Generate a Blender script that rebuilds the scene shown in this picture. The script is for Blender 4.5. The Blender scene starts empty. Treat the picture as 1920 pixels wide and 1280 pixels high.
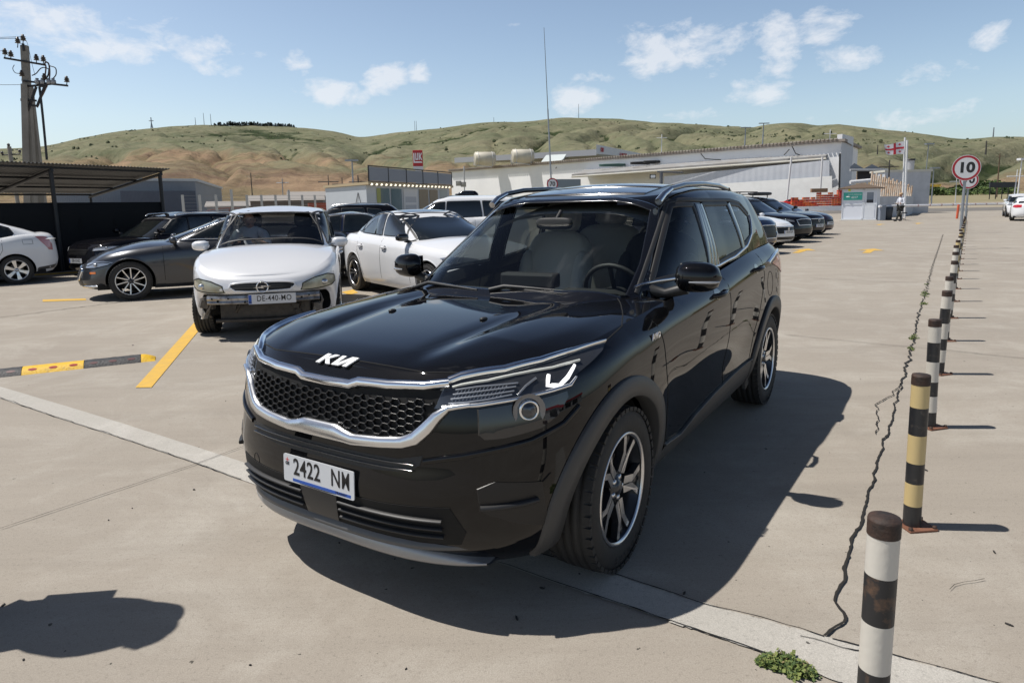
import bpy, bmesh, math, random
import numpy as np
from mathutils import Vector, Matrix, noise
from mathutils.bvhtree import BVHTree
R = math.radians
scene = bpy.context.scene
col = scene.collection
rng = random.Random(7)

# ------------------------------------------------------------------ camera
cd = bpy.data.cameras.new('camera'); cam = bpy.data.objects.new('camera', cd); col.objects.link(cam)
cd.sensor_width = 36; cd.lens = 36*1250/1920; cd.shift_y = -62.4/1920
cd.clip_start = .05; cd.clip_end = 30000
CAM_H, PITCH, ROLL = 1.4838, .1520, -.0197
_r0, _u0 = Vector((1, 0, 0)), Vector((0, math.sin(PITCH), math.cos(PITCH)))
C_FW = Vector((0, math.cos(PITCH), -math.sin(PITCH)))
C_RT = _r0*math.cos(ROLL)+_u0*math.sin(ROLL); C_UP = _u0*math.cos(ROLL)-_r0*math.sin(ROLL)
C_POS = Vector((0, 0, CAM_H))
_m = Matrix((C_RT, C_UP, -C_FW)).transposed().to_4x4(); _m.translation = C_POS; cam.matrix_world = _m
def ray(u, v):                               # direction of a point of the photograph, one metre deep along +Y
    d = C_FW+C_RT*((u-960)/1250)-C_UP*((v-577.6)/1250); return d/d.y
def at(u, v, Y): return C_POS+ray(u, v)*Y    # the point at depth Y
def G(u, v, z=0.0): d = ray(u, v); return C_POS+d*((z-CAM_H)/d.z)
scene.camera = cam

# ------------------------------------------------------------------ sky + sun
SUN_EL, SUN_AZ = R(61.5), R(-85.0)          # azimuth measured from +Y towards +X
sun_dir = Vector((math.cos(SUN_EL)*math.sin(SUN_AZ), math.cos(SUN_EL)*math.cos(SUN_AZ), math.sin(SUN_EL)))
world = bpy.data.worlds.new('World'); scene.world = world; world.use_nodes = True
wn = world.node_tree; wn.nodes.clear()
def wnode(t, **k):
    n = wn.nodes.new(t)
    for a, b in k.items(): setattr(n, a, b)
    return n
wout = wnode('ShaderNodeOutputWorld'); wbg = wnode('ShaderNodeBackground')
wsky = wnode('ShaderNodeTexSky', sky_type='NISHITA', sun_disc=False)
wsky.sun_elevation = SUN_EL; wsky.sun_rotation = SUN_AZ; wsky.altitude = 400; wsky.air_density = 1.0; wsky.dust_density = 2.2; wsky.ozone_density = 1.6
SKY_STR = .085
wbg.inputs['Strength'].default_value = SKY_STR
wn.links.new(wbg.outputs[0], wout.inputs[0])
wtc = wnode('ShaderNodeTexCoord')
def wmath(op, a, b=None, c=None, clamp=False):
    n = wnode('ShaderNodeMath', operation=op, use_clamp=clamp)
    for i, v in enumerate((a, b, c)):
        if v is None: continue
        if isinstance(v, (int, float)): n.inputs[i].default_value = v
        else: wn.links.new(v, n.inputs[i])
    return n.outputs[0]
def cloud_dir(u, v): return ray(u, v).normalized()
# noise-edged patches of cloud, each centred on a direction of the sky: (direction, half width, half height, weight)
CL = [((70, 55), 300, 42, 1.0), ((30, 95), 130, 22, .8), ((620, 178), 62, 30, 1.05), ((725, 148), 52, 30, 1.05), ((787, 142), 26, 26, 1.1), ((425, 130), 42, 20, .95),
      ((556, 115), 34, 26, .85), ((690, 45), 80, 22, .6), ((1080, 188), 60, 28, 1.1), ((1270, 95), 130, 55, .9), ((1460, 95), 46, 62, .95),
      ((1545, 48), 60, 36, .9), ((1590, 108), 62, 24, .95), ((1425, 168), 60, 36, .9), ((1720, 130), 80, 26, .75), ((1865, 62), 36, 22, .8), ((1130, 140), 60, 22, .6),
      ((1330, 215), 120, 14, .6), ((1600, 230), 260, 34, .55), ((482, 101), 26, 10, .7), ((1205, 48), 24, 14, .7), ((965, 48), 24, 8, .6), ((1700, 75), 60, 18, .6), ((1360, 50), 60, 20, .6)]
wn1 = wnode('ShaderNodeTexNoise'); wn1.inputs['Scale'].default_value = 17; wn1.inputs['Detail'].default_value = 9; wn1.inputs['Roughness'].default_value = .62; wn1.inputs['Distortion'].default_value = .25
wmap = wnode('ShaderNodeMapping'); wmap.inputs['Scale'].default_value = (1, 1, 1.9)
wn.links.new(wtc.outputs['Generated'], wmap.inputs[0]); wn.links.new(wmap.outputs[0], wn1.inputs['Vector'])
acc = None
for (uv, hw, hh, wt) in CL:
    d = cloud_dir(*uv); e1 = Vector((0, 0, 1)).cross(d).normalized(); e2 = d.cross(e1).normalized()
    dots = []
    for e, s in ((e1, hw/1250*.86), (e2, hh/1250*.90)):
        dn = wnode('ShaderNodeVectorMath', operation='DOT_PRODUCT'); dn.inputs[1].default_value = e/s
        wn.links.new(wtc.outputs['Generated'], dn.inputs[0]); dots.append(wmath('MULTIPLY', dn.outputs['Value'], dn.outputs['Value']))
    dd = wnode('ShaderNodeVectorMath', operation='DOT_PRODUCT'); dd.inputs[1].default_value = d
    wn.links.new(wtc.outputs['Generated'], dd.inputs[0])
    r2 = wmath('ADD', dots[0], dots[1])
    m = wmath('MULTIPLY', wmath('SUBTRACT', 1.0, wmath('MULTIPLY', r2, .42), clamp=True), wmath('MULTIPLY', wmath('GREATER_THAN', dd.outputs['Value'], .3), wt))
    acc = m if acc is None else wmath('MAXIMUM', acc, m)
# clouds elsewhere in the sky (seen in reflections)
wn2 = wnode('ShaderNodeTexNoise'); wn2.inputs['Scale'].default_value = 3.2; wn2.inputs['Detail'].default_value = 3
wn.links.new(wmap.outputs[0], wn2.inputs['Vector'])
sepn = wnode('ShaderNodeSeparateXYZ'); wn.links.new(wtc.outputs['Generated'], sepn.inputs[0])
els = wmath('MULTIPLY', wmath('SUBTRACT', wn2.outputs['Fac'], .47), 5.0, clamp=True)
els = wmath('MULTIPLY', els, wmath('MULTIPLY', wmath('SUBTRACT', sepn.outputs['Z'], .42), 3.5, clamp=True))
acc = wmath('MAXIMUM', acc, wmath('MULTIPLY', els, .62))
dens = wmath('SUBTRACT', wmath('ADD', wmath('MULTIPLY', wn1.outputs['Fac'], 2.3), acc), 1.76)
dens = wmath('MULTIPLY', wmath('MULTIPLY', dens, 2.2, clamp=True), wmath('GREATER_THAN', acc, .001))
cmix = wnode('ShaderNodeMixRGB'); wn.links.new(wmath('MULTIPLY', dens, .64), cmix.inputs['Fac'])
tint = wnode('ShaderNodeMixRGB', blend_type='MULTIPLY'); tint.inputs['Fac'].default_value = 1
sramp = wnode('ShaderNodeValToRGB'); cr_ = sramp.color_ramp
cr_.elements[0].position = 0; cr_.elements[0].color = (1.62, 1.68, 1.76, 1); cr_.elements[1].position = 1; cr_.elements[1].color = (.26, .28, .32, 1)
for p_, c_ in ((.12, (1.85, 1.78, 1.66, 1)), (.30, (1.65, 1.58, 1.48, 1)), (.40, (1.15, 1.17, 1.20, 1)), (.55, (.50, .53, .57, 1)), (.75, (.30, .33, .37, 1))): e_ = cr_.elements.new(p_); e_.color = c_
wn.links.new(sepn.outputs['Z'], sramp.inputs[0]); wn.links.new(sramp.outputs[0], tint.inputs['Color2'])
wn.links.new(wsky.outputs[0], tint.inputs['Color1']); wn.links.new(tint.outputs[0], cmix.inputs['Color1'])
cmix.inputs['Color2'].default_value = (9.6, 9.7, 10.0, 1)
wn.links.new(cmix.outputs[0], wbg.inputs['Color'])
sd = bpy.data.lights.new('sun', 'SUN'); sd.energy = 4.3; sd.angle = R(.53); sd.color = (1, .955, .89)
so = bpy.data.objects.new('sun', sd); col.objects.link(so)
so.rotation_euler = (-sun_dir).to_track_quat('-Z', 'Y').to_euler()
scene.view_settings.view_transform = 'Standard'; scene.view_settings.look = 'None'; scene.view_settings.exposure = .16; scene.view_settings.gamma = 1
scene.render.engine = 'CYCLES'; scene.cycles.max_bounces = 8; scene.cycles.transparent_max_bounces = 24

# ------------------------------------------------------------------ materials
MATS = {}
def mat(name, color=(.5, .5, .5), rough=.5, metal=0, coat=0, coat_rough=.03, spec=.5, var=None, bump=None, trans=0, emit=None, alpha=None):
    """var=(scale, amount, second colour, detail); bump=(scale, strength)"""
    if name in MATS: return MATS[name]
    m = bpy.data.materials.new(name); m.use_nodes = True; nt = m.node_tree
    b = nt.nodes['Principled BSDF']
    b.inputs['Base Color'].default_value = (*color, 1); b.inputs['Roughness'].default_value = rough; b.inputs['Metallic'].default_value = metal
    b.inputs['Coat Weight'].default_value = coat; b.inputs['Coat Roughness'].default_value = coat_rough; b.inputs['Specular IOR Level'].default_value = spec
    b.inputs['Transmission Weight'].default_value = trans; b.inputs['Coat IOR'].default_value = 1.46
    if emit: b.inputs['Emission Color'].default_value = (*emit[0], 1); b.inputs['Emission Strength'].default_value = emit[1]
    tc = nt.nodes.new('ShaderNodeTexCoord')
    if var:
        n = nt.nodes.new('ShaderNodeTexNoise'); n.inputs['Scale'].default_value = var[0]; n.inputs['Detail'].default_value = 8; n.inputs['Roughness'].default_value = .65
        nt.links.new(tc.outputs['Object'], n.inputs['Vector'])
        r = nt.nodes.new('ShaderNodeValToRGB'); vb = var[3] if len(var) > 3 else .5; r.color_ramp.elements[0].position = max(0, vb-.5*var[1]); r.color_ramp.elements[1].position = min(1, vb+.5*var[1])
        r.color_ramp.elements[0].color = (*color, 1); r.color_ramp.elements[1].color = (*var[2], 1)
        nt.links.new(n.outputs['Fac'], r.inputs[0]); nt.links.new(r.outputs[0], b.inputs['Base Color'])
    if bump:
        n2 = nt.nodes.new('ShaderNodeTexNoise'); n2.inputs['Scale'].default_value = bump[0]; n2.inputs['Detail'].default_value = 6
        nt.links.new(tc.outputs['Object'], n2.inputs['Vector'])
        bp = nt.nodes.new('ShaderNodeBump'); bp.inputs['Strength'].default_value = bump[1]; bp.inputs['Distance'].default_value = .01
        nt.links.new(n2.outputs['Fac'], bp.inputs['Height']); nt.links.new(bp.outputs[0], b.inputs['Normal'])
    MATS[name] = m
    return m
def glass(name, tint=(.8, .85, .85), dark=0.0):
    """thin car glass: mix of clear (tinted) and mirror reflection"""
    if name in MATS: return MATS[name]
    m = bpy.data.materials.new(name); m.use_nodes = True; nt = m.node_tree; nt.nodes.clear()
    o = nt.nodes.new('ShaderNodeOutputMaterial'); t = nt.nodes.new('ShaderNodeBsdfTransparent'); g = nt.nodes.new('ShaderNodeBsdfGlossy'); mx = nt.nodes.new('ShaderNodeMixShader')
    fr = nt.nodes.new('ShaderNodeFresnel'); fr.inputs['IOR'].default_value = 1.55
    t.inputs['Color'].default_value = (*tint, 1); g.inputs['Roughness'].default_value = .01; g.inputs['Color'].default_value = (1, 1, 1, 1)
    mm = nt.nodes.new('ShaderNodeMath'); mm.operation = 'MULTIPLY'; mm.inputs[1].default_value = .8; mm.use_clamp = True
    nt.links.new(fr.outputs[0], mm.inputs[0]); nt.links.new(mm.outputs[0], mx.inputs[0]); nt.links.new(t.outputs[0], mx.inputs[1]); nt.links.new(g.outputs[0], mx.inputs[2]); nt.links.new(mx.outputs[0], o.inputs[0])
    MATS[name] = m
    return m
def paint(name, c, metal=0.0, rough=.35, coat=1.0): return mat(name, c, rough, metal, coat, .015, spec=0)
M_TYRE = mat('tyre rubber', (.018, .018, .019), .75, bump=(60, .15), var=(9, .5, (.035, .033, .03)))
M_BLACKPL = mat('black plastic', (.02, .02, .021), .5)
M_GREYPL = mat('grey cladding plastic', (.055, .054, .053), .48, bump=(400, .08))
M_GLOSSBLK = mat('gloss black', (.006, .006, .007), .12, coat=1)
M_CHROME = mat('chrome', (.82, .83, .85), .12, 1)
M_SATIN = mat('satin silver', (.74, .75, .77), .24, 1)
M_SKID = mat('skid silver', (.34, .34, .345), .38, .5)
M_RIMDARK = mat('rim dark paint', (.035, .036, .04), .3, .3, .6)
M_RIMFACE = mat('machined rim face', (.72, .72, .73), .28, 1)
M_WELL = mat('wheel well', (.008, .008, .008), .9)
M_SEAM = mat('panel gap', (.003, .003, .003), .9)
M_WHITE = mat('white lamp', (.85, .88, .9), .2, coat=.5)
M_LENS = mat('headlamp lens', (.30, .31, .33), .12, .6, coat=1)
M_AMBER = mat('amber lens', (.75, .18, .02), .25, coat=.6)
M_RED = mat('red lens', (.45, .012, .015), .18, coat=1)

# ------------------------------------------------------------------ object helpers
def tag(o, label=None, cat=None, group=None, kind=None):
    if label: o['label'] = label
    if cat: o['category'] = cat
    if group: o['group'] = group
    if kind: o['kind'] = kind
    return o
def empty(name, loc, rz, label, cat, group=None):
    o = bpy.data.objects.new(name, None); col.objects.link(o); o.location = loc; o.rotation_euler = (0, 0, rz); o.empty_display_size = .2
    return tag(o, label, cat, group)
class MB:
    def __init__(s): s.v = []; s.f = []; s.m = []; s.sm = []
    def add(s, vs, fs, mi=0, smooth=True):
        b = len(s.v); s.v += [tuple(v) for v in vs]; s.f += [tuple(b+i for i in f) for f in fs]; s.m += [mi]*len(fs); s.sm += [smooth]*len(fs); return s
    def box(s, c, size, rot=None, mi=0, taper=1.0):
        M = rot if rot is not None else Matrix.Identity(3)
        vs = []
        for z in (-.5, .5):
            k = taper if z > 0 else 1
            for x, y in ((-.5, -.5), (.5, -.5), (.5, .5), (-.5, .5)):
                vs.append(Vector(c)+M @ Vector((x*size[0]*k, y*size[1]*k, z*size[2])))
        return s.add(vs, [(3, 2, 1, 0), (4, 5, 6, 7), (0, 1, 5, 4), (1, 2, 6, 5), (2, 3, 7, 6), (3, 0, 4, 7)], mi, False)
    def bx(s, x0, x1, y0, y1, z0, z1, mi=0): return s.box(((x0+x1)/2, (y0+y1)/2, (z0+z1)/2), (x1-x0, y1-y0, z1-z0), None, mi)
    def tube(s, pts, r, n=10, mi=0, cap=True, closed=False):
        P = [Vector(p) for p in pts]; N = len(P); rs = r if isinstance(r, (list, tuple)) else [r]*N
        vs = []; prev = None
        for i, p in enumerate(P):
            a = P[(i-1) % N] if (i > 0 or closed) else p; b = P[(i+1) % N] if (i < N-1 or closed) else p
            t = (b-a).normalized()
            if prev is None: u = t.orthogonal().normalized()
            else:
                u = prev-t*prev.dot(t)
                u = u.normalized() if u.length > 1e-6 else t.orthogonal().normalized()
            prev = u; w = t.cross(u)
            for k in range(n):
                an = 2*math.pi*k/n; vs.append(p+(u*math.cos(an)+w*math.sin(an))*rs[i])
        fs = []
        for i in range(N if closed else N-1):
            for k in range(n):
                a = i*n+k; b = i*n+(k+1) % n; j = ((i+1) % N)*n
                fs.append((a, b, j+(k+1) % n, j+k))
        s.add(vs, fs, mi, True)
        if cap and not closed:
            s.add(vs[:n], [tuple(range(n-1, -1, -1))], mi, False); s.add(vs[-n:], [tuple(range(n))], mi, False)
        return s
    def lathe(s, prof, n=32, M=None, mi=0, smooth=True):   # profile (r, z) around local Z
        M = M or Matrix.Identity(4); vs = []
        for r, z in prof:
            for k in range(n):
                a = 2*math.pi*k/n; vs.append(M @ Vector((r*math.cos(a), r*math.sin(a), z)))
        fs = [(i*n+k, i*n+(k+1) % n, (i+1)*n+(k+1) % n, (i+1)*n+k) for i in range(len(prof)-1) for k in range(n)]
        return s.add(vs, fs, mi, smooth)
    def prism(s, poly, M, d, mi=0, smooth=False):          # polygon in local XY extruded along local Z by d
        n = len(poly); vs = [M @ Vector((x, y, 0)) for x, y in poly]+[M @ Vector((x, y, d)) for x, y in poly]
        fs = [tuple(range(n-1, -1, -1)), tuple(range(n, 2*n))]+[(i, (i+1) % n, n+(i+1) % n, n+i) for i in range(n)]
        return s.add(vs, fs, mi, smooth)
    def ell(s, c, rad, e=1.0, n=16, m=10, M=None, mi=0):   # superellipsoid
        M = M or Matrix.Identity(3); vs = []; sg = lambda t, p: math.copysign(abs(t)**p, t)
        for i in range(m+1):
            ph = -math.pi/2+math.pi*i/m
            for k in range(n):
                th = 2*math.pi*k/n
                vs.append(Vector(c)+M @ Vector((rad[0]*sg(math.cos(ph), e)*sg(math.cos(th), e), rad[1]*sg(math.cos(ph), e)*sg(math.sin(th), e), rad[2]*sg(math.sin(ph), e))))
        return s.add(vs, [(i*n+k, i*n+(k+1) % n, (i+1)*n+(k+1) % n, (i+1)*n+k) for i in range(m) for k in range(n)], mi, True)
    def grid(s, rows, mi=0, smooth=True, close=False):
        n = len(rows[0]); vs = [p for r in rows for p in r]
        fs = [(i*n+k, i*n+(k+1) % n, (i+1)*n+(k+1) % n, (i+1)*n+k) for i in range(len(rows)-1) for k in range(n if close else n-1)]
        return s.add(vs, fs, mi, smooth)
    def build(s, name, mats, parent=None, merge=None, bevel=None, recalc=True, loc=None, rz=None):
        me = bpy.data.meshes.new(name); me.from_pydata([tuple(v) for v in s.v], [], s.f); me.update()
        if not isinstance(mats, (list, tuple)): mats = [mats]
        for m in mats: me.materials.append(m)
        me.polygons.foreach_set('material_index', s.m); me.polygons.foreach_set('use_smooth', s.sm)
        if merge or recalc:
            bm = bmesh.new(); bm.from_mesh(me)
            if merge: bmesh.ops.remove_doubles(bm, verts=bm.verts, dist=merge)
            bmesh.ops.recalc_face_normals(bm, faces=bm.faces)
            bm.to_mesh(me); bm.free()
        o = bpy.data.objects.new(name, me); col.objects.link(o)
        if parent: o.parent = parent
        if loc is not None: o.location = loc
        if rz is not None: o.rotation_euler = (0, 0, rz)
        if bevel:
            b = o.modifiers.new('bevel', 'BEVEL'); b.width = bevel; b.segments = 2; b.limit_method = 'ANGLE'; b.angle_limit = R(40)
        return o
def text_mesh(body, size, depth=.002, bold=0.0, sx=1.0, spacing=1.0):
    cu = bpy.data.curves.new('t', 'FONT'); cu.body = body; cu.size = size; cu.extrude = depth/2; cu.offset = bold; cu.align_x = 'CENTER'; cu.align_y = 'CENTER'; cu.space_character = spacing; cu.resolution_u = 4
    o = bpy.data.objects.new('t', cu); col.objects.link(o); bpy.context.view_layer.update()
    me = bpy.data.meshes.new_from_object(o.evaluated_get(bpy.context.evaluated_depsgraph_get()))
    vs = [Vector((v.co.x*sx, v.co.y, v.co.z)) for v in me.vertices]; fs = [tuple(p.vertices) for p in me.polygons]
    bpy.data.objects.remove(o); bpy.data.curves.remove(cu); bpy.data.meshes.remove(me)
    return vs, fs
def add_text(mb, body, M, size, mi=0, **k):
    vs, fs = text_mesh(body, size, **k); mb.add([M @ v for v in vs], fs, mi, False)
def frame(o, x, y):                                        # 4x4 with local X=x, Y=y
    x = Vector(x).normalized(); y = Vector(y); y = (y-x*y.dot(x)).normalized(); z = x.cross(y)
    M = Matrix.Identity(4)
    for i, a in enumerate((x, y, z)): M[0][i], M[1][i], M[2][i] = a
    M[0][3], M[1][3], M[2][3] = o
    return M
def clone(o, parent=None, **kw):
    c = o.copy(); col.objects.link(c); c.parent = parent
    for k, v in kw.items():
        if k in ('location', 'rotation_euler'): setattr(c, k, v)
    for ch in [x for x in CH.get(o.name, o.children)]: clone(ch, c)
    return c
CH = {}
def spline(tab):
    """smooth interpolation through (x, y) pairs; monotone-ish hermite"""
    X = np.array([t[0] for t in tab], float); Y = np.array([t[1:] for t in tab], float)
    if X[0] > X[-1]: X = X[::-1]; Y = Y[::-1]
    d = np.diff(Y, axis=0)/np.diff(X)[:, None]; m = np.zeros_like(Y)
    m[0] = d[0]; m[-1] = d[-1]
    for i in range(1, len(X)-1):
        a, b = d[i-1], d[i]; m[i] = np.where(a*b > 0, 2*a*b/np.where(a*b > 0, a+b, 1), 0)
    def f(x):
        x = min(max(x, X[0]), X[-1]); i = min(max(int(np.searchsorted(X, x))-1, 0), len(X)-2)
        h = X[i+1]-X[i]; t = (x-X[i])/h
        r = (2*t**3-3*t*t+1)*Y[i]+(t**3-2*t*t+t)*h*m[i]+(-2*t**3+3*t*t)*Y[i+1]+(t**3-t*t)*h*m[i+1]
        return float(r[0]) if len(r) == 1 else r
    return f
# ------------------------------------------------------------------ cars
from mathutils.geometry import delaunay_2d_cdt
def in_poly(p, poly):
    x, y = p; c = False; n = len(poly); j = n-1
    for i in range(n):
        xi, yi = poly[i]; xj, yj = poly[j]
        if (yi > y) != (yj > y) and x < (xj-xi)*(y-yi)/(yj-yi)+xi: c = not c
        j = i
    return c
def seg_arc(xm, xf, w, n, k, out):
    """superellipse quarter from the nose centre (k=0) round to full width at xm (k=1)"""
    th = k*math.pi/2; c, s = max(math.cos(th), 0), max(math.sin(th), 0)
    return (xm+(xf-xm)*c**(2/n), w*s**(2/n))
class Shell:
    def __init__(s, bands, N, xmf, xmr, zfun, res=(60, 40, 60), bow=.012, deform=None):
        """bands: spline v -> (xf, xr, w, nf, nr); zfun(v, x, k) -> z"""
        s.rows = []
        # parameter samples equalised by arc length at mid height
        xf, xr, w, nf, nr = bands(.55)
        def samp(xm, xe, n, cnt):
            K = np.linspace(0, 1, 2000)**1.6; P = np.array([seg_arc(xm, xe, w, n, k, 0) for k in K])
            L = np.r_[0, np.cumsum(np.hypot(*np.diff(P, axis=0).T))]
            return [float(np.interp(q*L[-1], L, K)) for q in np.linspace(0, 1, cnt)]
        Kf = samp(xmf, xf, nf, res[0]); Kr = samp(xmr, xr, nr, res[2])
        for v in np.linspace(0, 1, N):
            xf, xr, w, nf, nr = bands(float(v)); row = []
            for k in Kf: row.append(seg_arc(xmf, xf, w, nf, k, 0))
            for i in range(1, res[1]):
                t = i/res[1]; row.append((xmf+(xmr-xmf)*t, w+bow*math.sin(math.pi*t)))
            for k in Kr[::-1]: row.append(seg_arc(xmr, xr, w, nr, k, 0))
            out = []
            for (x, y) in row:
                z = zfun(float(v), x); p = Vector((x, y, z))
                if deform: p = deform(p, float(v))
                out.append(p)
            s.rows.append(out)
    def halves(s):
        for sg in (1, -1):
            yield sg, [[Vector((p.x, p.y*sg, p.z)) for p in r] for r in s.rows]
class Car:
    def __init__(c, name, P, label, cat, loc, rz, group=None):
        c.P = P; c.root = empty(name, loc, rz, label, cat, group); d = P.get('detail', 1.0)
        zt, zb, zc = spline(P['zt']), spline(P['zb']), spline(P['zc'])
        c.zt, c.zc, c.zbf = zt, zc, zb
        bands = spline(P['body']); def_b = P.get('deform')
        c.body = Shell(bands, int(30*d), P['xmf'], P['xmr'], lambda v, x: zb(x)+(zt(x)-zb(x))*v, tuple(int(k*d) for k in P.get('res', (64, 90, 46))), deform=def_b)
        gb = spline(P['green']); zg0, zr = spline(P['zg0']), spline(P['zr'])
        c.green = Shell(gb, int(24*d), P['gxmf'], P['gxmr'], lambda v, x: zg0(x)+(zr(x)-zg0(x))*(math.sin(v*math.pi/2)**.9 if P.get('round') else v), tuple(int(k*d) for k in P.get('gres', (60, 60, 46))), bow=.015)
        # reference surfaces for projecting parts
        V, Fc = [], []
        def addg(rows, to):
            b = len(V); n = len(rows[0]); V.extend(p for r in rows for p in r)
            Fc.extend((b+i*n+k, b+i*n+k+1, b+(i+1)*n+k+1, b+(i+1)*n+k) for i in range(len(rows)-1) for k in range(n-1))
        c.bodyrows = dict(c.body.halves()); c.greenrows = dict(c.green.halves())
        c.cap = c.make_cap(c.body.rows[-1], zc, P.get('cap_p', 2.6), P.get('bulge'))
        rc = P['roof_crown']; top = c.green.rows[-1]
        zrr = lambda x: zr(x)+rc*min(1, max(0, (gb(1.0)[0]-x)/.5))*min(1, max(0, (x-gb(1.0)[1])/.5+.15))
        c.roofcap = c.make_cap(top, lambda x: zrr(x), 2.2, None)
        for r in c.bodyrows.values(): addg(r, 0)
        addg(c.cap, 0); nb = len(Fc)
        c.bvh_body = BVHTree.FromPolygons(V, Fc)
        V2, F2 = V, Fc; V, Fc = [], []
        for r in c.greenrows.values(): addg(r, 0)
        addg(c.roofcap, 0)
        c.bvh_green = BVHTree.FromPolygons(V, Fc)
        off = len(V2); c.bvh = BVHTree.FromPolygons(V2+V, F2+[tuple(i+off for i in f) for f in Fc])
    def make_cap(c, edge, zfun, p, bulge):
        rows = []; S = np.linspace(-1, 1, 41)
        for e in edge:
            r = []; zc_ = zfun(e.x)
            for s in S:
                q = math.sin(s*math.pi/2) if False else s
                z = e.z+(zc_-e.z)*(1-abs(q)**p)*min(1, e.y/.35+.0)
                if bulge: z += bulge(e.x, q*e.y)*min(1, (1-abs(q))*8)*min(1, e.y/.4)
                r.append(Vector((e.x, q*e.y, z)))
            rows.append(r)
        return rows
    # ---- projection helpers
    def hit(c, o, d, which=None):
        b = which or c.bvh
        h = b.ray_cast(Vector(o), Vector(d).normalized())
        if h[0] is None: return None
        n = h[1]
        if n.dot(Vector(d)) > 0: n = -n
        return h[0], n
    def side(c, x, z, sg=1, which=None):
        h = c.hit((x, 3*sg, z), (0, -sg, 0), which)
        return h
    def sp(c, x, z, sg=1, which=None):
        h = c.side(x, z, sg, which)
        return h[0] if h else c.near((x, .66*sg if which is c.bvh_green else .85*sg, z), which)[0]
    def near(c, p, which=None):
        b = which or c.bvh; q, n, i, d = b.find_nearest(Vector(p))
        ctr = Vector((min(max(q.x, -2.6), 0), 0, .7))
        if n.dot(q-ctr) < 0: n = -n
        return q, n
    def ribbon(c, mb, pts, w, off=.003, h=.004, which=None, closed=False, step=.03, mi=0, side=0, prof=None):
        """strip laid along pts snapped to the surface; side shifts it across (-1..1 half widths)"""
        P = [Vector(p) for p in pts]
        if closed: P.append(P[0])
        if not isinstance(w, (list, tuple)): w = [w]*len(P)
        elif closed: w = list(w)+[w[0]]
        Q, W = [], []
        for i in range(len(P)-1):
            n = max(1, int((P[i+1]-P[i]).length/step))
            for k in range(n): Q.append(P[i].lerp(P[i+1], k/n)); W.append(w[i]+(w[i+1]-w[i])*k/n)
        if not closed: Q.append(P[-1]); W.append(w[-1])
        S = [c.near(q, which) for q in Q]; N = len(S); rows = []
        for i in range(N):
            a = S[(i-1) % N][0] if (closed or i > 0) else S[i][0]; b = S[(i+1) % N][0] if (closed or i < N-1) else S[i][0]
            t = (b-a)
            if t.length < 1e-6: t = Vector((1, 0, 0))
            t.normalize(); n = S[i][1]; u = n.cross(t).normalized(); p = S[i][0]
            hw = W[i]/2
            def at(k, hh):
                q = p+u*(k*hw+side*hw)
                if W[i] > .045: qq, nn = c.near(q, which); return qq+nn*hh
                return q+n*hh
            if prof: rows.append([at(k, hh) for k, hh in prof])
            else: rows.append([at(-1, -.002), at(-1, off), at(-.75, off+h), at(0, off+h*1.15), at(.75, off+h), at(1, off), at(1, -.002)])
        if closed: rows.append(rows[0])
        mb.grid(rows, mi)
        if not closed:
            for r in (rows[0], rows[-1]): mb.add(r, [tuple(range(len(r)))], mi, False)
        return mb
    def patch(c, mb, pts, d, off=.004, step=.03, which=None, mi=0, rim=True):
        """filled outline: pts (3D) projected along direction d (pointing at the car) on the surface"""
        d = Vector(d).normalized(); ax = d.cross(Vector((0, 0, 1))); ax = ax.normalized() if ax.length > .05 else Vector((0, 1, 0)); ay = ax.cross(d).normalized()
        pl = [(Vector(p).dot(ax), Vector(p).dot(ay)) for p in pts]; out = []
        for i in range(len(pl)):
            a, b = pl[i], pl[(i+1) % len(pl)]; n = max(1, int(math.hypot(b[0]-a[0], b[1]-a[1])/step))
            out += [(a[0]+(b[0]-a[0])*k/n, a[1]+(b[1]-a[1])*k/n) for k in range(n)]
        xs = [p[0] for p in out]; ys = [p[1] for p in out]; nb = len(out); inner = []
        x = min(xs)+step*.5
        while x < max(xs):
            y = min(ys)+step*.5
            while y < max(ys):
                if in_poly((x, y), out) and min((x-a)**2+(y-b)**2 for a, b in out) > (step*.45)**2: inner.append((x, y))
                y += step
            x += step
        vv, ee, ff, *_ = delaunay_2d_cdt([Vector(p) for p in out+inner], [(i, (i+1) % nb) for i in range(nb)], [], 1, 1e-6)
        vs = []; mid = sum((Vector(p).dot(d) for p in pts))/len(pts)
        for v in vv:
            o = ax*v[0]+ay*v[1]+d*(mid-2.5); h = c.hit(o, d, which)
            if h is None: q, n = c.near(ax*v[0]+ay*v[1]+d*mid, which)
            else: q, n = h
            vs.append(q+n*off)
        b0 = len(mb.v); mb.add(vs, [tuple(f) for f in ff if in_poly(tuple(sum((vv[i] for i in f), Vector((0, 0)))/len(f)), out)], mi, True)
        if rim:
            B = [(vs[i], vs[i]-(vs[i]-Vector((vs[i].x-d.x*0, 0, vs[i].z))).normalized()*(off+.01) if abs(d.y) > .6 else vs[i]+d*(off+.01)) for i in range(nb)]
            if nb <= len(vs): mb.grid([[b[0] for b in B]+[B[0][0]], [b[1] for b in B]+[B[0][1]]], mi, False)
        return mb
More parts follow.
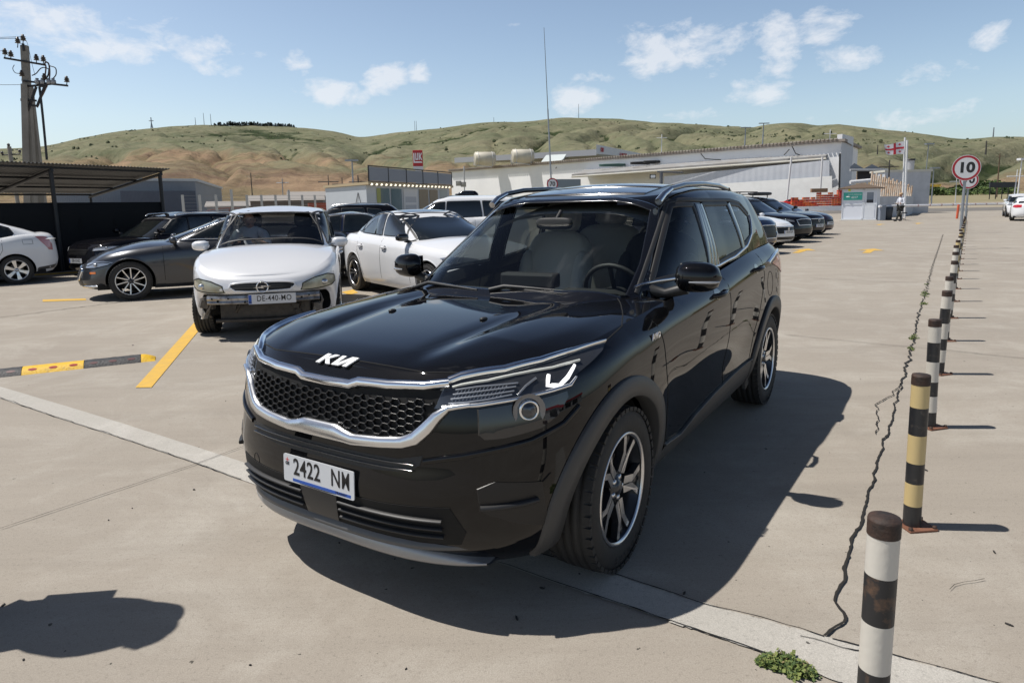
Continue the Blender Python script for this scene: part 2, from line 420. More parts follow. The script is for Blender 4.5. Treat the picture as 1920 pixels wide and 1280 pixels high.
    # ---- main surfaces
    def surfaces(c, M_P, holes=(), hood_x=(-.49, .74), doors=None, interior=True, deck_x=None, wind=None, glassy=None, clad=None):
        """holes: list of (kind, polygon) removed from the cabin; kind 's' side (x,z), 'f' front (y,z), 'r' rear"""
        P = c.P; arches = P['arches']
        def emit(faces, name, m):
            if not faces: return None
            mb = MB(); idx = {}
            for f in faces:
                fs = []
                for v in f:
                    k = (round(v.x, 5), round(v.y, 5), round(v.z, 5))
                    if k not in idx: idx[k] = len(mb.v); mb.v.append(k)
                    fs.append(idx[k])
                ff = [a for i, a in enumerate(fs) if a != fs[i-1]]
                if len(set(ff)) >= 3: mb.f.append(tuple(dict.fromkeys(ff))); mb.m.append(0); mb.sm.append(True)
            return mb.build(name, m, c.root)
        def cut(v):
            for (xa, za, ra) in arches:
                if abs(v.y) > .45:
                    dx, dz = v.x-xa, v.z-za; r = math.hypot(dx, dz)
                    if r < ra: return (xa, za, ra, r)
            return None
        body, dparts = [], {}
        for sg, rows in c.bodyrows.items():
            n = len(rows[0])
            for i in range(len(rows)-1):
                for k in range(n-1):
                    q = [rows[i][k], rows[i][k+1], rows[i+1][k+1], rows[i+1][k]]
                    cs = [cut(v) for v in q]
                    if all(cs): continue
                    qq = []
                    for v, h in zip(q, cs):
                        if h: s = h[2]/max(h[3], 1e-4); v = Vector((h[0]+(v.x-h[0])*s, v.y, h[1]+(v.z-h[1])*s))
                        qq.append(v)
                    cen = sum(qq, Vector())/4; key = None
                    if doors:
                        for di, (x0, x1, z0) in enumerate(doors):
                            if x1 < cen.x < x0 and cen.z > z0: key = (di, sg)
                    (dparts.setdefault(key, []) if key else body).append(qq)
        hood, deck = [], []
        rows = c.cap
        for i in range(len(rows)-1):
            for k in range(len(rows[0])-1):
                q = [rows[i][k], rows[i][k+1], rows[i+1][k+1], rows[i+1][k]]; x = sum(v.x for v in q)/4; y = sum(v.y for v in q)/4
                xlim = hood_x[0]+.10*(abs(y)/.75)**2*-1
                if x > xlim: hood.append(q)
                elif not interior or (deck_x is not None and x < deck_x): deck.append(q)
        body += deck
        c.o_body = emit(body, 'body', M_P); c.o_hood = emit(hood, 'hood', M_P)
        c.o_doors = {k: emit(f, 'door' if True else '', M_P) for k, f in dparts.items()}
        cab = []
        for rows in list(c.greenrows.values())+[c.roofcap]:
            for i in range(len(rows)-1):
                for k in range(len(rows[0])-1):
                    q = [rows[i][k], rows[i][k+1], rows[i+1][k+1], rows[i+1][k]]; rem = False
                    nrm = (q[2]-q[0]).cross(q[3]-q[1])
                    if nrm.length < 1e-9: continue
                    nrm.normalize()
                    for kind, poly in holes:
                        if kind == 's' and abs(nrm.y) > .55 and any(in_poly((v.x, v.z), poly) for v in q): rem = True
                        if kind == 'f' and abs(nrm.x) > .25 and q[0].x > P['gxmf']-.2 and any(in_poly((v.y, v.z), poly) for v in q): rem = True
                        if kind == 'r' and abs(nrm.x) > .2 and q[0].x < P['gxmr']+.2 and any(in_poly((v.y, v.z), poly) for v in q): rem = True
                    if not rem: cab.append(q)
        c.o_cabin = emit(cab, 'roof', M_P)
    def wells(c, depth=.30):
        mb = MB()
        for (xa, za, ra) in c.P['arches']:
            for sg in (1, -1):
                ys = c.P['hw']-.07; n = 36; rows = []
                for y in (ys, ys-depth):
                    rows.append([Vector((xa+ra*math.cos(a), sg*y, za+ra*math.sin(a))) for a in np.linspace(-.1, math.pi+.1, n)])
                rows.append([Vector((xa+(ra*.1)*math.cos(a), sg*(ys-depth), za+ra*.1*math.sin(a))) for a in np.linspace(-.1, math.pi+.1, n)])
                mb.grid(rows)
        # underbody
        xs = c.P['body'][0]; x0, x1 = c.P['under']
        mb.bx(x1, x0, -c.P['hw']+.13, c.P['hw']-.13, c.P['zb'][len(c.P['zb'])//2][1]+.01, c.P['zb'][len(c.P['zb'])//2][1]+.10)
        return mb.build('wheel_well', M_WELL, c.root)
    def arch_trim(c, m, wid=.065, off=.012, a0=-12, a1=192, name='arch_trim', wfun=None):
        for (xa, za, ra) in c.P['arches']:
            for sg in (1, -1):
                mb = MB(); rows = []; yl = None
                A = np.linspace(R(a0), R(a1), 70)
                for a in A:
                    r = []; w_ = wid*(wfun(math.degrees(a)) if wfun else 1)
                    for t, o in ((0, -.06), (0, off-.006), (.04, off), (.5, off*1.0), (.96, off), (1, off-.005), (1, -.01)):
                        rr = ra+w_*t; x, z = xa+rr*math.cos(a), za+rr*math.sin(a)
                        h = c.side(x, max(z, c.zbf(x)+.03), sg, c.bvh_body)
                        y = abs(h[0].y) if h else (yl or c.P['hw']*.95)
                        yl = y
                        r.append(Vector((x, sg*(y+o), z)))
                    rows.append(r)
                mb.grid(rows); mb.build(name, m, c.root)
def plate_obj(c, name, center, wid, hei, ny, texts, band=None, holder=True, tilt=0):
    """licence plate facing +x (ny=1) or -x (ny=-1) of car c"""
    fx = 1 if ny > 0 else -1
    M = frame(center, (0, fx, 0), (tilt, 0, 1)); M2 = M.to_3x3()
    mb = MB(); r = .008; poly = []
    for (sx, sy) in ((1, 1), (-1, 1), (-1, -1), (1, -1)):
        for k in range(4):
            a = math.atan2(sy, sx)-math.pi/4+math.pi/2*k/3*1.0
            poly.append((sx*(wid/2-r)+r*math.cos(a), sy*(hei/2-r)+r*math.sin(a)))
    mb.prism(poly, M, .004, 0)
    rimm = [(x*1.0, y*1.0) for x, y in poly]
    o = mb.build(name, [mat('plate white', (.62, .64, .67), .35)], c.root)
    t = MB()
    for (txt, size, px, py, bold, sx, sp, mi) in texts:
        add_text(t, txt, M @ Matrix.Translation((px, py, .0047)), size, mi, depth=.0012, bold=bold, sx=sx, spacing=sp)
    if band:
        for (x0, x1, y0, y1, mi) in band: t.prism([(x0, y0), (x1, y0), (x1, y1), (x0, y1)], M @ Matrix.Translation((0, 0, .004)), .0006, mi)
    fr = [M @ Vector((x*.99, y*.985, .004)) for x, y in poly]
    t.build('plate_lettering', [mat('plate ink', (.012, .012, .014), .4), mat('plate blue', (.03, .10, .42), .4), mat('plate red', (.6, .08, .08), .4)], o)
    return o
def wheel(c, x, y, Rt, Rr, width, style, steer=0, face=None, sg=1, spin=0, cmat=None, texture=None, lean=0):
    """wheel mesh is the rim; the tyre is its child"""
    face = face or M_RIMFACE
    M0 = Matrix.Translation((x, sg*y, Rt)) @ Matrix.Rotation(steer, 4, 'Z') @ Matrix.Rotation(R(-90)*sg, 4, 'X')   # local +Z points outward
    if sg < 0: M0 = Matrix.Translation((x, sg*y, Rt)) @ Matrix.Rotation(steer, 4, 'Z') @ Matrix.Rotation(R(90), 4, 'X')
    key = ('wheel', Rt, Rr, width, style)
    if key not in WH:
        t = MB(); hw = width/2
        prof = [(Rr-.004, -hw+.012), (Rr+.012, -hw+.002), (Rr+(Rt-Rr)*.5, -hw-.004), (Rt-.018, -hw+.008), (Rt-.006, -hw+.022)]
        for g in (-.55, -.18, .18, .55): gy = g*hw; prof += [(Rt, gy-.007), (Rt-.008, gy-.005), (Rt-.008, gy+.005), (Rt, gy+.007)]
        prof += [(Rt-.006, hw-.022), (Rt-.018, hw-.008), (Rr+(Rt-Rr)*.62, hw+.004), (Rr+(Rt-Rr)*.3, hw+.004), (Rr+.012, hw-.002), (Rr-.004, hw-.012)]
        t.lathe(prof, 72)
        nb = 46                                            # shoulder blocks
        for i in range(nb):
            a = 2*math.pi*i/nb
            for s_ in (1, -1):
                Mx = Matrix.Rotation(a, 4, 'Z')
                t.box(Mx @ Vector((Rt-.012, 0, s_*(hw-.014))), (.016, 2*math.pi*Rt/nb*.72, .030), (Mx.to_3x3()))
        if texture:
            for i, ch in enumerate(texture):
                a = R(90)+(len(texture)/2-.5-i)*R(9); rr = Rr+(Rt-Rr)*.50
                add_text(t, ch, Matrix.Translation((rr*math.cos(a), rr*math.sin(a), hw+.0045)) @ Matrix.Rotation(a-R(90), 4, 'Z'), .036, depth=.002, bold=.0008)
        w = MB(); hb = width/2
        w.lathe([(Rr, -hb+.01), (Rr-.018, -hb+.02), (Rr-.03, 0), (Rr-.014, hb-.03), (Rr+.002, hb-.008)], 64, mi=0)
        w.lathe([(Rr+.003, hb-.010), (Rr+.004, hb-.003), (Rr-.007, hb-.002), (Rr-.012, hb-.012)], 64, mi=1)
        disc = hb-.085
        w.lathe([(.001, disc), (Rr*.62, disc), (Rr*.62, disc-.02)], 40, mi=2)
        zf = hb-.016; dz = .03
        def pr(poly, a, z1=zf, mi_top=1, d=dz, dish=0):
            M = Matrix.Rotation(a, 4, 'Z'); n = len(poly)
            def zz(x, y): r = math.hypot(x, y)/Rr; return z1-.022*max(0, 1-r)**1.5-dish
            top = [M @ Vector((px, py, zz(px, py))) for px, py in poly]; cx = sum(p[0] for p in poly)/n; cy = sum(p[1] for p in poly)/n
            bot = [M @ Vector((cx+(px-cx)*1.12 if False else px, py*1.0, zz(px, py)-d)) for px, py in poly]
            w.add(top, [tuple(range(n))], mi_top, False)
            w.add(top+bot, [(i, (i+1) % n, n+(i+1) % n, n+i) for i in range(n)], 0, False)
        r_ = Rr
        if style == 'y5':
            for i in range(5):
                a = 2*math.pi*i/5+R(90)
                for s_ in (1, -1):
                    # half of a Y: stem then arm to the rim, groove in the middle
                    pr([(.26*r_, s_*.014*r_), (.60*r_, s_*.012*r_), (.985*r_, s_*.22*r_), (.965*r_, s_*.34*r_), (.62*r_, s_*.145*r_), (.28*r_, s_*.155*r_)][::s_], a)
                    pr([(.60*r_, s_*.02*r_), (.975*r_, s_*.17*r_), (.975*r_, s_*.05*r_), (.6*r_, s_*.0*r_)][::s_], a, zf-.012, 0)
                pr([(.12*r_, -.11*r_), (.97*r_, -.03*r_), (.97*r_, .03*r_), (.12*r_, .11*r_)], a, zf-.008, 0)
        elif style == 'ten':
            for i in range(10):
                a = 2*math.pi*i/10; sk = .16 if i % 2 else .10
                pr([(.20*r_, -.03*r_), (.97*r_, (sk-.045)*r_), (.97*r_, (sk+.035)*r_), (.20*r_, .035*r_)], a)
        elif style == 'six':
            for i in range(6):
                a = 2*math.pi*i/6+.2
                pr([(.14*r_, -.10*r_), (.55*r_, -.13*r_), (.97*r_, -.20*r_), (.97*r_, .20*r_), (.55*r_, .13*r_), (.14*r_, .10*r_)], a)
        else:
            for i in range(5):
                a = 2*math.pi*i/5+.1
                for s_ in (1, -1): pr([(.18*r_, s_*.02*r_), (.97*r_, s_*.10*r_), (.97*r_, s_*.20*r_), (.18*r_, s_*.12*r_)][::s_], a)
        w.lathe([(.24*r_, zf-.03), (.22*r_, zf-.018), (.13*r_, zf-.012), (.12*r_, zf-.006), (.001, zf-.004)], 30, mi=0)
        for i in range(5):
            a = 2*math.pi*i/5+.3; w.lathe([(.012, zf-.03), (.012, zf-.012), (.001, zf-.010)], 8, Matrix.Translation((.19*r_*math.cos(a), .19*r_*math.sin(a), 0)), 1)
        WH[key] = (t, w)
    t, w = WH[key]
    o = w.build('wheel', [M_RIMDARK if style != 'six' else mat('silver alloy', (.55, .56, .58), .3, .8), face, mat('brake disc', (.16, .15, .145), .4, .9)], c.root, recalc=True) if key not in WM else None
    if o is None:
        o = bpy.data.objects.new('wheel', WM[key][0]); col.objects.link(o); o.parent = c.root
        ty = bpy.data.objects.new('tyre', WM[key][1]); col.objects.link(ty); ty.parent = o
    else:
        ty = t.build('tyre', M_TYRE, o, recalc=True); WM[key] = (o.data, ty.data)
    o.matrix_local = M0 @ Matrix.Rotation(spin, 4, 'Z')
    return o
WH, WM = {}, {}
def mirror_obj(c, x, y, z, sg, m, size=(.10, .125, .085), arm=True, sig=True, rotz=0):
    """door mirror; centre of housing at x, sg*y, z"""
    mb = MB(); Mr = Matrix.Rotation(sg*rotz, 3, 'Z')
    n, k = 20, 14; rows = []
    for i in range(k+1):                                   # sections outward: flat back (rear face), rounded front
        t = i/k; yy = -size[1]+2*size[1]*t; e = (1-abs(2*t-1)**3.2)**.5
        r = []
        for j in range(n):
            a = 2*math.pi*j/n; cx, cz = math.cos(a), math.sin(a)
            X = size[0]*(abs(cx)**.8*math.copysign(1, cx))*(1.0 if cx > 0 else .35)*e; Z = size[2]*(abs(cz)**.75*math.copysign(1, cz))*e*(1-.10*t if cz > 0 else 1-.12*t)
            r.append(Vector((x, sg*y, z))+Mr @ Vector((X, sg*yy, Z)))
        rows.append(r)
    mb.grid(rows, close=True)
    o = mb.build('mirror', m, c.root)
    g = MB(); g.add([Vector((x, sg*y, z))+Mr @ Vector((-.036, sg*a*size[1]*.82, b*size[2]*.78)) for a, b in ((-1, -1), (1, -.8), (1.0, .8), (-1, 1))], [(0, 1, 2, 3)], 0, False)
    g.build('mirror_glass', mat('mirror glass', (.7, .72, .74), .02, 1), o)
    if arm:
        a = MB(); a.tube([(x-.01, sg*(y-size[1]*.5), z-size[2]*.75), (x+.0, sg*(y-size[1]-.05), z-size[2]-.015), (x+.02, sg*(y-size[1]-.13), z-size[2]-.005)], [.030, .026, .034], 10); a.build('mirror_arm', M_BLACKPL, o)
    if sig:
        s_ = MB(); s_.tube([Vector((x, sg*y, z))+Mr @ Vector((size[0]*q, sg*size[1]*t, -.018)) for q, t in ((1.0, -.25), (1.01, 0), (.97, .3), (.88, .6), (.7, .8), (.42, .93))], [.004, .006, .0075, .008, .0075, .005], 6); s_.build('turn_signal', mat('clear lamp strip', (.42, .43, .45), .15, .5, coat=1), o)
    return o
def handle(c, x, z, sg, m, L=.20):
    h = c.side(x, z, sg, c.bvh_body)
    if not h: return
    y = abs(h[0].y); mb = MB()
    mb.tube([(x+L/2, sg*(y-.012), z-.004), (x+L/2-.02, sg*(y+.022), z), (x, sg*(y+.034), z+.002), (x-L/2+.02, sg*(y+.024), z+.002), (x-L/2, sg*(y-.012), z+.002)], [.013, .015, .014, .014, .012], 10)
    par = None
    for k, o in c.o_doors.items():
        if k[1] == sg and c.P['doors'][k[0]][1] < x < c.P['doors'][k[0]][0]: par = o
    mb.build('handle', m, par or c.root)
    cup = MB(); c.patch(cup, [(x+.03+.05*math.cos(a), sg*y, z+.032*math.sin(a)) for a in np.linspace(0, 2*math.pi, 14, endpoint=False)], (0, -sg, 0), .0015, .02, c.bvh_body, rim=False)
    cup.build('handle_recess', M_GLOSSBLK if m is not M_CHROME else M_BLACKPL, par or c.root)
def seat(c, x, y, m, z=.62, w=.50, hr=True, name='seat'):
    mb = MB()
    mb.ell((x, y, z-.08), (.27, w/2, .10), .45, 20, 12)
    mb.ell((x-.27, y, z+.27), (.085, w/2, .36), .5, 20, 14, Matrix.Rotation(R(-14), 3, 'Y'))
    for s_ in (1, -1): mb.ell((x-.22, y+s_*w*.43, z+.22), (.10, .055, .28), .7, 12, 10, Matrix.Rotation(R(-14), 3, 'Y'))
    if hr: mb.ell((x-.375, y, z+.72), (.055, .135, .105), .5, 16, 10, Matrix.Rotation(R(-12), 3, 'Y')); [mb.tube([(x-.36, y+q, z+.56), (x-.37, y+q, z+.66)], .007, 6) for q in (-.05, .05)]
    return mb.build(name, m, c.root)
# ------------------------------------------------------------------ the black SUV in front
HERO_YAW = -2.1456
def hero():
    def bulge(x, y):
        if x > .66 or x < -.7: return 0
        t = min(1, (.66-x)/.35)
        ya = .36+.10*(.66-x)                               # crease converging towards the grille
        a = abs(y)
        s = 1/(1+math.exp(-(a-ya)/.018))
        k = .016*t*s
        k -= .010*t*math.exp(-((a-ya+.05)/.05)**2)
        return k
    def deform(p, v):
        y = abs(p.y)
        if y > .5:
            for xa in (0, -2.63):
                d = (p.x-xa)/.52; p.y += math.copysign(.022*math.exp(-d*d*d*d)*math.exp(-((p.z-.62)/.25)**2), p.y)
            if -2.2 < p.x < -.4:                            # door hollow above the sill
                k = math.sin(math.pi*(p.x+2.2)/1.8); p.y -= .020*k*math.exp(-((p.z-.52)/.12)**2)
        return p
    P = dict(detail=1.35, xmf=-.15, xmr=-2.55, hw=.90, under=(.20, -3.2), doors=[(-.47, -1.50, .34), (-1.50, -2.36, .34)],
        zb=[(.9, .20), (.5, .20), (.3, .21), (-.6, .24), (-2, .25), (-3, .24), (-3.6, .28)],
        zt=[(.74, .865), (.66, .885), (.5, .91), (.10, .955), (-.3, .985), (-.6, 1.005), (-1.3, 1.05), (-1.7, 1.085), (-2.4, 1.14), (-3.1, 1.16), (-3.5, 1.10)],
        zc=[(.74, .87), (.67, .895), (.5, .935), (.2, .972), (-.1, .995), (-.4, 1.005), (-.65, 1.01), (-3.6, 1.1)],
        #      v    xf    xr     w    nf   nr
        body=[(0, .64, -3.30, .815, 3.2, 4), (.10, .735, -3.36, .855, 3.15, 4), (.22, .775, -3.40, .875, 3.1, 4), (.40, .79, -3.41, .888, 3.1, 4), (.60, .765, -3.39, .897, 3.05, 4),
              (.78, .745, -3.37, .893, 3.0, 4), (.90, .725, -3.35, .878, 2.95, 4), (.96, .705, -3.33, .848, 2.95, 4), (1, .67, -3.30, .80, 3.0, 4)],
        gxmf=-1.85, gxmr=-2.70, gres=(84, 44, 40), res=(84, 100, 40),
        green=[(0, -.32, -3.32, .795, 4.6, 4), (.3, -.60, -3.28, .765, 4.6, 4), (.6, -.87, -3.18, .715, 4.6, 4), (.86, -1.10, -3.05, .665, 4.4, 4), (.95, -1.18, -2.99, .638, 4.4, 4), (1, -1.25, -2.95, .59, 4.4, 4)],
        zg0=[(-.2, .945), (-.6, .965), (-1.3, 1.01), (-1.7, 1.045), (-2.4, 1.10), (-3.5, 1.11)],
        zr=[(-1.0, 1.475), (-1.2, 1.495), (-1.5, 1.53), (-1.9, 1.555), (-2.4, 1.55), (-2.8, 1.53), (-3.1, 1.505)], roof_crown=.045,
        arches=[(0, .335, .385), (-2.63, .335, .385)], bulge=bulge, deform=deform)
    c = Car('suv', P, 'large black compact SUV in the foreground with a white number plate reading 2422 NM', 'car', (-.3114, 3.0571, 0), HERO_YAW)
    BLK = paint('black car paint', (.0045, .0046, .0055), .0, .25)
    LH = lambda pts: pts
    both = lambda f: [f(1), f(-1)]
    ws = [(-.715, .99), (.715, .99), (.70, 1.06), (.545, 1.435), (.30, 1.462), (0, 1.468), (-.30, 1.462), (-.545, 1.435), (-.70, 1.06)]
    fw = [(-.76, 1.075), (-1.29, 1.452), (-1.50, 1.458), (-1.462, 1.098)]
    rw = [(-1.625, 1.108), (-1.648, 1.462), (-2.095, 1.462), (-2.175, 1.165)]
    qw = [(-2.20, 1.19), (-2.155, 1.462), (-2.36, 1.45), (-2.53, 1.375), (-2.50, 1.31), (-2.40, 1.235)]
    rg = [(-.62, 1.06), (.62, 1.06), (.55, 1.40), (-.55, 1.40)]
    c.surfaces(BLK, holes=[('f', ws), ('s', fw), ('s', rw), ('s', qw), ('r', rg)], hood_x=(-.565, .74), doors=P['doors'], interior=True, deck_x=-9)
    c.wells(); c.arch_trim(M_GREYPL, .082, .014, a0=-15, a1=196)
    G1 = glass('car glass', (.90, .95, .93)); G2 = glass('side glass', (.62, .67, .67)); G3 = glass('rear tinted glass', (.30, .33, .33))
    up = c.root
    # --- glass
    mb = MB(); c.patch(mb, [(-.3, y, z) for y, z in ws], (-1, 0, -.05), .003, .05, c.bvh_green, rim=False); gw = mb.build('windshield', G1, up)
    mb = MB(); e = [(-.58, -.70, 1.05), (-.80, -.66, 1.17), (-1.02, -.60, 1.32), (-1.20, -.545, 1.43), (-1.25, -.30, 1.455), (-1.245, 0, 1.462), (-1.25, .30, 1.455), (-1.20, .545, 1.43), (-1.02, .60, 1.32), (-.80, .66, 1.17), (-.58, .70, 1.05)]
    c.ribbon(mb, e, [.075, .06, .055, .055, .055, .055, .055, .055, .055, .06, .075], .004, .001, c.bvh_green); c.ribbon(mb, [(-.50, -.66, 1.03), (-.42, -.3, 1.03), (-.40, 0, 1.03), (-.42, .3, 1.03), (-.50, .66, 1.03)], .10, .0045, .001, c.bvh_green)
    
    mb.build('windshield_border', M_GLOSSBLK, gw)
    mb = MB(); c.patch(mb, [(-3.4, y, z) for y, z in rg], (1, 0, -.05), .003, .06, c.bvh_green, rim=False); mb.build('rear_window', G3, up)
    for sg in (1, -1):
        for nm, pl, gm in (('front_window', fw, G2), ('rear_window', rw, G2), ('quarter_window', qw, G3)):
            mb = MB(); c.patch(mb, [(x, .7*sg, z) for x, z in pl], (0, -sg, 0), .002, .05, c.bvh_green, rim=False); g = mb.build(nm, gm, up)
            mb = MB(); c.ribbon(mb, [c.sp(x, z, sg, c.bvh_green) for x, z in pl], .034, .004, .003, c.bvh_green, closed=True); mb.build('window_seal', M_BLACKPL, g)
        mb = MB()
        for pa, pb in (((-1.48, 1.09), (-1.55, 1.46)), ((-1.61, 1.10), (-1.60, 1.46)), ((-2.17, 1.17), (-2.125, 1.46)), ((-1.545, 1.09), (-1.575, 1.46))):
            mb = MB(); c.ribbon(mb, [c.sp(pa[0], pa[1], sg, c.bvh_green), c.sp(pb[0], pb[1], sg, c.bvh_green)], .075, .006, .003, c.bvh_green); mb.build('pillar_trim', M_GLOSSBLK, up)
        mb = MB()
        # mirror sail at the front corner of the door glass
        c.patch(mb, [(x, .75*sg, z) for x, z in ((-.60, 1.03), (-.80, 1.155), (-.82, 1.06))], (0, -sg, 0), .006, .03, c.bvh_green, rim=False)
        mb.build('pillar_trim', M_GLOSSBLK, up)
        # bright strip under the glass, sweeping up behind the quarter window
        st = [(-.66, 1.062), (-1.2, 1.083), (-1.62, 1.098), (-1.95, 1.125), (-2.244, 1.178), (-2.44, 1.25), (-2.555, 1.335), (-2.575, 1.375)]
        mb = MB(); c.ribbon(mb, [c.sp(x, z, sg, c.bvh_green) for x, z in st], [.012, .016, .018, .020, .022, .024, .022, .010], .006, .006, c.bvh_green); mb.build('window_chrome_strip', M_SATIN, up)
        mb = MB(); c.ribbon(mb, [c.sp(x, z, sg, c.bvh_green) for x, z in [(-.64, 1.035), (-.95, 1.24), (-1.29, 1.467), (-1.6, 1.485), (-2.2, 1.483), (-2.42, 1.462), (-2.565, 1.39)]], .026, .004, .004, c.bvh_green); mb.build('door_frame_seal', M_BLACKPL, up)
        # roof rail
        mb = MB(); A = [(-1.20, .565, 1.475), (-1.27, .57, 1.515), (-1.38, .572, 1.548), (-1.6, .575, 1.573), (-1.95, .578, 1.586), (-2.3, .576, 1.580), (-2.55, .57, 1.560), (-2.62, .568, 1.53)]
        mb.tube([(x, sg*y, z) for x, y, z in A[2:]], [.016, .017, .017, .017, .015, .010], 8); rl = mb.build('roof_rail', M_GLOSSBLK, up)
        mb = MB(); mb.tube([(x, sg*y, z) for x, y, z in A[:3]], [.022, .019, .0155], 8); mb.build('rail_foot', M_SATIN, rl)
        mb = MB(); mb.tube([(-2.56, sg*.572, 1.558), (-2.63, sg*.57, 1.52)], [.017, .024], 8); mb.build('rail_foot', M_GLOSSBLK, rl)
    mb = MB(); c.ribbon(mb, [(-1.48, -.42, 1.6), (-1.48, .42, 1.6)], .25, .004, .001, c.bvh_green); c.ribbon(mb, [(-1.75, -.42, 1.6), (-1.75, .42, 1.6)], .25, .004, .001, c.bvh_green); mb.build('sunroof', M_GLOSSBLK, up)
    # --- front face
    GP = mat('grille plastic', (.012, .012, .013), .3)
    mb = MB(); gp = [(-.52, .84), (-.3, .835), (-.13, .815), (.13, .815), (.3, .835), (.52, .84), (.47, .74), (.43, .69), (.38, .672), (.18, .668), (.1, .685), (-.1, .685), (-.18, .668), (-.38, .672), (-.43, .69), (-.47, .74)]
    c.patch(mb, [(.75, y, z) for y, z in gp], (-1, 0, 0), .004, .04, c.bvh_body); gr = mb.build('grille', mat('grille void', (.002, .002, .002), .8), up)
    mb = MB(); W_, H_ = .070, .028; iz = 0                  # stretched hexagon mesh
    z = .655
    while z < .86:
        for k in range(-7, 8):
            y = k*W_+(W_/2 if iz % 2 else 0)
            hexp = [(y-W_*.36, z), (y-W_*.16, z+H_*.5), (y+W_*.16, z+H_*.5), (y+W_*.36, z)]
            segs = [((y-W_*.16, z+H_*.5), (y+W_*.16, z+H_*.5)), ((y+W_*.16, z+H_*.5), (y+W_*.36, z)), ((y+W_*.36, z), (y+W_*.66-.002, z)), ((y+W_*.36, z), (y+W_*.16, z-H_*.5))][:4]
            for a, b in [((y-W_*.18, z), (y+W_*.18, z)), ((y+W_*.18, z), (y+W_*.34, z+H_*.5)), ((y+W_*.18, z), (y+W_*.34, z-H_*.5)), ]:
                if in_poly(a, gp) and in_poly(b, gp):
                    c.ribbon(mb, [(.78, a[0], a[1]), (.78, b[0], b[1])], .0055, .007, .007, c.bvh_body, step=.06)
        z += H_*.5; iz += 1
    mb.build('grille_mesh', mat('grille mesh plastic', (.012, .012, .013), .3), gr)
    mb = MB(); up_pts = [(.60, -.555, .868), (.676, -.44, .856), (.70, -.30, .845), (.706, -.165, .838), (.712, -.125, .826), (.714, 0, .824), (.712, .125, .826), (.706, .165, .838), (.70, .30, .845), (.676, .44, .856), (.632, .52, .862)]
    c.ribbon(mb, up_pts, [.026, .034, .036, .036, .036, .038, .036, .036, .036, .034, .030], .012, .012, c.bvh_body, side=.0); 
    mb.build('grille_chrome', M_CHROME, gr)
    mb = MB(); lo = [(0, .652, .068), (.085, .652, .068), (.125, .646, .054), (.17, .641, .046), (.30, .651, .044), (.385, .661, .046), (.43, .678, .050), (.468, .715, .048), (.50, .757, .040), (.535, .786, .022), (.60, .799, .017)]
    lo = [(-a, b, w_) for a, b, w_ in lo[:0:-1]]+lo
    def fr(y, z):
        h = c.hit((2, y, z), (-1, 0, 0), c.bvh_body); return h[0]
    c.ribbon(mb, [fr(a, b) for a, b, w_ in lo], [w_ for a, b, w_ in lo], .010, .016, c.bvh_body, step=.02); mb.build('grille_chrome', M_SATIN, gr)
    for sg in (1, -1):
        S = lambda L: [(x, y*sg, z) for x, y, z in L]
        dd = (-1, -.95*sg, 0)
        top = [(.645, .522, .868), (.50, .657, .894), (.377, .734, .915), (.228, .788, .932), (.045, .83, .944)]
        bot = [(.683, .492, .781), (.612, .625, .803), (.524, .725, .824), (.415, .80, .842), (.343, .832, .85), (.30, .838, .875), (.10, .848, .925)]
        mb = MB(); c.patch(mb, S(top+bot[::-1]), dd, .005, .03, c.bvh_body); hl = mb.build('headlight', mat('headlamp dark lens', (.05, .053, .06), .08, .3, coat=1), up)
        mb = MB(); c.ribbon(mb, S([(.634, .515, .876), (.60, .545, .884), (.50, .657, .905), (.377, .734, .926), (.228, .788, .942), (.045, .832, .951)]), [.026, .028, .025, .022, .018, .009], .008, .010, c.bvh_body); mb.build('headlight_brow', M_CHROME, hl)
        mb = MB(); c.ribbon(mb, S([(.672, .515, .786), (.61, .622, .800), (.524, .723, .820), (.415, .80, .838), (.346, .832, .846), (.312, .838, .868)]), [.018, .016, .015, .014, .013, .006], .008, .008, c.bvh_body); mb.build('headlight_lower_trim', M_SATIN, hl)
        mb = MB(); c.ribbon(mb, S([(.634, .533, .852), (.563, .629, .873), (.467, .711, .893), (.369, .774, .902), (.249, .821, .911)]), .0065, .009, .003, c.bvh_body)
        mb.build('light_strip', mat('light guide', (.75, .76, .70), .25, coat=.5), hl)
        mb = MB()
        for t in (.0, .33, .66, 1.0):
            a = [Vector(p) for p in ((.656, .531, .800), (.627, .584, .806), (.586, .645, .818), (.53, .705, .832))]; b = [Vector(p) for p in ((.636, .546, .845), (.593, .606, .855), (.549, .664, .862), (.500, .712, .866))]
            c.ribbon(mb, S([tuple(p.lerp(q, t)) for p, q in zip(a, b)]), .0055, .007, .003, c.bvh_body, step=.05)
        for k in range(14):
            t = k/13; a_ = Vector((.650, .540, .806)).lerp(Vector((.56, .675, .826)), t); b_ = Vector((.632, .556, .843)).lerp(Vector((.53, .688, .862)), t)
            c.ribbon(mb, S([tuple(a_), tuple(b_)]), .0022, .007, .001, c.bvh_body, step=.05)
        mb.build('lamp_ribs', mat('lamp rib', (.34, .36, .40), .25, .6), hl)
        mb = MB(); c.ribbon(mb, S([(.401, .777, .884), (.424, .784, .853), (.385, .812, .850), (.345, .825, .872), (.287, .817+.004, .901)]), [.012, .014, .013, .014, .010], .010, .003, c.bvh_body, step=.015)
        mb.build('running_light', mat('running light', (.9, .9, .92), .3, emit=((1, 1, 1), .9)), hl)
        mb = MB(); c.ribbon(mb, S([(.519, .722, .832), (.49, .738, .86), (.445, .752, .880)]), .008, .007, .003, c.bvh_body); mb.build('lamp_divider', M_LENS, hl)
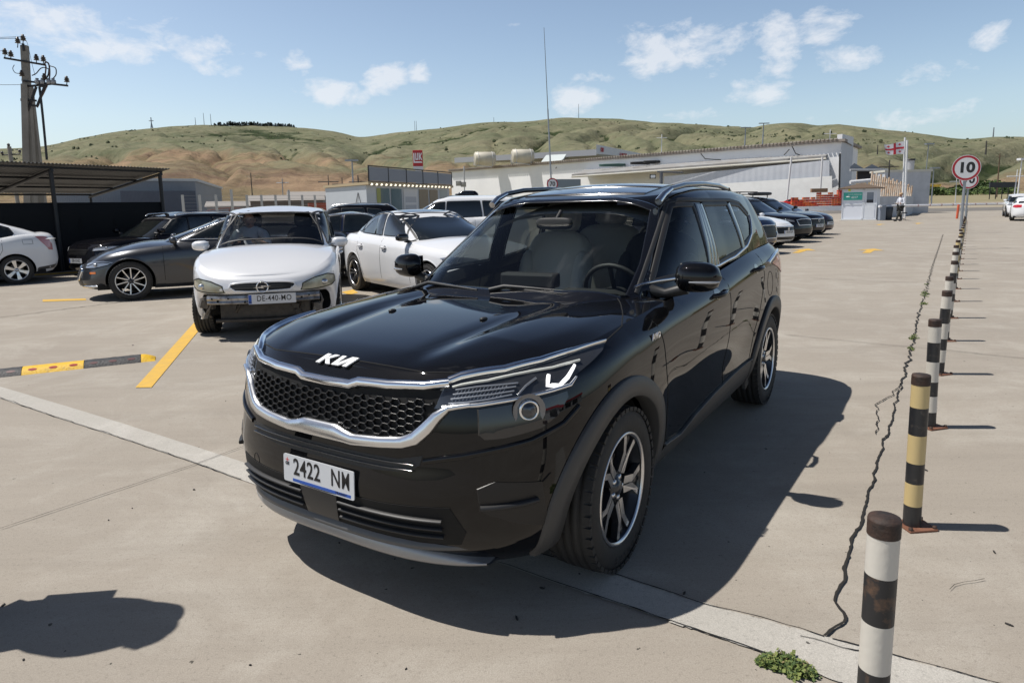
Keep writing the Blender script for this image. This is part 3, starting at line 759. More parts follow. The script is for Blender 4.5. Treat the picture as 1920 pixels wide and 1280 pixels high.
        bxp = [(.614, .624, .786), (.63, .637, .70), (.622, .652, .686), (.579, .706, .692), (.474, .79, .718), (.415, .822, .752), (.36, .834, .808), (.36, .83, .828), (.415, .80, .820), (.524, .725, .806)]
        mb = MB(); c.patch(mb, S(bxp), dd, .003, .03, c.bvh_body); hb = mb.build('lower_headlight', mat('lower lamp lens', (.012, .012, .014), .04, coat=1), up)
        q, n = c.near((.503, sg*.757, .782), c.bvh_body); n = Vector((n.x, n.y, 0)).normalized(); M = frame(q+n*.002, n.cross(Vector((0, 0, 1))), (0, 0, 1))
        if (M.to_3x3() @ Vector((0, 0, 1))).dot(n) < 0: M = frame(q+n*.002, -n.cross(Vector((0, 0, 1))), (0, 0, 1))
        mb = MB(); mb.lathe([(.036, -.01), (.037, .006), (.030, .009), (.028, .003)], 28, M, 0); mb.build('projector_ring', M_CHROME, hb)
        mb = MB(); mb.lathe([(.028, .002), (.022, .010), (.012, .014), (.0005, .016)], 24, M, 0); mb.build('projector_lens', mat('projector glass', (.03, .035, .045), .03, coat=1), hb)
        mb = MB(); mb.lathe([(.040, .000), (.047, .004), (.060, .006)], 20, M, 0); mb.build('reflector_bowl', mat('reflector bowl', (.20, .21, .23), .25, .8), hb)
        # corner air pocket
        mb = MB(); c.patch(mb, S([(.488, .797, .530), (.62, .69, .545), (.66, .645, .52), (.655, .65, .44), (.557, .735, .385), (.446, .797, .35)]), dd, .003, .03, c.bvh_body)
        fp = mb.build('air_pocket', mat('pocket black plastic', (.008, .008, .009), .4), up)
        mb = MB(); c.ribbon(mb, S([(.655, .65, .455), (.60, .70, .46), (.50, .78, .47)]), .018, .006, .012, c.bvh_body); mb.build('pocket_fin', M_BLACKPL, fp)
        mb = MB(); c.ribbon(mb, S([(.72, .463, .600), (.669, .59, .628), (.60, .67, .65), (.511, .772, .678), (.40, .84, .72), (.324, .86, .768)]), .022, .002, .006, c.bvh_body, step=.02); mb.build('bumper_crease', BLK, up)
        # wrap-around lower cladding behind the pocket
        # AWD badge on the fender
        h = c.side(-.351, .905, sg, c.bvh_body); mb = MB(); M = frame(h[0]+h[1]*.004, (-sg, 0, 0), (0, 0, 1)); add_text(mb, 'AWD', M, .038, depth=.004, bold=.0012); mb.build('badge_lettering', M_SATIN, up)
        # sill cladding
        mb = MB(); c.patch(mb, [(x, .88*sg, z) for x, z in ((-.42, .25), (-.47, .33), (-.56, .36), (-.75, .335), (-.95, .375), (-1.3, .405), (-1.7, .425), (-2.1, .435), (-2.19, .40), (-2.23, .26), (-1.9, .255), (-1.2, .25))], (0, -sg, 0), .008, .04, c.bvh_body, rim=False)
        c.ribbon(mb, [c.sp(x, z, sg, c.bvh_body) for x, z in ((-.52, .355), (-.75, .335), (-.95, .375), (-1.3, .405), (-1.7, .425), (-2.15, .435))], .010, .010, .004, c.bvh_body)
        mb.build('sill_cladding', M_GREYPL, up)
        # panel gaps
        mb = MB(); gp_ = [[(-.40, .965), (-.425, .87), (-.44, .72), (-.50, .52), (-.53, .36)], [(-1.50, 1.07), (-1.50, .7), (-1.50, .42)], [(-2.36, 1.12), (-2.36, .98), (-2.25, .80), (-2.13, .62), (-2.10, .44)]]
        for L_ in gp_: c.ribbon(mb, [c.sp(x, z, sg, c.bvh_body) for x, z in L_], .006, .0012, .0003, c.bvh_body)
        for x0, x1, z0 in P['doors']:
            pass
        mb.build('panel_gap', M_SEAM, up)
        o = mirror_obj(c, -.775, .935 if sg > 0 else .905, 1.125, sg, BLK, (.085, .112 if sg > 0 else .10, .078), rotz=R(8))
        handle(c, -1.31, .975, sg, BLK); handle(c, -2.20, 1.035, sg, BLK)
        # tail lamp wrapping on to the flank
        mb = MB(); c.patch(mb, [(x, .86*sg, z) for x, z in ((-2.62, 1.035), (-2.88, 1.08), (-3.2, 1.09), (-3.2, .98), (-2.95, .94), (-2.80, .99))], (0, -sg, 0), .006, .03, c.bvh_body); tl = mb.build('tail_light', M_RED, up)
        mb = MB(); c.ribbon(mb, [c.sp(x, z, sg, c.bvh_body) for x, z in ((-2.50, 1.045), (-2.75, 1.085), (-3.05, 1.10))], .022, .010, .006, c.bvh_body); mb.build('tail_light_trim', M_CHROME, tl)
        # fuel flap circle
        if sg == 1:
            mb = MB(); c.ribbon(mb, [c.sp(-2.53+.085*math.cos(a), .90+.085*math.sin(a), sg, c.bvh_body) for a in np.linspace(0, 2*math.pi, 24, endpoint=False)], .004, .001, .0003, c.bvh_body, closed=True); mb.build('fuel_flap_gap', M_SEAM, up)
    mb = MB(); seam = [(-.55, .613, 1.0), (-.46, .67, 1.0), (-.30, .752, .985), (-.17, .805, .965), (.03, .826, .945), (.228, .788, .945), (.425, .715, .918), (.58, .56, .895), (.635, .41, .893), (.645, .2, .895), (.647, 0, .897)]
    seam = seam+[(x, -y, z) for x, y, z in seam[-2::-1]]
    c.ribbon(mb, seam, .005, .0012, .0003, c.bvh_body, step=.02); mb.build('hood_gap', M_SEAM, c.o_hood)
    # badge: three angular strokes
    Mb = frame(Vector((.671, .0, .899)), (0, 1, .0), (-.28, 0, .96)); 
    q, n = c.near((.668, 0, .897), c.bvh_body); Mb = frame(q+n*.003, (0, 1, 0), Vector((0, 0, 1))-n*n.z)
    L_ = [[(-1, -.5), (-.72, .5), (-.52, .5), (-.63, .1), (-.18, .5), (.06, .5), (-.42, .05), (-.12, -.5), (-.36, -.5), (-.62, -.08), (-.68, -.28), (-.8, -.5)],
          [(-.02, -.5), (.18, .5), (.36, .5), (.52, -.1), (.80, .5), (1.0, .5), (.60, -.5), (.42, -.5), (.28, .12), (.16, -.5)]]
    mb = MB()
    def stroke(p, k=.096, kz=.0215): mb.prism([(x*k, y*kz*1.4) for x, y in p], Mb, .005)
    # K and N-like zigzag drawn as slanted bars
    for p in ([(-1.02, -.8), (-.80, -.8), (-.50, .8), (-.72, .8)], [(-.80, -.12), (-.28, .8), (-.02, .8), (-.56, -.14)], [(-.64, .04), (-.46, .20), (-.20, -.8), (-.46, -.8)],
              [(-.12, -.8), (.08, -.8), (.36, .8), (.14, .8)], [(.02, -.8), (.26, -.8), (.90, .62), (.84, .8), (.70, .8)], [(.50, -.8), (.72, -.8), (1.04, .8), (.82, .8)]): stroke(p)
    mb.build('hood_emblem', mat('emblem white', (.82, .83, .84), .3, .2), c.o_hood)
    # lower grille zone
    mb = MB(); lz = [(-.46, .60), (-.37, .60), (-.2, .598), (.2, .598), (.37, .60), (.46, .62), (.45, .585), (.40, .560), (.25, .548), (-.25, .548), (-.40, .560), (-.45, .585)]
    c.patch(mb, [(.75, y, z) for y, z in lz], (-1, 0, 0), .002, .04, c.bvh_body); hs = mb.build('bumper_slot', M_BLACKPL, up)
    mb = MB()
    for zz in (.565, .585): c.ribbon(mb, [fr(y, zz) for y in np.linspace(-.43, .43, 9)], .006, .004, .006, c.bvh_body)
    mb.build('slot_fin', M_GLOSSBLK, hs)
    ip = [(-.55, .445), (-.30, .437), (.30, .437), (.56, .45), (.60, .36), (.575, .312), (.3, .305), (0, .30), (-.3, .305), (-.56, .312), (-.59, .36)]
    mb = MB(); c.patch(mb, [(.75, y, z) for y, z in ip], (-1, 0, 0), .003, .04, c.bvh_body); it = mb.build('lower_intake', mat('intake void', (.003, .003, .003), .8), up)
    mb = MB()
    for zz in (.345, .372, .400):
        for a, b in ((-.53, -.10), (.10, .53)): c.ribbon(mb, [fr(y, zz) for y in np.linspace(a, b, 8)], .008, .006, .012, c.bvh_body)
    mb.build('intake_bar', M_BLACKPL, it)
    mb = MB(); c.patch(mb, [(.75, y, z) for y, z in ((-.10, .43), (.10, .43), (.085, .325), (-.085, .325))], (-1, 0, 0), .014, .03, c.bvh_body); mb.build('sensor_cover', mat('sensor cover plastic', (.03, .03, .031), .35), it)
    # skid strip under the nose, real bar of its own
    mb = MB(); rows = []
    for y in np.linspace(-.64, .64, 41):
        t = abs(y)/.64; x = c.hit((2, y, .26), (-1, 0, 0), c.bvh_body)[0].x+.012; zb_ = .232-.006*t; hh = .050*(1-t**5)+.004
        notch = .010*(1 if .16 < abs(y) < .19 else 0)
        rows.append([Vector((x-.14, y, zb_-.004)), Vector((x-.03, y, zb_-.006)), Vector((x+.004, y, zb_)), Vector((x+.010, y, zb_+.012)), Vector((x-.004, y, zb_+hh)), Vector((x-.05, y, zb_+hh+.006)), Vector((x-.14, y, zb_+hh))])
    mb.grid(rows, 0, True)
    mb.build('skid_plate', M_SKID, up)
    mb = MB(); rows = []
    for y in np.linspace(-.60, .60, 31):
        t = abs(y)/.60; x = c.hit((2, y, .31), (-1, 0, 0), c.bvh_body)[0].x+.004-.03*t**6
        rows.append([Vector((x-.01, y, .282)), Vector((x+.012, y, .288)), Vector((x+.010, y, .300)), Vector((x-.01, y, .318))])
    mb.grid(rows); mb.build('skid_lip', mat('skid lip plastic', (.10, .10, .102), .4), up)
    mb = MB(); c.ribbon(mb, [c.hit((2, -.41+.022*math.cos(a), .452+.026*math.sin(a)), (-1, 0, 0), c.bvh_body)[0] for a in np.linspace(0, 2*math.pi, 16, endpoint=False)], .003, .001, .0003, c.bvh_body, closed=True); mb.build('tow_cover_gap', M_SEAM, up)
    # plate
    plate_obj(c, 'number_plate', (.795, .002, .478), .385, .108, 1, [('2422', .092, -.060, .008, .0010, .80, 1.05, 0), ('N', .092, .098, .008, .0008, .74, 1.0, 0), ('M', .092, .150, .008, .0008, .62, 1.0, 0), ('GE', .018, -.170, .018, .0003, 1, 1, 0), ('TRANSIT', .013, .125, -.0425, .0002, 1, 1.2, 0)],
              band=[(-.14, .176, -.0485, -.037, 1), (-.180, -.160, .031, .034, 2), (-.1715, -.1685, .024, .041, 2)], tilt=-.05)
    mb = MB(); mb.bx(.70, .792, -.17, .17, .435, .52); mb.build('plate_holder', M_BLACKPL, up, bevel=.006)
    # wipers
    mb = MB()
    mb.tube([(-.44, -.06, 1.035), (-.46, .02, 1.055), (-.47, .15, 1.052), (-.50, .42, 1.040)], [.013, .012, .009, .005], 6); mb.tube([(-.47, .05, 1.044), (-.455, .36, 1.035), (-.58, .60, 1.030)], .006, 5)
    mb.build('wiper', M_BLACKPL, up)
    mb = MB(); mb.tube([(-.46, -.58, 1.025), (-.475, -.50, 1.05), (-.46, -.36, 1.042), (-.44, -.14, 1.030)], [.013, .012, .009, .005], 6); mb.tube([(-.52, -.62, 1.03), (-.45, -.2, 1.028)], .006, 5); mb.build('wiper', M_BLACKPL, up)
    mb = MB(); rows = [[Vector((x, y, z)) for y in np.linspace(-.68, .68, 12)] for x, z in ((-.36, .985), (-.44, 1.010), (-.52, 1.018), (-.62, 1.015))]; mb.grid(rows); mb.build('cowl', M_BLACKPL, up)
    for y in (.266, -.266):
        mb = MB(); mb.ell((.067, y, .985), (.022, .014, .008), .8, 10, 6); mb.build('washer_nozzle', M_BLACKPL, c.o_hood)
    # interior
    FAB = mat('light grey seat fabric', (.62, .60, .55), .85, bump=(300, .2)); DK = mat('dark interior plastic', (.018, .019, .02), .6)
    mb = MB(); rows = []
    for x, z in ((-.50, .985), (-.62, 1.00), (-.80, 1.00), (-.92, .97), (-.98, .90), (-.95, .75), (-.85, .55), (-.80, .35)): rows.append([Vector((x+.04*math.cos(y*2), y, z+(.025 if (.18 < y < .56 and x < -.75) else 0))) for y in np.linspace(-.76, .76, 24)])
    mb.grid(rows); mb.build('dashboard', DK, up)
    mb = MB(); mb.box((-.84, -.06, 1.045), (.10, .34, .085), Matrix.Rotation(.12, 3, 'Z')); mb.build('dash_device', M_BLACKPL, up, bevel=.015)
    Ms = Matrix.Translation((-1.06, .37, .96)) @ Matrix.Rotation(R(-66), 4, 'Y'); mb = MB()
    mb.tube([Ms @ Vector((.185*math.cos(a), .185*math.sin(a), 0)) for a in np.linspace(0, 2*math.pi, 32, endpoint=False)], .014, 8, closed=True); mb.ell(Ms @ Vector((0, 0, .0)), (.05, .07, .04), .7)
    for a in (0, R(180), R(270) if False else R(90)): mb.tube([Ms @ Vector((0, 0, 0)), Ms @ Vector((.17*math.cos(a), .17*math.sin(a), 0))], .014, 6)
    mb.build('steering_wheel', DK, up)
    seat(c, -1.45, .37, mat('dark seat fabric', (.035, .035, .038), .85), .66); seat(c, -1.42, -.37, FAB, .66)
    seat(c, -2.25, .38, FAB, .68, .60); seat(c, -2.25, -.38, FAB, .68, .60)
    mb = MB(); mb.bx(-.45, -3.1, -.845, .845, .33, .36); mb.bx(-2.5, -3.1, -.70, .70, .36, .98); mb.build('cabin_floor', DK, up)
    mb = MB(); mb.ell((-1.02, 0, 1.36), (.02, .12, .035), .5, 16, 8); mb.tube([(-1.10, 0, 1.43), (-1.03, 0, 1.37)], .012, 6); mb.build('rear_view_mirror', DK, up)
    mb = MB()
    rows = []
    for x, z in ((-1.22, 1.415), (-1.5, 1.47), (-2.0, 1.50), (-2.8, 1.46)): rows.append([Vector((x, y, z-.10*(abs(y)/.56)**4)) for y in np.linspace(-.56, .56, 14)])
    mb.grid(rows); mb.build('headliner', mat('headliner fabric', (.20, .20, .19), .9), up)
    def ramp(v, a, b): t = min(1, max(0, (v-a)/(b-a))); return t*t*(3-2*t)
    done = set()
    def warp(o):
        for k in o.children:
            if k.data and k.data.name not in done:
                done.add(k.data.name)
                for v in k.data.vertices:
                    q = v.co; q.z += (.017-.016*ramp(abs(q.y), .5, .88))*ramp(q.z, .22, .42); q.x += .026*min(0, q.x)*ramp(q.z, .6, 1.0)
            warp(k)
    warp(c.root)
    for sg in (1, -1):
        for x in (0, -2.63): wheel(c, x, .797, .338, .228, .205, 'y5', steer=R(1) if x == 0 else 0, sg=sg, spin=R(8) if x == 0 else R(20), texture='DOUGLAS')
    return c
hero()
# ------------------------------------------------------------------ lot axes: P_ runs along the row of bollards, Q_ across it
AZ = .5991; P_ = Vector((math.sin(AZ), math.cos(AZ), 0)); Q_ = Vector((math.cos(AZ), -math.sin(AZ), 0))
def V3(x, y, z=0): return Vector((x, y, z))
GR = spline([(-1000, 0), (40, 0), (60, .03), (100, .55), (150, 1.25), (220, 2.6), (320, 7), (420, 14), (600, 30)])
HORIZ = lambda u: 386.2+(956.2-u)*.01972
RIDGE = spline([(-700, 300), (-400, 290), (-100, 280), (0, 276), (60, 275), (110, 272), (180, 258), (250, 247), (285, 243), (330, 237), (420, 234), (550, 237), (640, 246), (690, 256), (760, 247), (850, 238), (930, 229), (1000, 225), (1060, 220), (1140, 220), (1230, 226), (1340, 234), (1390, 235), (1480, 229), (1560, 232), (1640, 241), (1720, 252), (1800, 262), (1850, 258), (1920, 257), (2200, 262), (2700, 280)])
def ridge_dist(u): return 2300+500*math.sin(u/420)-(500 if u > 700 else 0)*min(1, (u-700)/150 if u > 700 else 0)
def fbm(p, o=5): return noise.fractal(Vector(p), 1.0, 2.0, o, noise_basis='PERLIN_ORIGINAL')
def terrain():
    us = np.linspace(-800, 2750, 620); r0 = 170.0; ts = np.linspace(0, 1, 210)
    vs, gully = [], []
    for t in ts:
        for u in us:
            a = math.atan2(u-960, 1250); Rr = ridge_dist(u); top = at(u, RIDGE(u), 1000); d2 = math.hypot(top.x, top.y)
            Hr = CAM_H+(top.z-CAM_H)/d2*Rr
            if t <= .9:
                k = t/.9; r = r0+(Rr-r0)*k**1.25
                s = k**1.25; kk = (r-r0)/(Rr-r0)
                base = GR(min(r, 600)*math.cos(a)) if r < 420 else 14
                w = min(1, max(0, (r-300)/200)); w = w*w*(3-2*w)
                prof = .80*kk**1.25+.20*(1-math.cos(math.pi*kk))/2
                z = (GR(r*math.cos(a) if r*math.cos(a) > 0 else 0) if r < 420 else GR(420))*(1-w)+w*(14+(Hr-14)*prof)
            else:
                k2 = (t-.9)/.1; r = Rr*(1+.5*k2); z = Hr*(1-.8*k2*k2); kk = 1-k2; w = 1
            x, y = r*math.sin(a), r*math.cos(a)
            # gullies run down the slope: stretched noise in (azimuth, distance)
            wx = fbm((x/520, y/520, 3.3), 4)
            g1 = abs(noise.noise(Vector((a*8+wx*1.1, r/1500+.3*wx, 1.7)))); g2 = abs(noise.noise(Vector((a*21+wx*2.0, r/900, 9.1)))); g3 = abs(noise.noise(Vector((a*60+wx*3, r/400, 4.1))))
            amp = w*math.sin(math.pi*min(1, max(0, kk*.97)))**.7
            g = (1-min(1, g1*4.5))**2*.9+(1-min(1, g2*4.2))**2*.45+(1-min(1, g3*4))**2*.18
            z -= amp*(20*(1-min(1, g1*2.6))**1.6+8*(1-min(1, g2*2.4))**1.5+2.2*(1-min(1, g3*2.2))); z += amp*12*fbm((x/650, y/650, 7.7), 4)+amp*4*fbm((x/150, y/150, 5.5), 5)+amp*2.6*fbm((x/45, y/45, 2.2), 4)
            if k > .98 if t <= .9 else False: pass
            vs.append((x, y, z)); gully.append(min(1, g*amp))
    n = len(us); fs = [(i*n+k, i*n+k+1, (i+1)*n+k+1, (i+1)*n+k) for i in range(len(ts)-1) for k in range(n-1)]
    me = bpy.data.meshes.new('hills'); me.from_pydata(vs, [], fs); me.update()
    at_ = me.attributes.new('gully', 'FLOAT', 'POINT'); at_.data.foreach_set('value', gully)
    me.polygons.foreach_set('use_smooth', [True]*len(fs))
    m = bpy.data.materials.new('hill grass'); m.use_nodes = True; nt = m.node_tree; b = nt.nodes['Principled BSDF']; b.inputs['Roughness'].default_value = .95; b.inputs['Specular IOR Level'].default_value = .1
    N = nt.nodes.new; L = nt.links.new
    tc = N('ShaderNodeTexCoord'); at1 = N('ShaderNodeAttribute'); at1.attribute_name = 'gully'; sx = N('ShaderNodeSeparateXYZ'); L(tc.outputs['Object'], sx.inputs[0])
    def nz(scale, det=6, rough=.6):
        q = N('ShaderNodeTexNoise'); q.inputs['Scale'].default_value = scale; q.inputs['Detail'].default_value = det; q.inputs['Roughness'].default_value = rough; L(tc.outputs['Object'], q.inputs['Vector']); return q.outputs['Fac']
    def mth(op, a, b_=None, cl=False):
        q = N('ShaderNodeMath'); q.operation = op; q.use_clamp = cl
        for i, v in enumerate((a, b_)):
            if v is None: continue
            if isinstance(v, (int, float)): q.inputs[i].default_value = v
            else: L(v, q.inputs[i])
        return q.outputs[0]
    def mix(f, c1, c2):
        q = N('ShaderNodeMixRGB'); L(f, q.inputs[0]) if not isinstance(f, float) else None
        for i, c_ in ((1, c1), (2, c2)):
            if isinstance(c_, tuple): q.inputs[i].default_value = (*c_, 1)
            else: L(c_, q.inputs[i])
        return q.outputs[0]
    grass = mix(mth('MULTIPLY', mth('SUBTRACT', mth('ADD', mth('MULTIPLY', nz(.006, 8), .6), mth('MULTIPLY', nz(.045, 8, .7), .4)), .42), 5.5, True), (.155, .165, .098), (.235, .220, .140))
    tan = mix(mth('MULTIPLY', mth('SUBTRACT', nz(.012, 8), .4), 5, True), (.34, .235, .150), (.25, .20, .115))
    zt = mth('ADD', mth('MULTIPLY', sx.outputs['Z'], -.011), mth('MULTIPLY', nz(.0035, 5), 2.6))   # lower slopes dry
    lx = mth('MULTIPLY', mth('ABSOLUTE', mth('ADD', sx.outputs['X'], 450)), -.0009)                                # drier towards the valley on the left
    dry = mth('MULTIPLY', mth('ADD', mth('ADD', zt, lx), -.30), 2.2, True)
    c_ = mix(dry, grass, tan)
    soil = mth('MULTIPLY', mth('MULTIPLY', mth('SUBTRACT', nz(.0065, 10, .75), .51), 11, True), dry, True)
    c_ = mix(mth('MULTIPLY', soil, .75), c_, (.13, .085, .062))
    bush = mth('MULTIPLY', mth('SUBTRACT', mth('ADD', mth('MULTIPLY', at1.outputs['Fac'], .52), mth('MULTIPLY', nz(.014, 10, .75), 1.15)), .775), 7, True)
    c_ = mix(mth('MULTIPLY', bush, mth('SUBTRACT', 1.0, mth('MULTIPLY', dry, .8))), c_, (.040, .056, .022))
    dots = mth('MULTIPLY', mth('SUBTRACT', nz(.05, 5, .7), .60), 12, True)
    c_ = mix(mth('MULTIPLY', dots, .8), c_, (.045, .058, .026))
    c_ = mix(mth('MULTIPLY', mth('SUBTRACT', nz(.11, 8, .8), .44), 2.2, True), c_, (.10, .095, .06)) if False else c_
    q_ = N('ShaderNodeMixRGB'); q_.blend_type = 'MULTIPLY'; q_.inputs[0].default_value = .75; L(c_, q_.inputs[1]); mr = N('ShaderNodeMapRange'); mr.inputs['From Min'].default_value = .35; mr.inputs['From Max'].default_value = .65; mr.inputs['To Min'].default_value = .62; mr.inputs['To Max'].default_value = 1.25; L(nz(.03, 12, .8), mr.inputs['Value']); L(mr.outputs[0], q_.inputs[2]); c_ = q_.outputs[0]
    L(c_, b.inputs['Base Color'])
    bp = N('ShaderNodeBump'); bp.inputs['Strength'].default_value = 1.0; bp.inputs['Distance'].default_value = 7; L(nz(.04, 9, .7), bp.inputs['Height']); L(bp.outputs[0], b.inputs['Normal'])
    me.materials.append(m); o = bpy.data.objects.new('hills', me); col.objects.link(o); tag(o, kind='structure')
terrain()
# ------------------------------------------------------------------ concrete lot
def concrete(name, c1, c2, c3, streak=1.0, bump=.25):
    m = bpy.data.materials.new(name); m.use_nodes = True; nt = m.node_tree; b = nt.nodes['Principled BSDF']; N = nt.nodes.new; L = nt.links.new
    b.inputs['Roughness'].default_value = .82; b.inputs['Specular IOR Level'].default_value = .25
    tc = N('ShaderNodeTexCoord')
    def nz(scale, det=6, rough=.6, sc=(1, 1, 1), rz=0, dist=0):
        mp = N('ShaderNodeMapping'); mp.inputs['Scale'].default_value = sc; mp.inputs['Rotation'].default_value = (0, 0, rz); L(tc.outputs['Object'], mp.inputs[0])
        q = N('ShaderNodeTexNoise'); q.inputs['Scale'].default_value = scale; q.inputs['Detail'].default_value = det; q.inputs['Roughness'].default_value = rough; q.inputs['Distortion'].default_value = dist; L(mp.outputs[0], q.inputs['Vector']); return q.outputs['Fac']
    def ramp(f, a, b_):
        q = N('ShaderNodeMapRange'); q.inputs['From Min'].default_value = a; q.inputs['From Max'].default_value = b_; L(f, q.inputs['Value']); return q.outputs[0]
    def mix(f, c1, c2, bt='MIX'):
        q = N('ShaderNodeMixRGB'); q.blend_type = bt
        if isinstance(f, (int, float)): q.inputs[0].default_value = f
        else: L(f, q.inputs[0])
        for i, c_ in ((1, c1), (2, c2)):
            if isinstance(c_, tuple): q.inputs[i].default_value = (*c_, 1)
            else: L(c_, q.inputs[i])
        return q.outputs[0]
    def mul(a, k):
        q = N('ShaderNodeMath'); q.operation = 'MULTIPLY'; L(a, q.inputs[0]); q.inputs[1].default_value = k; return q.outputs[0]
    c = mix(ramp(nz(.22, 6, .6), .35, .65), c1, c2)
    c = mix(ramp(nz(1.1, 10, .72, dist=.5), .48, .66), c, c3)                        # pale cement patches
    c = mix(mul(ramp(nz(1.6, 9, .75, (.25, 2.2, 1), .62), .44, .72), .50*streak), c, tuple(k*.74 for k in c1))   # broom streaks and tyre dirt
    c = mix(mul(ramp(nz(.75, 10, .72), .56, .74), .45), c, tuple(k*.66 for k in c1))  # stains
    c = mix(mul(ramp(nz(210, 5, .8), .36, .64), .55), c, tuple(k*.45 for k in c1))  # grain
    c = mix(mul(ramp(nz(60, 6, .75), .54, .68), .50), c, tuple(k*.42 for k in c1))  # pits
    c = mix(ramp(nz(26, 2, .5), .745, .755), c, tuple(k*.22 for k in c1))           # specks of dirt
    L(c, b.inputs['Base Color'])
    bp = N('ShaderNodeBump'); bp.inputs['Strength'].default_value = bump; bp.inputs['Distance'].default_value = .006; L(nz(130, 8, .75), bp.inputs['Height']); L(bp.outputs[0], b.inputs['Normal'])
    MATS[name] = m
    return m
CON = concrete('concrete', (.385, .342, .290), (.435, .390, .330), (.50, .46, .40))
CON2 = concrete('pale cement strip', (.50, .475, .43), (.56, .53, .48), (.64, .61, .56), .5, .5)
ASPH = concrete('asphalt', (.20, .185, .17), (.235, .22, .20), (.27, .255, .235), 1.2)
def ground():
    xs = np.concatenate([np.linspace(-900, -60, 15), np.linspace(-50, 50, 11), np.linspace(60, 900, 15)]); ys = np.concatenate([np.linspace(-120, 40, 9), np.linspace(45, 230, 38)])
    rows = [[Vector((x, y, GR(y))) for x in xs] for y in ys]
    mb = MB(); mb.grid(rows); tag(mb.build('ground', [CON], recalc=False), kind='structure')
    # grass verge and sandy strip beyond the highway, on the rising ground
    def strip(name, y0, y1, m, dz, x0=-700, x1=900, wob=0, kind='structure'):
        mb = MB(); rows = []
        for y in np.linspace(y0, y1, 14): rows.append([Vector((x, y+wob*math.sin(x/23), GR(y)+dz)) for x in np.linspace(x0, x1, 60)])
        mb.grid(rows); tag(mb.build(name, m, recalc=False), kind=kind)
    strip('verge', 106, 232, mat('dry verge grass', (.20, .18, .085), .95, var=(.12, .5, (.30, .25, .15)), bump=(3, .5)), .03)
    strip('road', 68, 78, ASPH, .02); strip('road', 88, 98, ASPH, .024)
    strip('verge', 79, 87, mat('sandy verge', (.40, .33, .25), .95, var=(.3, .5, (.30, .27, .19))), .02)
    strip('verge', 99, 105.5, mat('sandy verge', (.40, .33, .25)), .026)
ground()
def flat(name, pts, m, z=.004, kind='structure', **k):
    mb = MB(); mb.add([Vector((p[0], p[1], z)) for p in pts], [tuple(range(len(pts)))], 0, False); o = mb.build(name, m, recalc=False)
    if o.data.polygons[0].normal.z < 0: o.data.flip_normals()
    return tag(o, kind=kind, **k)
def band(a, b, w0, w1=None, jag=0, step=.15, seed=1):
    """outline of a strip from a to b with ragged edges"""
    a, b = Vector(a).to_3d(), Vector(b).to_3d(); d = (b-a); n = max(2, int(d.length/step)); d.normalize(); s = Vector((-d.y, d.x, 0)); w1 = w1 or w0; L_, R_ = [], []
    for i in range(n+1):
        t = i/n; p = a.lerp(b, t); w = (w0+(w1-w0)*t)/2
        L_.append(p+s*(w+jag*fbm((i*.37, seed, .5), 3))); R_.append(p-s*(w+jag*fbm((i*.37, seed+9, .5), 3)))
    return L_+R_[::-1]
def strip_mesh(name, a, b, w, m, z, jag, step, seed, **k):
    o = band(a, b, w, None, jag, step, seed); n = len(o)//2; mb = MB()
    mb.grid([[Vector((p.x, p.y, z)) for p in o[:n]], [Vector((p.x, p.y, z)) for p in o[n:][::-1]]], 0, False); ob = mb.build(name, m, recalc=False)
    if ob.data.polygons[0].normal.z < 0: ob.data.flip_normals()
    return tag(ob, kind='structure')
# pale repair strip crossing the lane in front of the car
sc = (G(200, 806)+G(245, 803))/2
s0 = G(235, 812)
def patch_strip(up_, lo_, seed):
    def dens(L):
        P = [G(*p) for p in L]; out = []
        for i in range(len(P)-1):
            n = max(1, int((P[i+1]-P[i]).length/.025)); out += [P[i].lerp(P[i+1], k/n) for k in range(n)]
        return out+[P[-1]]
    A, B = dens(up_), dens(lo_); n = 420; pick = lambda L, t: L[min(len(L)-1, int(t*(len(L)-1)))]; rows = [[], [], []]
    for i in range(n+1):
        t = i/n; a, b = pick(A, t), pick(B, t); d = (b-a).normalized(); a = a+d*(.010*fbm((i*.9, seed, 0), 4)+.012*fbm((i*.06, seed, 3), 2)); b = b+d*(.010*fbm((i*.9, seed+5, 0), 4)+.012*fbm((i*.06, seed+5, 3), 2))
        for r, p in zip(rows, (a, a.lerp(b, .5), b)): r.append(Vector((p.x, p.y, .004 if seed == 3 else .0058)))
    mb = MB(); mb.grid(rows, 0, False); o = mb.build('pavement', CON2, recalc=False)
    if o.data.polygons[0].normal.z < 0: o.data.flip_normals()
    tag(o, kind='structure')
patch_strip([(-900, 480), (0, 725), (128, 763), (229, 794), (473, 872), (760, 962), (960, 1025), (1135, 1073)], [(-900, 492), (0, 747), (88, 777), (213, 817), (364, 868), (452, 900), (700, 985), (934, 1056), (1060, 1100)], 3)
patch_strip([(1120, 1069), (1310, 1130), (1500, 1181), (1700, 1237), (1930, 1300), (2500, 1470), (3200, 1690)], [(1045, 1095), (1219, 1153), (1442, 1229), (1560, 1275), (1700, 1322), (2300, 1540), (3000, 1800)], 8)
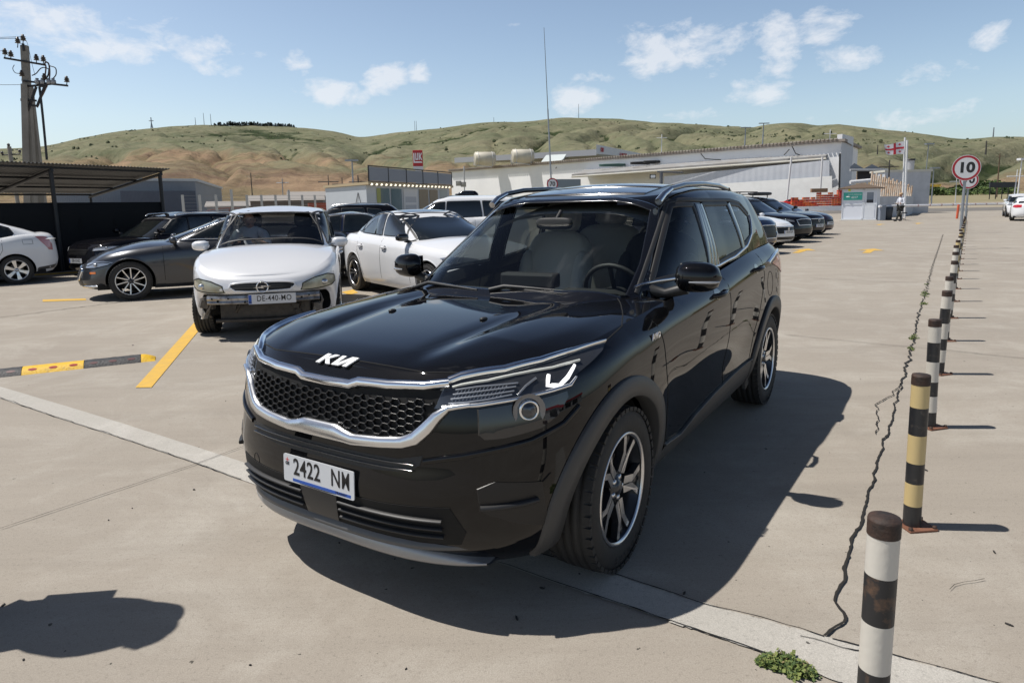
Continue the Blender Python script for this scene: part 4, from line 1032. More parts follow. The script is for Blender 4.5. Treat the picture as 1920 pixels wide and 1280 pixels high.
# drive-lane asphalt look on the left rear and joints
def crack(pts, w, z=.009, seed=1, jag=.02, name='pavement', step=.04):
    P = [Vector((p[0], p[1], 0)) for p in pts]; L_, R_ = [], []; q = []
    for i in range(len(P)-1):
        n = max(1, int((P[i+1]-P[i]).length/step)); q += [P[i].lerp(P[i+1], k/n) for k in range(n)]
    q.append(P[-1])
    for i, p in enumerate(q):
        a, b = q[max(0, i-1)], q[min(len(q)-1, i+1)]; d = (b-a).normalized(); s = Vector((-d.y, d.x, 0))
        c_ = p+s*jag*fbm((i*.23*step/.04, seed, 0), 4)*1.6; ww = w*(.22+.85*abs(fbm((i*.31, seed, 4), 3))+.25)/2
        L_.append(Vector((*(c_+s*ww).xy, z))); R_.append(Vector((*(c_-s*ww).xy, z)))
    mb = MB(); mb.grid([L_, R_], 0, False); o = mb.build(name, mat('crack dark', (.018, .016, .014), .95), recalc=False)
    if o.data.polygons[0].normal.z < 0: o.data.flip_normals()
    tag(o, kind='structure')
g2 = lambda *L: [G(*p) for p in L]
crack(g2((1545, 1195), (1562, 1180), (1580, 1168), (1582, 1150), (1568, 1130), (1590, 1040), (1620, 960), (1650, 850), (1672, 790), (1682, 745), (1690, 720)), .017, seed=2, jag=.012, step=.02)
crack(g2((1690, 720), (1702, 680), (1712, 640), (1722, 590), (1735, 550), (1748, 500), (1760, 465), (1768, 440)), .022, seed=3, jag=.03)
crack(g2((1690, 720), (1672, 742), (1640, 760)), .012, seed=4, jag=.015, step=.02); crack(g2((1640, 760), (1648, 790), (1643, 815)), .010, seed=5, jag=.02, step=.02)
crack(g2((960, 1025), (1135, 1073), (1310, 1130), (1500, 1181), (1545, 1196)), .008, seed=6, jag=.005); crack(g2((934, 1056), (1219, 1153), (1442, 1229)), .007, seed=16, jag=.006); crack(g2((0, 746), (88, 777), (213, 817), (364, 868), (452, 900)), .006, seed=17, jag=.006)
crack(g2((1560, 1200), (1700, 1237), (1960, 1308)), .008, seed=7, jag=.006)
crack(g2((0, 993), (365, 872), (560, 800)), .007, seed=8, jag=.002); crack(g2((-60, 604), (0, 596), (230, 566), (330, 556)), .030, seed=9, jag=.03)
crack(g2((1470, 628), (1640, 645), (1780, 658), (1960, 677)), .012, seed=10, jag=.01); crack(g2((1520, 522), (1640, 528), (1720, 531)), .02, seed=12, jag=.02)
crack(g2((1780, 1108), (1850, 1090)), .004, seed=13); crack(g2((1500, 1195), (1660, 1235)), .006, seed=14)
for i in range(26):                                         # oil spots, grit and chips lying on the concrete
    u, v = rng.uniform(0, 1920), rng.uniform(600, 1270); p = G(u, v); r = rng.uniform(.0015, .005)*(1+p.y/8)
    mb = MB(); n = 7; st = rng.uniform(1, 3.5); a0 = rng.uniform(0, 3)
    mb.prism([(r*st*math.cos(2*math.pi*k/n)*rng.uniform(.6, 1), r*math.sin(2*math.pi*k/n)*rng.uniform(.6, 1)) for k in range(n)], Matrix.Translation((p.x, p.y, .001)) @ Matrix.Rotation(a0, 4, 'Z'), .004)
    if i == 0: grit = MB()
    grit.add(mb.v, mb.f, 0, False)
tag(grit.build('grit', mat('grit dark', (.035, .032, .030), .9)), label='small dark chips and grit scattered over the concrete', cat='grit', kind='stuff')
YEL = mat('yellow road paint', (.72, .43, .055), .6, var=(9, .35, (.60, .38, .08)))
flat('road_marking', g2((254, 727), (284, 727), (402, 585), (385, 582)), YEL, .005)
flat('road_marking', g2((80, 566), (162, 563), (160, 560), (80, 562)), YEL, .005)
flat('road_marking', g2((655, 553), (672, 549), (662, 543), (640, 548)), YEL, .005)
flat('road_marking', g2((65, 517), (146, 512), (146, 509), (65, 514)), YEL, .005)
def arrow(c, k, rz):
    pts = [(-1.0, -.10), (.1, -.10), (.1, -.35), (.9, 0), (.1, .35), (.1, .10), (-1.0, .10)]
    M = Matrix.Rotation(rz, 3, 'Z'); flat('road_marking', [Vector((c.x, c.y, 0))+M @ Vector((x*k, y*k, 0)) for x, y in pts], YEL, .005)
arrow(G(1505, 470), 1.0, math.pi/2-AZ+math.pi*0); arrow(G(1632, 470), 1.0, math.pi/2-AZ); arrow(G(1650, 421), .9, math.pi/2-AZ); arrow(G(1722, 419), .9, math.pi/2-AZ)
# ------------------------------------------------------------------ the other vehicles
DG = glass('dark car glass', (.10, .12, .12))
M_DGL = mat('tinted window', (.010, .013, .014), .05, coat=1)
def scaleP(P, dx=None):
    return P
def sedanP(L=4.8, wb=2.84, H=1.44, fo=.90, nose=.66, hood=.80, belt=.96, tail=1.06, cowl=-.42, rf=-1.45, rr=-2.45, rb=-3.35, w=.91, rnose=.0):
    xr = -(L-fo)
    return dict(detail=.62, xmf=-.2, xmr=xr+1.1, hw=w, under=(fo-.35, xr+.3), doors=[(-.55, -1.55, .24), (-1.55, -2.50, .24)], gxmf=(rf+rr)/2+.1, gxmr=(rf+rr)/2-.15, roof_crown=.045,
        zb=[(fo, .20), (.3, .20), (-.6, .19), (-2, .19), (-3, .2), (xr, .26)],
        zt=[(fo, nose), (fo-.15, nose+.03), (.3, hood), (-.3, belt-.06), (-1, belt), (-2.4, belt+.05), (xr+.6, tail-.03), (xr, tail-.07)],
        zc=[(fo, nose), (fo-.10, nose+.045), (.3, hood+.07), (cowl+.1, belt+.04), (-3, tail-.02), (xr+.3, tail+.01), (xr, tail-.07)],
        body=[(0, fo-.14, xr+.12, w-.08, 2.5, 2.8), (.12, fo-.03, xr+.04, w-.03, 2.4, 2.8), (.35, fo, xr, w-.005, 2.35, 2.7), (.62, fo-.02, xr+.01, w, 2.3, 2.7), (.84, fo-.06, xr+.03, w-.02, 2.3, 2.6), (.94, fo-.10, xr+.05, w-.06, 2.3, 2.6), (1, fo-.16, xr+.09, w-.11, 2.3, 2.6)],
        green=[(0, cowl+.12, rb-.12, w-.12, 4, 4), (.35, cowl-.30, rb+.28, w-.165, 4, 4), (.7, rf+.28, rr-.42, w-.225, 4, 4), (.88, rf+.08, rr-.15, w-.27, 4, 4), (.96, rf, rr, w-.31, 4, 4), (1, rf-.10, rr+.05, w-.36, 4, 4)],
        zg0=[(cowl+.2, belt-.08), (-1, belt-.04), (-2.4, belt+.0), (xr, belt+.0)],
        zr=[(rf+.1, H-.085), (rf-.15, H-.06), ((rf+rr)/2, H-.045), (rr, H-.07), (rr-.3, H-.10)], arches=[(0, .33, .375), (-wb, .33, .375)], wb=wb, Rt=.33)
def suvP(L=4.6, wb=2.68, H=1.66, fo=.92, nose=.86, hood=.97, belt=1.04, cowl=-.40, rf=-1.30, w=.92):
    xr = -(L-fo)
    return dict(detail=.62, xmf=-.15, xmr=xr+.8, hw=w, under=(fo-.35, xr+.3), doors=[(-.55, -1.55, .28), (-1.55, -2.5, .28)], gxmf=-1.9, gxmr=xr+.7, roof_crown=.05,
        zb=[(fo, .24), (.3, .24), (-2, .24), (xr, .3)],
        zt=[(fo, nose), (fo-.2, nose+.03), (.3, hood), (-.4, belt-.03), (-2.4, belt+.10), (xr+.4, belt+.12), (xr, belt+.05)],
        zc=[(fo, nose), (fo-.12, nose+.045), (.2, hood+.06), (cowl, belt+.03), (xr, belt+.05)],
        body=[(0, fo-.12, xr+.1, w-.08, 3.2, 4), (.15, fo-.02, xr+.03, w-.03, 3.1, 4), (.4, fo, xr, w-.005, 3.0, 4), (.65, fo-.02, xr+.02, w, 2.9, 4), (.85, fo-.05, xr+.05, w-.02, 2.8, 4), (.95, fo-.09, xr+.08, w-.05, 2.8, 4), (1, fo-.15, xr+.12, w-.10, 2.8, 4)],
        green=[(0, cowl+.10, xr+.08, w-.11, 4.4, 4), (.4, cowl-.38, xr+.15, w-.16, 4.4, 4), (.8, rf+.14, xr+.35, w-.225, 4.2, 4), (.93, rf+.02, xr+.42, w-.26, 4.2, 4), (1, rf-.08, xr+.48, w-.32, 4.2, 4)],
        zg0=[(cowl+.2, belt-.08), (-1, belt-.03), (-2.4, belt+.05), (xr, belt+.06)],
        zr=[(rf+.1, H-.13), (rf-.2, H-.09), (-1.9, H-.055), (xr+1, H-.06), (xr+.4, H-.10)], arches=[(0, .35, .41), (-wb, .35, .41)], wb=wb, Rt=.35)
def other_car(name, label, loc, az, P, pm, side=None, wind=None, rearw=None, group='cars parked on the lot', style='five', lamp='dark', grille=None, plate='', clad=None, chrome=False, rails=False, mirror_m=None, front=True, rear=False, cat='car', seethru=False, hdl=None, lampm=None, pillar=None, detail=None, steer=0, vent=True, platez=None):
    if detail: P['detail'] = detail
    rz = R(90-az); c = Car(name, P, label, cat, (loc[0], loc[1], GR(loc[1])), rz, group); up = c.root
    side = side or []; holes = []
    if seethru: holes = [('f', wind)]+[('s', q) for q in side]
    c.surfaces(pm, holes=holes, hood_x=(P['body'][0][1]*0+P['green'][0][1]-.16, 9), doors=P['doors'], interior=seethru, deck_x=-9 if seethru else None)
    c.wells()
    gm = DG if seethru else M_DGL
    if wind:
        mb = MB(); c.patch(mb, [(0, y, z) for y, z in wind], (-1, 0, -.05), .004 if seethru else .009, .06, c.bvh_green, rim=False); g = mb.build('windshield', glass('windshield glass', (.85, .90, .89)) if seethru else gm, up)
        pw = [(y, z) for y, z in wind]; pp = []
        for y, z in pw:
            h = c.hit((3, y, z), (-1, 0, 0), c.bvh_green); pp.append(h[0] if h else c.near((P['green'][0][1], y, z), c.bvh_green)[0])
        mb = MB(); c.ribbon(mb, pp, .035, .005, .002, c.bvh_green, closed=True, step=.07); mb.build('windshield_seal', M_BLACKPL, g)
        xw = P['green'][0][1]; zw = min(z for y, z in wind)
        mb = MB()
        for y0, y1 in ((-.55, .05), (-.02, .55)):
            c.ribbon(mb, [(xw-.1, y0, zw+.02), (xw-.1, y1, zw+.05)], .014, .006, .012, c.bvh_green, step=.1)
        mb.build('wiper', M_BLACKPL, up)
    if rearw:
        mb = MB(); c.patch(mb, [(-5, y, z) for y, z in rearw], (1, 0, -.05), .004, .08, c.bvh_green, rim=False); mb.build('rear_window', gm, up)
    for sg in (1, -1):
        allp = [p for q in side for p in q]
        if allp and not seethru:                            # black surround behind the panes
            mb = MB()
            for q in side: c.ribbon(mb, [c.sp(x, z, sg, c.bvh_green) for x, z in q], .034, .006, .003, c.bvh_green, closed=True, step=.05)
            mb.build('window_seal', M_BLACKPL, up)
        for q in side:
            mb = MB(); c.patch(mb, [(x, .7*sg, z) for x, z in q], (0, -sg, 0), .0045 if seethru else .010, .055, c.bvh_green, rim=False); g = mb.build('side_window', gm, up)
            if seethru:
                mb = MB(); c.ribbon(mb, [c.sp(x, z, sg, c.bvh_green) for x, z in q], .035, .005, .002, c.bvh_green, closed=True, step=.08); mb.build('window_seal', M_BLACKPL, g)
        if chrome and allp:
            lo = sorted(allp)[::-1]; x0, x1 = max(p[0] for p in allp), min(p[0] for p in allp)
            q0 = [p for p in allp]; zlo = spline(sorted([(x, z) for x, z in [(min(q, key=lambda p: p[1])[0]+.0001*i, min(q, key=lambda p: p[1])[1]) for i, q in enumerate(side)]])) if len(side) > 1 else None
            top = chrome
            mb = MB(); c.ribbon(mb, [c.sp(x, z, sg, c.bvh_green) for x, z in top[1:]], .018, .008, .006, c.bvh_green, step=.07); mb.build('window_chrome_strip', M_CHROME, up)
        mb = MB()
        for (x0, x1, z0) in P['doors'][:1]: c.ribbon(mb, [c.sp(x0+.02, z, sg, c.bvh_body) for z in (.95*P['zt'][4][1], .6, .32)], .007, .002, .0004, c.bvh_body, step=.06)
        mb.build('panel_gap', M_SEAM, up)
        mb = MB(); c.ribbon(mb, [c.sp(P['doors'][0][1], z, sg, c.bvh_body) for z in (P['zt'][5][1]-.04, .6, .32)], .007, .002, .0004, c.bvh_body, step=.06); mb.build('panel_gap', M_SEAM, up)
        mb = MB(); c.ribbon(mb, [c.sp(P['doors'][1][1]+k, z, sg, c.bvh_body) for k, z in ((0, P['zt'][5][1]-.04), (0, .75), (.12, .55), (.2, .32))], .007, .002, .0004, c.bvh_body, step=.06); mb.build('panel_gap', M_SEAM, up)
        for (x0, x1, z0) in P['doors']: handle(c, x1+.16, P['zt'][4][1]-.13, sg, hdl or pm)
        zm = P['zt'][4][1]+.06
        mirror_obj(c, P['green'][0][1]-.42, P['hw']+.02, zm, sg, mirror_m or pm, (.08, .11, .068), sig=False, rotz=R(6))
        if clad:
            mb = MB(); c.patch(mb, [(x, .85*sg, z) for x, z in ((-.42, P['zb'][2][1]+.02), (-.46, .42), (-P['wb']+.46, .42), (-P['wb']+.42, P['zb'][2][1]+.02))], (0, -sg, 0), .008, .08, c.bvh_body, rim=False); mb.build('sill_cladding', clad, up)
    c.arch_trim(clad or pm, .06 if clad else .018, .010 if clad else .004, name='arch_trim')
    for sg in (1, -1):
        for x in (0, -P['wb']): wheel(c, x, P['hw']-.115, P['Rt'], P['Rt']*.70, .215, style, steer=steer if x == 0 else 0, sg=sg, spin=rng.uniform(0, 6))
    if front:
        lp = P.get('lamps')
        if lp:
            for sg in (1, -1):
                mb = MB(); c.patch(mb, [(x, y*sg, z) for x, y, z in lp], (-1, -.8*sg, 0), .006, .05, c.bvh_body); hl = mb.build('headlight', lampm or mat('car lamp glass', (.30, .32, .35), .1, .5, coat=1), up); mb = MB(); c.ribbon(mb, [(x, y*sg, z) for x, y, z in lp], .012, .006, .002, c.bvh_body, closed=True, step=.04); mb.build('headlight_seam', M_SEAM, hl)
                cx = sum(p[0] for p in lp)/len(lp); cy = sum(p[1] for p in lp)/len(lp)*sg; cz = sum(p[2] for p in lp)/len(lp)
                q, n = c.near((cx, cy, cz), c.bvh_body); mb = MB(); mb.ell(q+n*.004, (.03, .045, .035), 1, 14, 8); mb.build('lamp_bulb', mat('lamp reflector', (.55, .57, .60), .15, .9), hl)
        if grille:
            gp, gz = grille['poly'], None
            mb = MB(); c.patch(mb, [(2, y, z) for y, z in gp], (-1, 0, 0), .005, .06, c.bvh_body); gr = mb.build('grille', mat('grille black', (.006, .006, .007), .4), up)
            zz = [z for y, z in gp]; yy = [y for y, z in gp]
            mb = MB()
            for k in range(1, 5):
                z = min(zz)+(max(zz)-min(zz))*k/5; ya = [y for y in np.linspace(min(yy), max(yy), 30) if in_poly((y, z), gp)]
                if len(ya) > 2: c.ribbon(mb, [c.hit((3, y, z), (-1, 0, 0), c.bvh_body)[0] for y in (ya[0], ya[len(ya)//2], ya[-1])], .008, .006, .008, c.bvh_body, step=.08)
            mb.build('grille_bar', M_BLACKPL, gr)
            if grille.get('frame'):
                mb = MB(); c.ribbon(mb, [(c.hit((3, y, z), (-1, 0, 0), c.bvh_body) or [Vector((P['body'][0][1], y, z))])[0] for y, z in gp], .025, .008, .010, c.bvh_body, closed=grille.get('closed', True), step=.06); mb.build('grille_frame', grille['frame'], gr)
            if grille.get('bar'):
                mb = MB(); c.ribbon(mb, [c.hit((3, y, z), (-1, 0, 0), c.bvh_body)[0] for y, z in grille['bar']], .04, .012, .012, c.bvh_body, step=.06); mb.build('grille_bar_bright', M_CHROME, gr)
            if grille.get('emblem'):
                em, ez = grille['emblem']; h = c.hit((3, 0, ez), (-1, 0, 0), c.bvh_body)[0]; M = frame(h+Vector((.018, 0, 0)), (0, 1, 0), (0, 0, 1)); e = MB()
                if em == 'ring': e.tube([M @ Vector((.062*math.cos(a), .062*math.sin(a), 0)) for a in np.linspace(0, 2*math.pi, 28, endpoint=False)], .008, 6, closed=True); e.prism([(-.10, -.004), (.02, -.016), (.0, .0), (.10, .006), (-.02, .017), (.0, .004)], M @ Matrix.Translation((0, 0, -.003)), .01)
                elif em == 'H': e.prism([(-.05, .05), (-.03, .05), (-.025, .008), (.025, .008), (.03, .05), (.05, .05), (.04, -.05), (.02, -.05), (.02, -.01), (-.02, -.01), (-.02, -.05), (-.04, -.05)], M, .012)
                elif em == 'oval': e.tube([M @ Vector((.075*math.cos(a), .030*math.sin(a), 0)) for a in np.linspace(0, 2*math.pi, 24, endpoint=False)], .007, 6, closed=True)
                else: e.tube([M @ Vector((.055*math.cos(a), .055*math.sin(a), 0)) for a in np.linspace(0, 2*math.pi, 24, endpoint=False)], .008, 6, closed=True); e.tube([M @ Vector((-.035, .04, 0)), M @ Vector((0, -.045, 0)), M @ Vector((.035, .04, 0))], .006, 6)
                e.build('grille_emblem', M_CHROME, gr)
        low = P.get('low')
        if low:
            mb = MB(); c.patch(mb, [(2, y, z) for y, z in low], (-1, 0, 0), .004, .06, c.bvh_body); mb.build('lower_intake', mat('grille black', (.006, .006, .007), .4), up)
        if plate:
            pz = platez or .48; h = c.hit((3, 0, pz), (-1, 0, 0), c.bvh_body)[0]
            plate_obj(c, 'number_plate', (h.x+.012, 0, pz), .52, .112, 1, [(plate, .095, .02, .004, .001, .72, 1.0, 0)], band=[(-.255, -.222, -.05, .05, 1)])
    if rear:
        for sg in (1, -1):
            mb = MB(); c.patch(mb, [(x, y*sg, z) for x, y, z in P['tails']], (1, -.9*sg, 0), .006, .05, c.bvh_body); mb.build('tail_light', P.get('tailm', M_RED), up)
    if rails:
        for sg in (1, -1):
            mb = MB(); zr_ = spline(P['zr']); x0, x1 = P['gxmf']+.45, P['gxmr']-.1; y = P['green'][-1][3]+.02
            mb.tube([(x0+.08, sg*y, zr_(x0)-.01), (x0, sg*y, zr_(x0)+.05), ((x0+x1)/2, sg*y, zr_((x0+x1)/2)+.055), (x1, sg*y, zr_(x1)+.05), (x1-.08, sg*y, zr_(x1)-.01)], [.02, .018, .018, .018, .02], 7); mb.build('roof_rail', M_SATIN if rails == 'silver' else M_GLOSSBLK, up)
    return c
WHT = paint('white car paint', (.74, .75, .77), 0, .3); SIL = mat('silver white paint', (.75, .76, .785), .3, .12, 1, .03); DGR = mat('dark grey metallic paint', (.055, .058, .066), .32, .7, 1, .03)
NAVY = mat('dark blue paint', (.006, .012, .045), .3, .3, 1, .02); BK2 = paint('black paint plain', (.006, .006, .008)); MAR = mat('dark maroon paint', (.022, .006, .012), .3, .3, 1, .02)
sed_side = [[(-.92, 1.00), (-1.42, 1.33), (-1.72, 1.355), (-1.68, 1.02)], [(-1.76, 1.02), (-1.79, 1.36), (-2.25, 1.345), (-2.55, 1.22), (-2.62, 1.05)], [(-2.68, 1.06), (-2.62, 1.20), (-2.82, 1.12), (-2.90, 1.08)]]
sed_wind = [(-.66, .98), (.66, .98), (.53, 1.33), (0, 1.365), (-.53, 1.33)]
# silver-white people carrier without a front bumper, driver inside
def opel():
    P = suvP(L=4.15, wb=2.62, H=1.56, fo=.80, nose=.66, hood=.84, belt=.99, cowl=-.28, rf=-1.12, w=.86)
    P['detail'] = .9
    P['zb'] = [(.80, .535), (.50, .53), (.40, .46), (.36, .24), (-2, .20), (-3.4, .26)]
    P['zt'] = [(.80, .70), (.68, .755), (.35, .89), (0, .965), (-.4, .99), (-2.4, 1.04), (-3.0, 1.06), (-3.4, 1.02)]
    P['zc'] = [(.80, .70), (.70, .765), (.35, .925), (0, 1.02), (-.3, 1.06), (-3.4, 1.05)]
    P['body'] = [(0, .735, -3.28, .80, 3.0, 4), (.12, .79, -3.33, .835, 3.0, 4), (.4, .80, -3.35, .855, 2.95, 4), (.65, .79, -3.33, .86, 2.9, 4), (.85, .77, -3.3, .85, 2.9, 4), (.95, .75, -3.27, .825, 2.9, 4), (1, .71, -3.23, .785, 2.9, 4)]
    P['green'] = [(0, -.16, -3.27, .785, 4.4, 4), (.4, -.58, -3.2, .75, 4.4, 4), (.8, -1.0, -3.0, .695, 4.4, 4), (.93, -1.12, -2.93, .665, 4.4, 4), (1, -1.20, -2.87, .615, 4.4, 4)]
    P['arches'] = [(0, .30, .355), (-2.62, .30, .355)]; P['Rt'] = .305; P['under'] = (.1, -3.1)
    P['lamps'] = [(.755, .42, .567), (.66, .66, .560), (.50, .79, .575), (.40, .815, .62), (.42, .81, .70), (.56, .74, .728), (.68, .58, .700), (.74, .44, .64)]
    wind = [(-.66, 1.03), (.66, 1.03), (.565, 1.42), (.3, 1.452), (0, 1.46), (-.3, 1.452), (-.565, 1.42)]
    side = [[(-.72, 1.03), (-1.18, 1.42), (-1.55, 1.44), (-1.50, 1.04)], [(-1.58, 1.05), (-1.62, 1.44), (-2.40, 1.43), (-2.45, 1.09)], [(-2.52, 1.11), (-2.48, 1.43), (-2.95, 1.38), (-2.98, 1.16)]]
    gr = dict(poly=[(-.36, .625), (-.34, .66), (-.20, .672), (0, .676), (.20, .672), (.34, .66), (.36, .625), (.30, .585), (0, .572), (-.30, .585)], frame=SIL, emblem=('ring', .623))
    c = other_car('people_carrier', 'silver-white people carrier without its front bumper, plate DE-440-MO', (-3.05, 8.38), 166, P, SIL, side, wind, [(-.6, 1.1), (.6, 1.1), (.52, 1.4), (-.52, 1.4)], None, 'five', grille=gr, seethru=True, lampm=mat('yellowed lamp lens', (.25, .25, .19), .22, .2, coat=.8, var=(8, .5, (.42, .42, .34))), steer=R(-3))
    up = c.root
    # exposed crash beam, cross-member, radiator
    MT = mat('bare crash beam', (.48, .49, .50), .38, .75, var=(11, .3, (.15, .13, .12))); DKM = mat('grimy metal', (.022, .020, .018), .6, var=(14, .5, (.07, .06, .05)))
    mb = MB(); rows = []
    for y in np.linspace(-.62, .62, 21):
        x = .80-.10*(abs(y)/.62)**2; rows.append([Vector((x-.06, y, .435)), Vector((x, y, .435)), Vector((x+.012, y, .45)), Vector((x, y, .475)), Vector((x+.012, y, .50)), Vector((x, y, .53)), Vector((x-.06, y, .53))])
    mb.grid(rows, 0, False); bm_ = mb.build('crash_beam', MT, up)
    mb = MB()
    for y, z in ((-.50, .47), (-.38, .50), (-.20, .455), (.42, .48), (.50, .50), (-.56, .50)): mb.box((.80-.10*(abs(y)/.62)**2+.006, y, z), (.012, .022, .020))
    mb.build('beam_hole', M_SEAM, bm_)
    mb = MB(); mb.bx(.30, .62, -.50, .50, .24, .44); mb.build('radiator', DKM, up, bevel=.01)
    mb = MB(); mb.tube([(.64, -.55, .235), (.66, 0, .22), (.64, .55, .235)], .022, 8); mb.build('cross_member', DKM, up)
    for y, k in ((-.62, 1), (.62, 1), (-.30, 0), (.40, 0)):
        mb = MB()
        for i in range(5): mb.box((.55+rng.uniform(-.05, .08), y+rng.uniform(-.07, .07), .36+rng.uniform(-.10, .12)), (rng.uniform(.04, .12), rng.uniform(.03, .09), rng.uniform(.04, .12)), Matrix.Rotation(rng.uniform(-.5, .5), 3, 'X') @ Matrix.Rotation(rng.uniform(-.5, .5), 3, 'Z'))
        mb.tube([(.60, y, .50), (.66, y+.03, .42), (.62, y-.03, .32), (.52, y, .27)], .013, 6)
        mb.build('exposed_bracket', DKM if k == 0 else mat('dirty bracket', (.06, .055, .05), .6, .3, var=(20, .5, (.22, .20, .18))), up)
    plate_obj(c, 'number_plate', (.832, .10, .487), .52, .112, 1, [('DE-440-MO', .092, .022, .004, .0005, .78, 1.08, 0), ('GE', .026, -.24, -.034, .0004, 1, 1, 0)], band=[(-.257, -.223, -.05, .05, 1)])
    # interior
    DK = mat('dark interior plastic', (.018, .019, .02), .6)
    mb = MB(); mb.grid([[Vector((x+.04*math.cos(2*y), y, z)) for y in np.linspace(-.74, .74, 12)] for x, z in ((-.30, .97), (-.55, 1.0), (-.72, .98), (-.80, .88), (-.74, .5))]); mb.build('dashboard', DK, up)
    seat(c, -1.35, .36, DK, .62); seat(c, -1.35, -.36, DK, .62)
    mb = MB(); mb.bx(-.6, -3.0, -.74, .74, .28, .31); mb.bx(-2.1, -2.9, -.66, .66, .31, .98); mb.build('cabin_floor', DK, up)
    Ms = Matrix.Translation((-.92, -.36, .96)) @ Matrix.Rotation(R(-62), 4, 'Y'); mb = MB(); mb.tube([Ms @ Vector((.185*math.cos(a), .185*math.sin(a), 0)) for a in np.linspace(0, 2*math.pi, 28, endpoint=False)], .015, 8, closed=True)
    for a in (R(90), R(200), R(340)): mb.tube([Ms @ Vector((0, 0, 0)), Ms @ Vector((.17*math.cos(a), .17*math.sin(a), 0))], .015, 6)
    mb.build('steering_wheel', DK, up)
    return c
OP = opel()
def lampset(fo, z, w=.86, h=.10): return [(fo-.12, w*.56, z-.03), (fo-.30, w*.82, z-.02), (fo-.52, w*.96, z+.03), (fo-.58, w*.975, z+h*.7), (fo-.42, w*.90, z+h), (fo-.22, w*.72, z+h*.8), (fo-.14, w*.58, z+h*.4)]
# dark grey saloon
P = sedanP(L=4.82, H=1.43, fo=.86, nose=.62, hood=.80, belt=.95); P['lamps'] = lampset(.86, .60, .90, .09); P['low'] = [(-.5, .26), (.5, .26), (.45, .40), (-.45, .40)]; P['Rt'] = .335
for a in (0, 1): P['arches'][a] = (P['arches'][a][0], .335, .38)
c = other_car('saloon_car', 'dark grey metallic saloon parked side-on beside the silver-white people carrier, nose to the left', (-6.92, 12.2), 244, P, DGR, sed_side, sed_wind, [(-.55, 1.05), (.55, 1.05), (.45, 1.3), (-.45, 1.3)], style='ten',
    grille=dict(poly=[(-.44, .54), (.44, .54), (.36, .36), (-.36, .36)], frame=M_CHROME), chrome=[(-.80, .985), (-1.05, 1.14), (-1.42, 1.352), (-1.75, 1.378), (-2.25, 1.36), (-2.6, 1.24), (-2.95, 1.08), (-2.6, 1.032), (-1.7, 1.0), (-.80, .985)], rear=False, detail=.8, plate='')
mb = MB(); c.patch(mb, [(.66, .8, .47), (.56, .86, .475), (.56, .86, .51), (.66, .8, .505)], (-.3, -1, 0), .006, .04, c.bvh_body); mb.build('side_marker', M_AMBER, c.root)
mb = MB(); c.ribbon(mb, [(.80, .50, .22), (.62, .74, .225), (.46, .82, .23)], .035, .012, .014, c.bvh_body); mb.build('bumper_lip', M_SATIN, c.root)
# white hybrid hatchback at the left edge (seen from its rear left)
P = sedanP(L=4.45, wb=2.70, H=1.49, fo=.92, nose=.62, hood=.82, belt=.95, tail=1.10, cowl=-.15, rf=-1.35, rr=-2.2, rb=-3.45, w=.865)
P['green'] = [(0, -.05, -3.52, .745, 4, 4), (.35, -.45, -3.30, .70, 4, 4), (.7, -1.0, -2.95, .64, 4, 4), (.88, -1.25, -2.6, .595, 4, 4), (.96, -1.35, -2.4, .555, 4, 4), (1, -1.45, -2.3, .5, 4, 4)]
P['zr'] = [(-1.2, 1.41), (-1.7, 1.445), (-2.2, 1.42), (-2.7, 1.33), (-3.1, 1.24), (-3.5, 1.14)]
P['tails'] = [(-3.30, .70, 1.02), (-3.22, .80, 1.02), (-3.30, .78, .90), (-3.42, .70, .72), (-3.50, .60, .70), (-3.50, .58, .85), (-3.42, .62, 1.0)]; P['tailm'] = mat('clear red lamp', (.50, .22, .22), .15, coat=1); P['Rt'] = .31
for a in (0, 1): P['arches'][a] = (P['arches'][a][0], .31, .355)
c = other_car('hybrid_hatchback', 'white hatchback cut off by the left edge of the picture, its rear end in view', (-13.44, 13.55), 232, P, WHT, [[(-.6, 1.0), (-1.25, 1.34), (-1.75, 1.38), (-1.72, 1.01)], [(-1.80, 1.01), (-1.82, 1.385), (-2.30, 1.35), (-2.65, 1.22), (-2.72, 1.10), (-2.66, 1.03)]], None, None, style='six', rear=True, detail=.8, front=False)
mb = MB(); c.ribbon(mb, [c.sp(x, z, 1, c.bvh_body) for x, z in ((-2.86, .96), (-3.04, .96), (-3.05, .86), (-2.87, .86))], .006, .002, .0004, c.bvh_body, closed=True); mb.build('fuel_flap_gap', M_SEAM, c.root)
mb = MB(); c.patch(mb, [(-3.06, .8, .28), (-3.45, .8, .30), (-3.45, .8, .38), (-3.1, .8, .34)], (0, -1, 0), .006, .05, c.bvh_body); mb.build('bumper_lip', M_GREYPL, c.root)
suv_side = [[(-.85, 1.10), (-1.30, 1.46), (-1.62, 1.49), (-1.58, 1.12)], [(-1.66, 1.13), (-1.69, 1.50), (-2.35, 1.50), (-2.42, 1.16)], [(-2.50, 1.18), (-2.46, 1.49), (-2.85, 1.45), (-2.98, 1.24)]]
suv_wind = [(-.70, 1.06), (.70, 1.06), (.57, 1.46), (0, 1.50), (-.57, 1.46)]
def suv_dy(k): return [[(x, z+k) for x, z in q] for q in suv_side], [(y, z+k) for y, z in suv_wind]
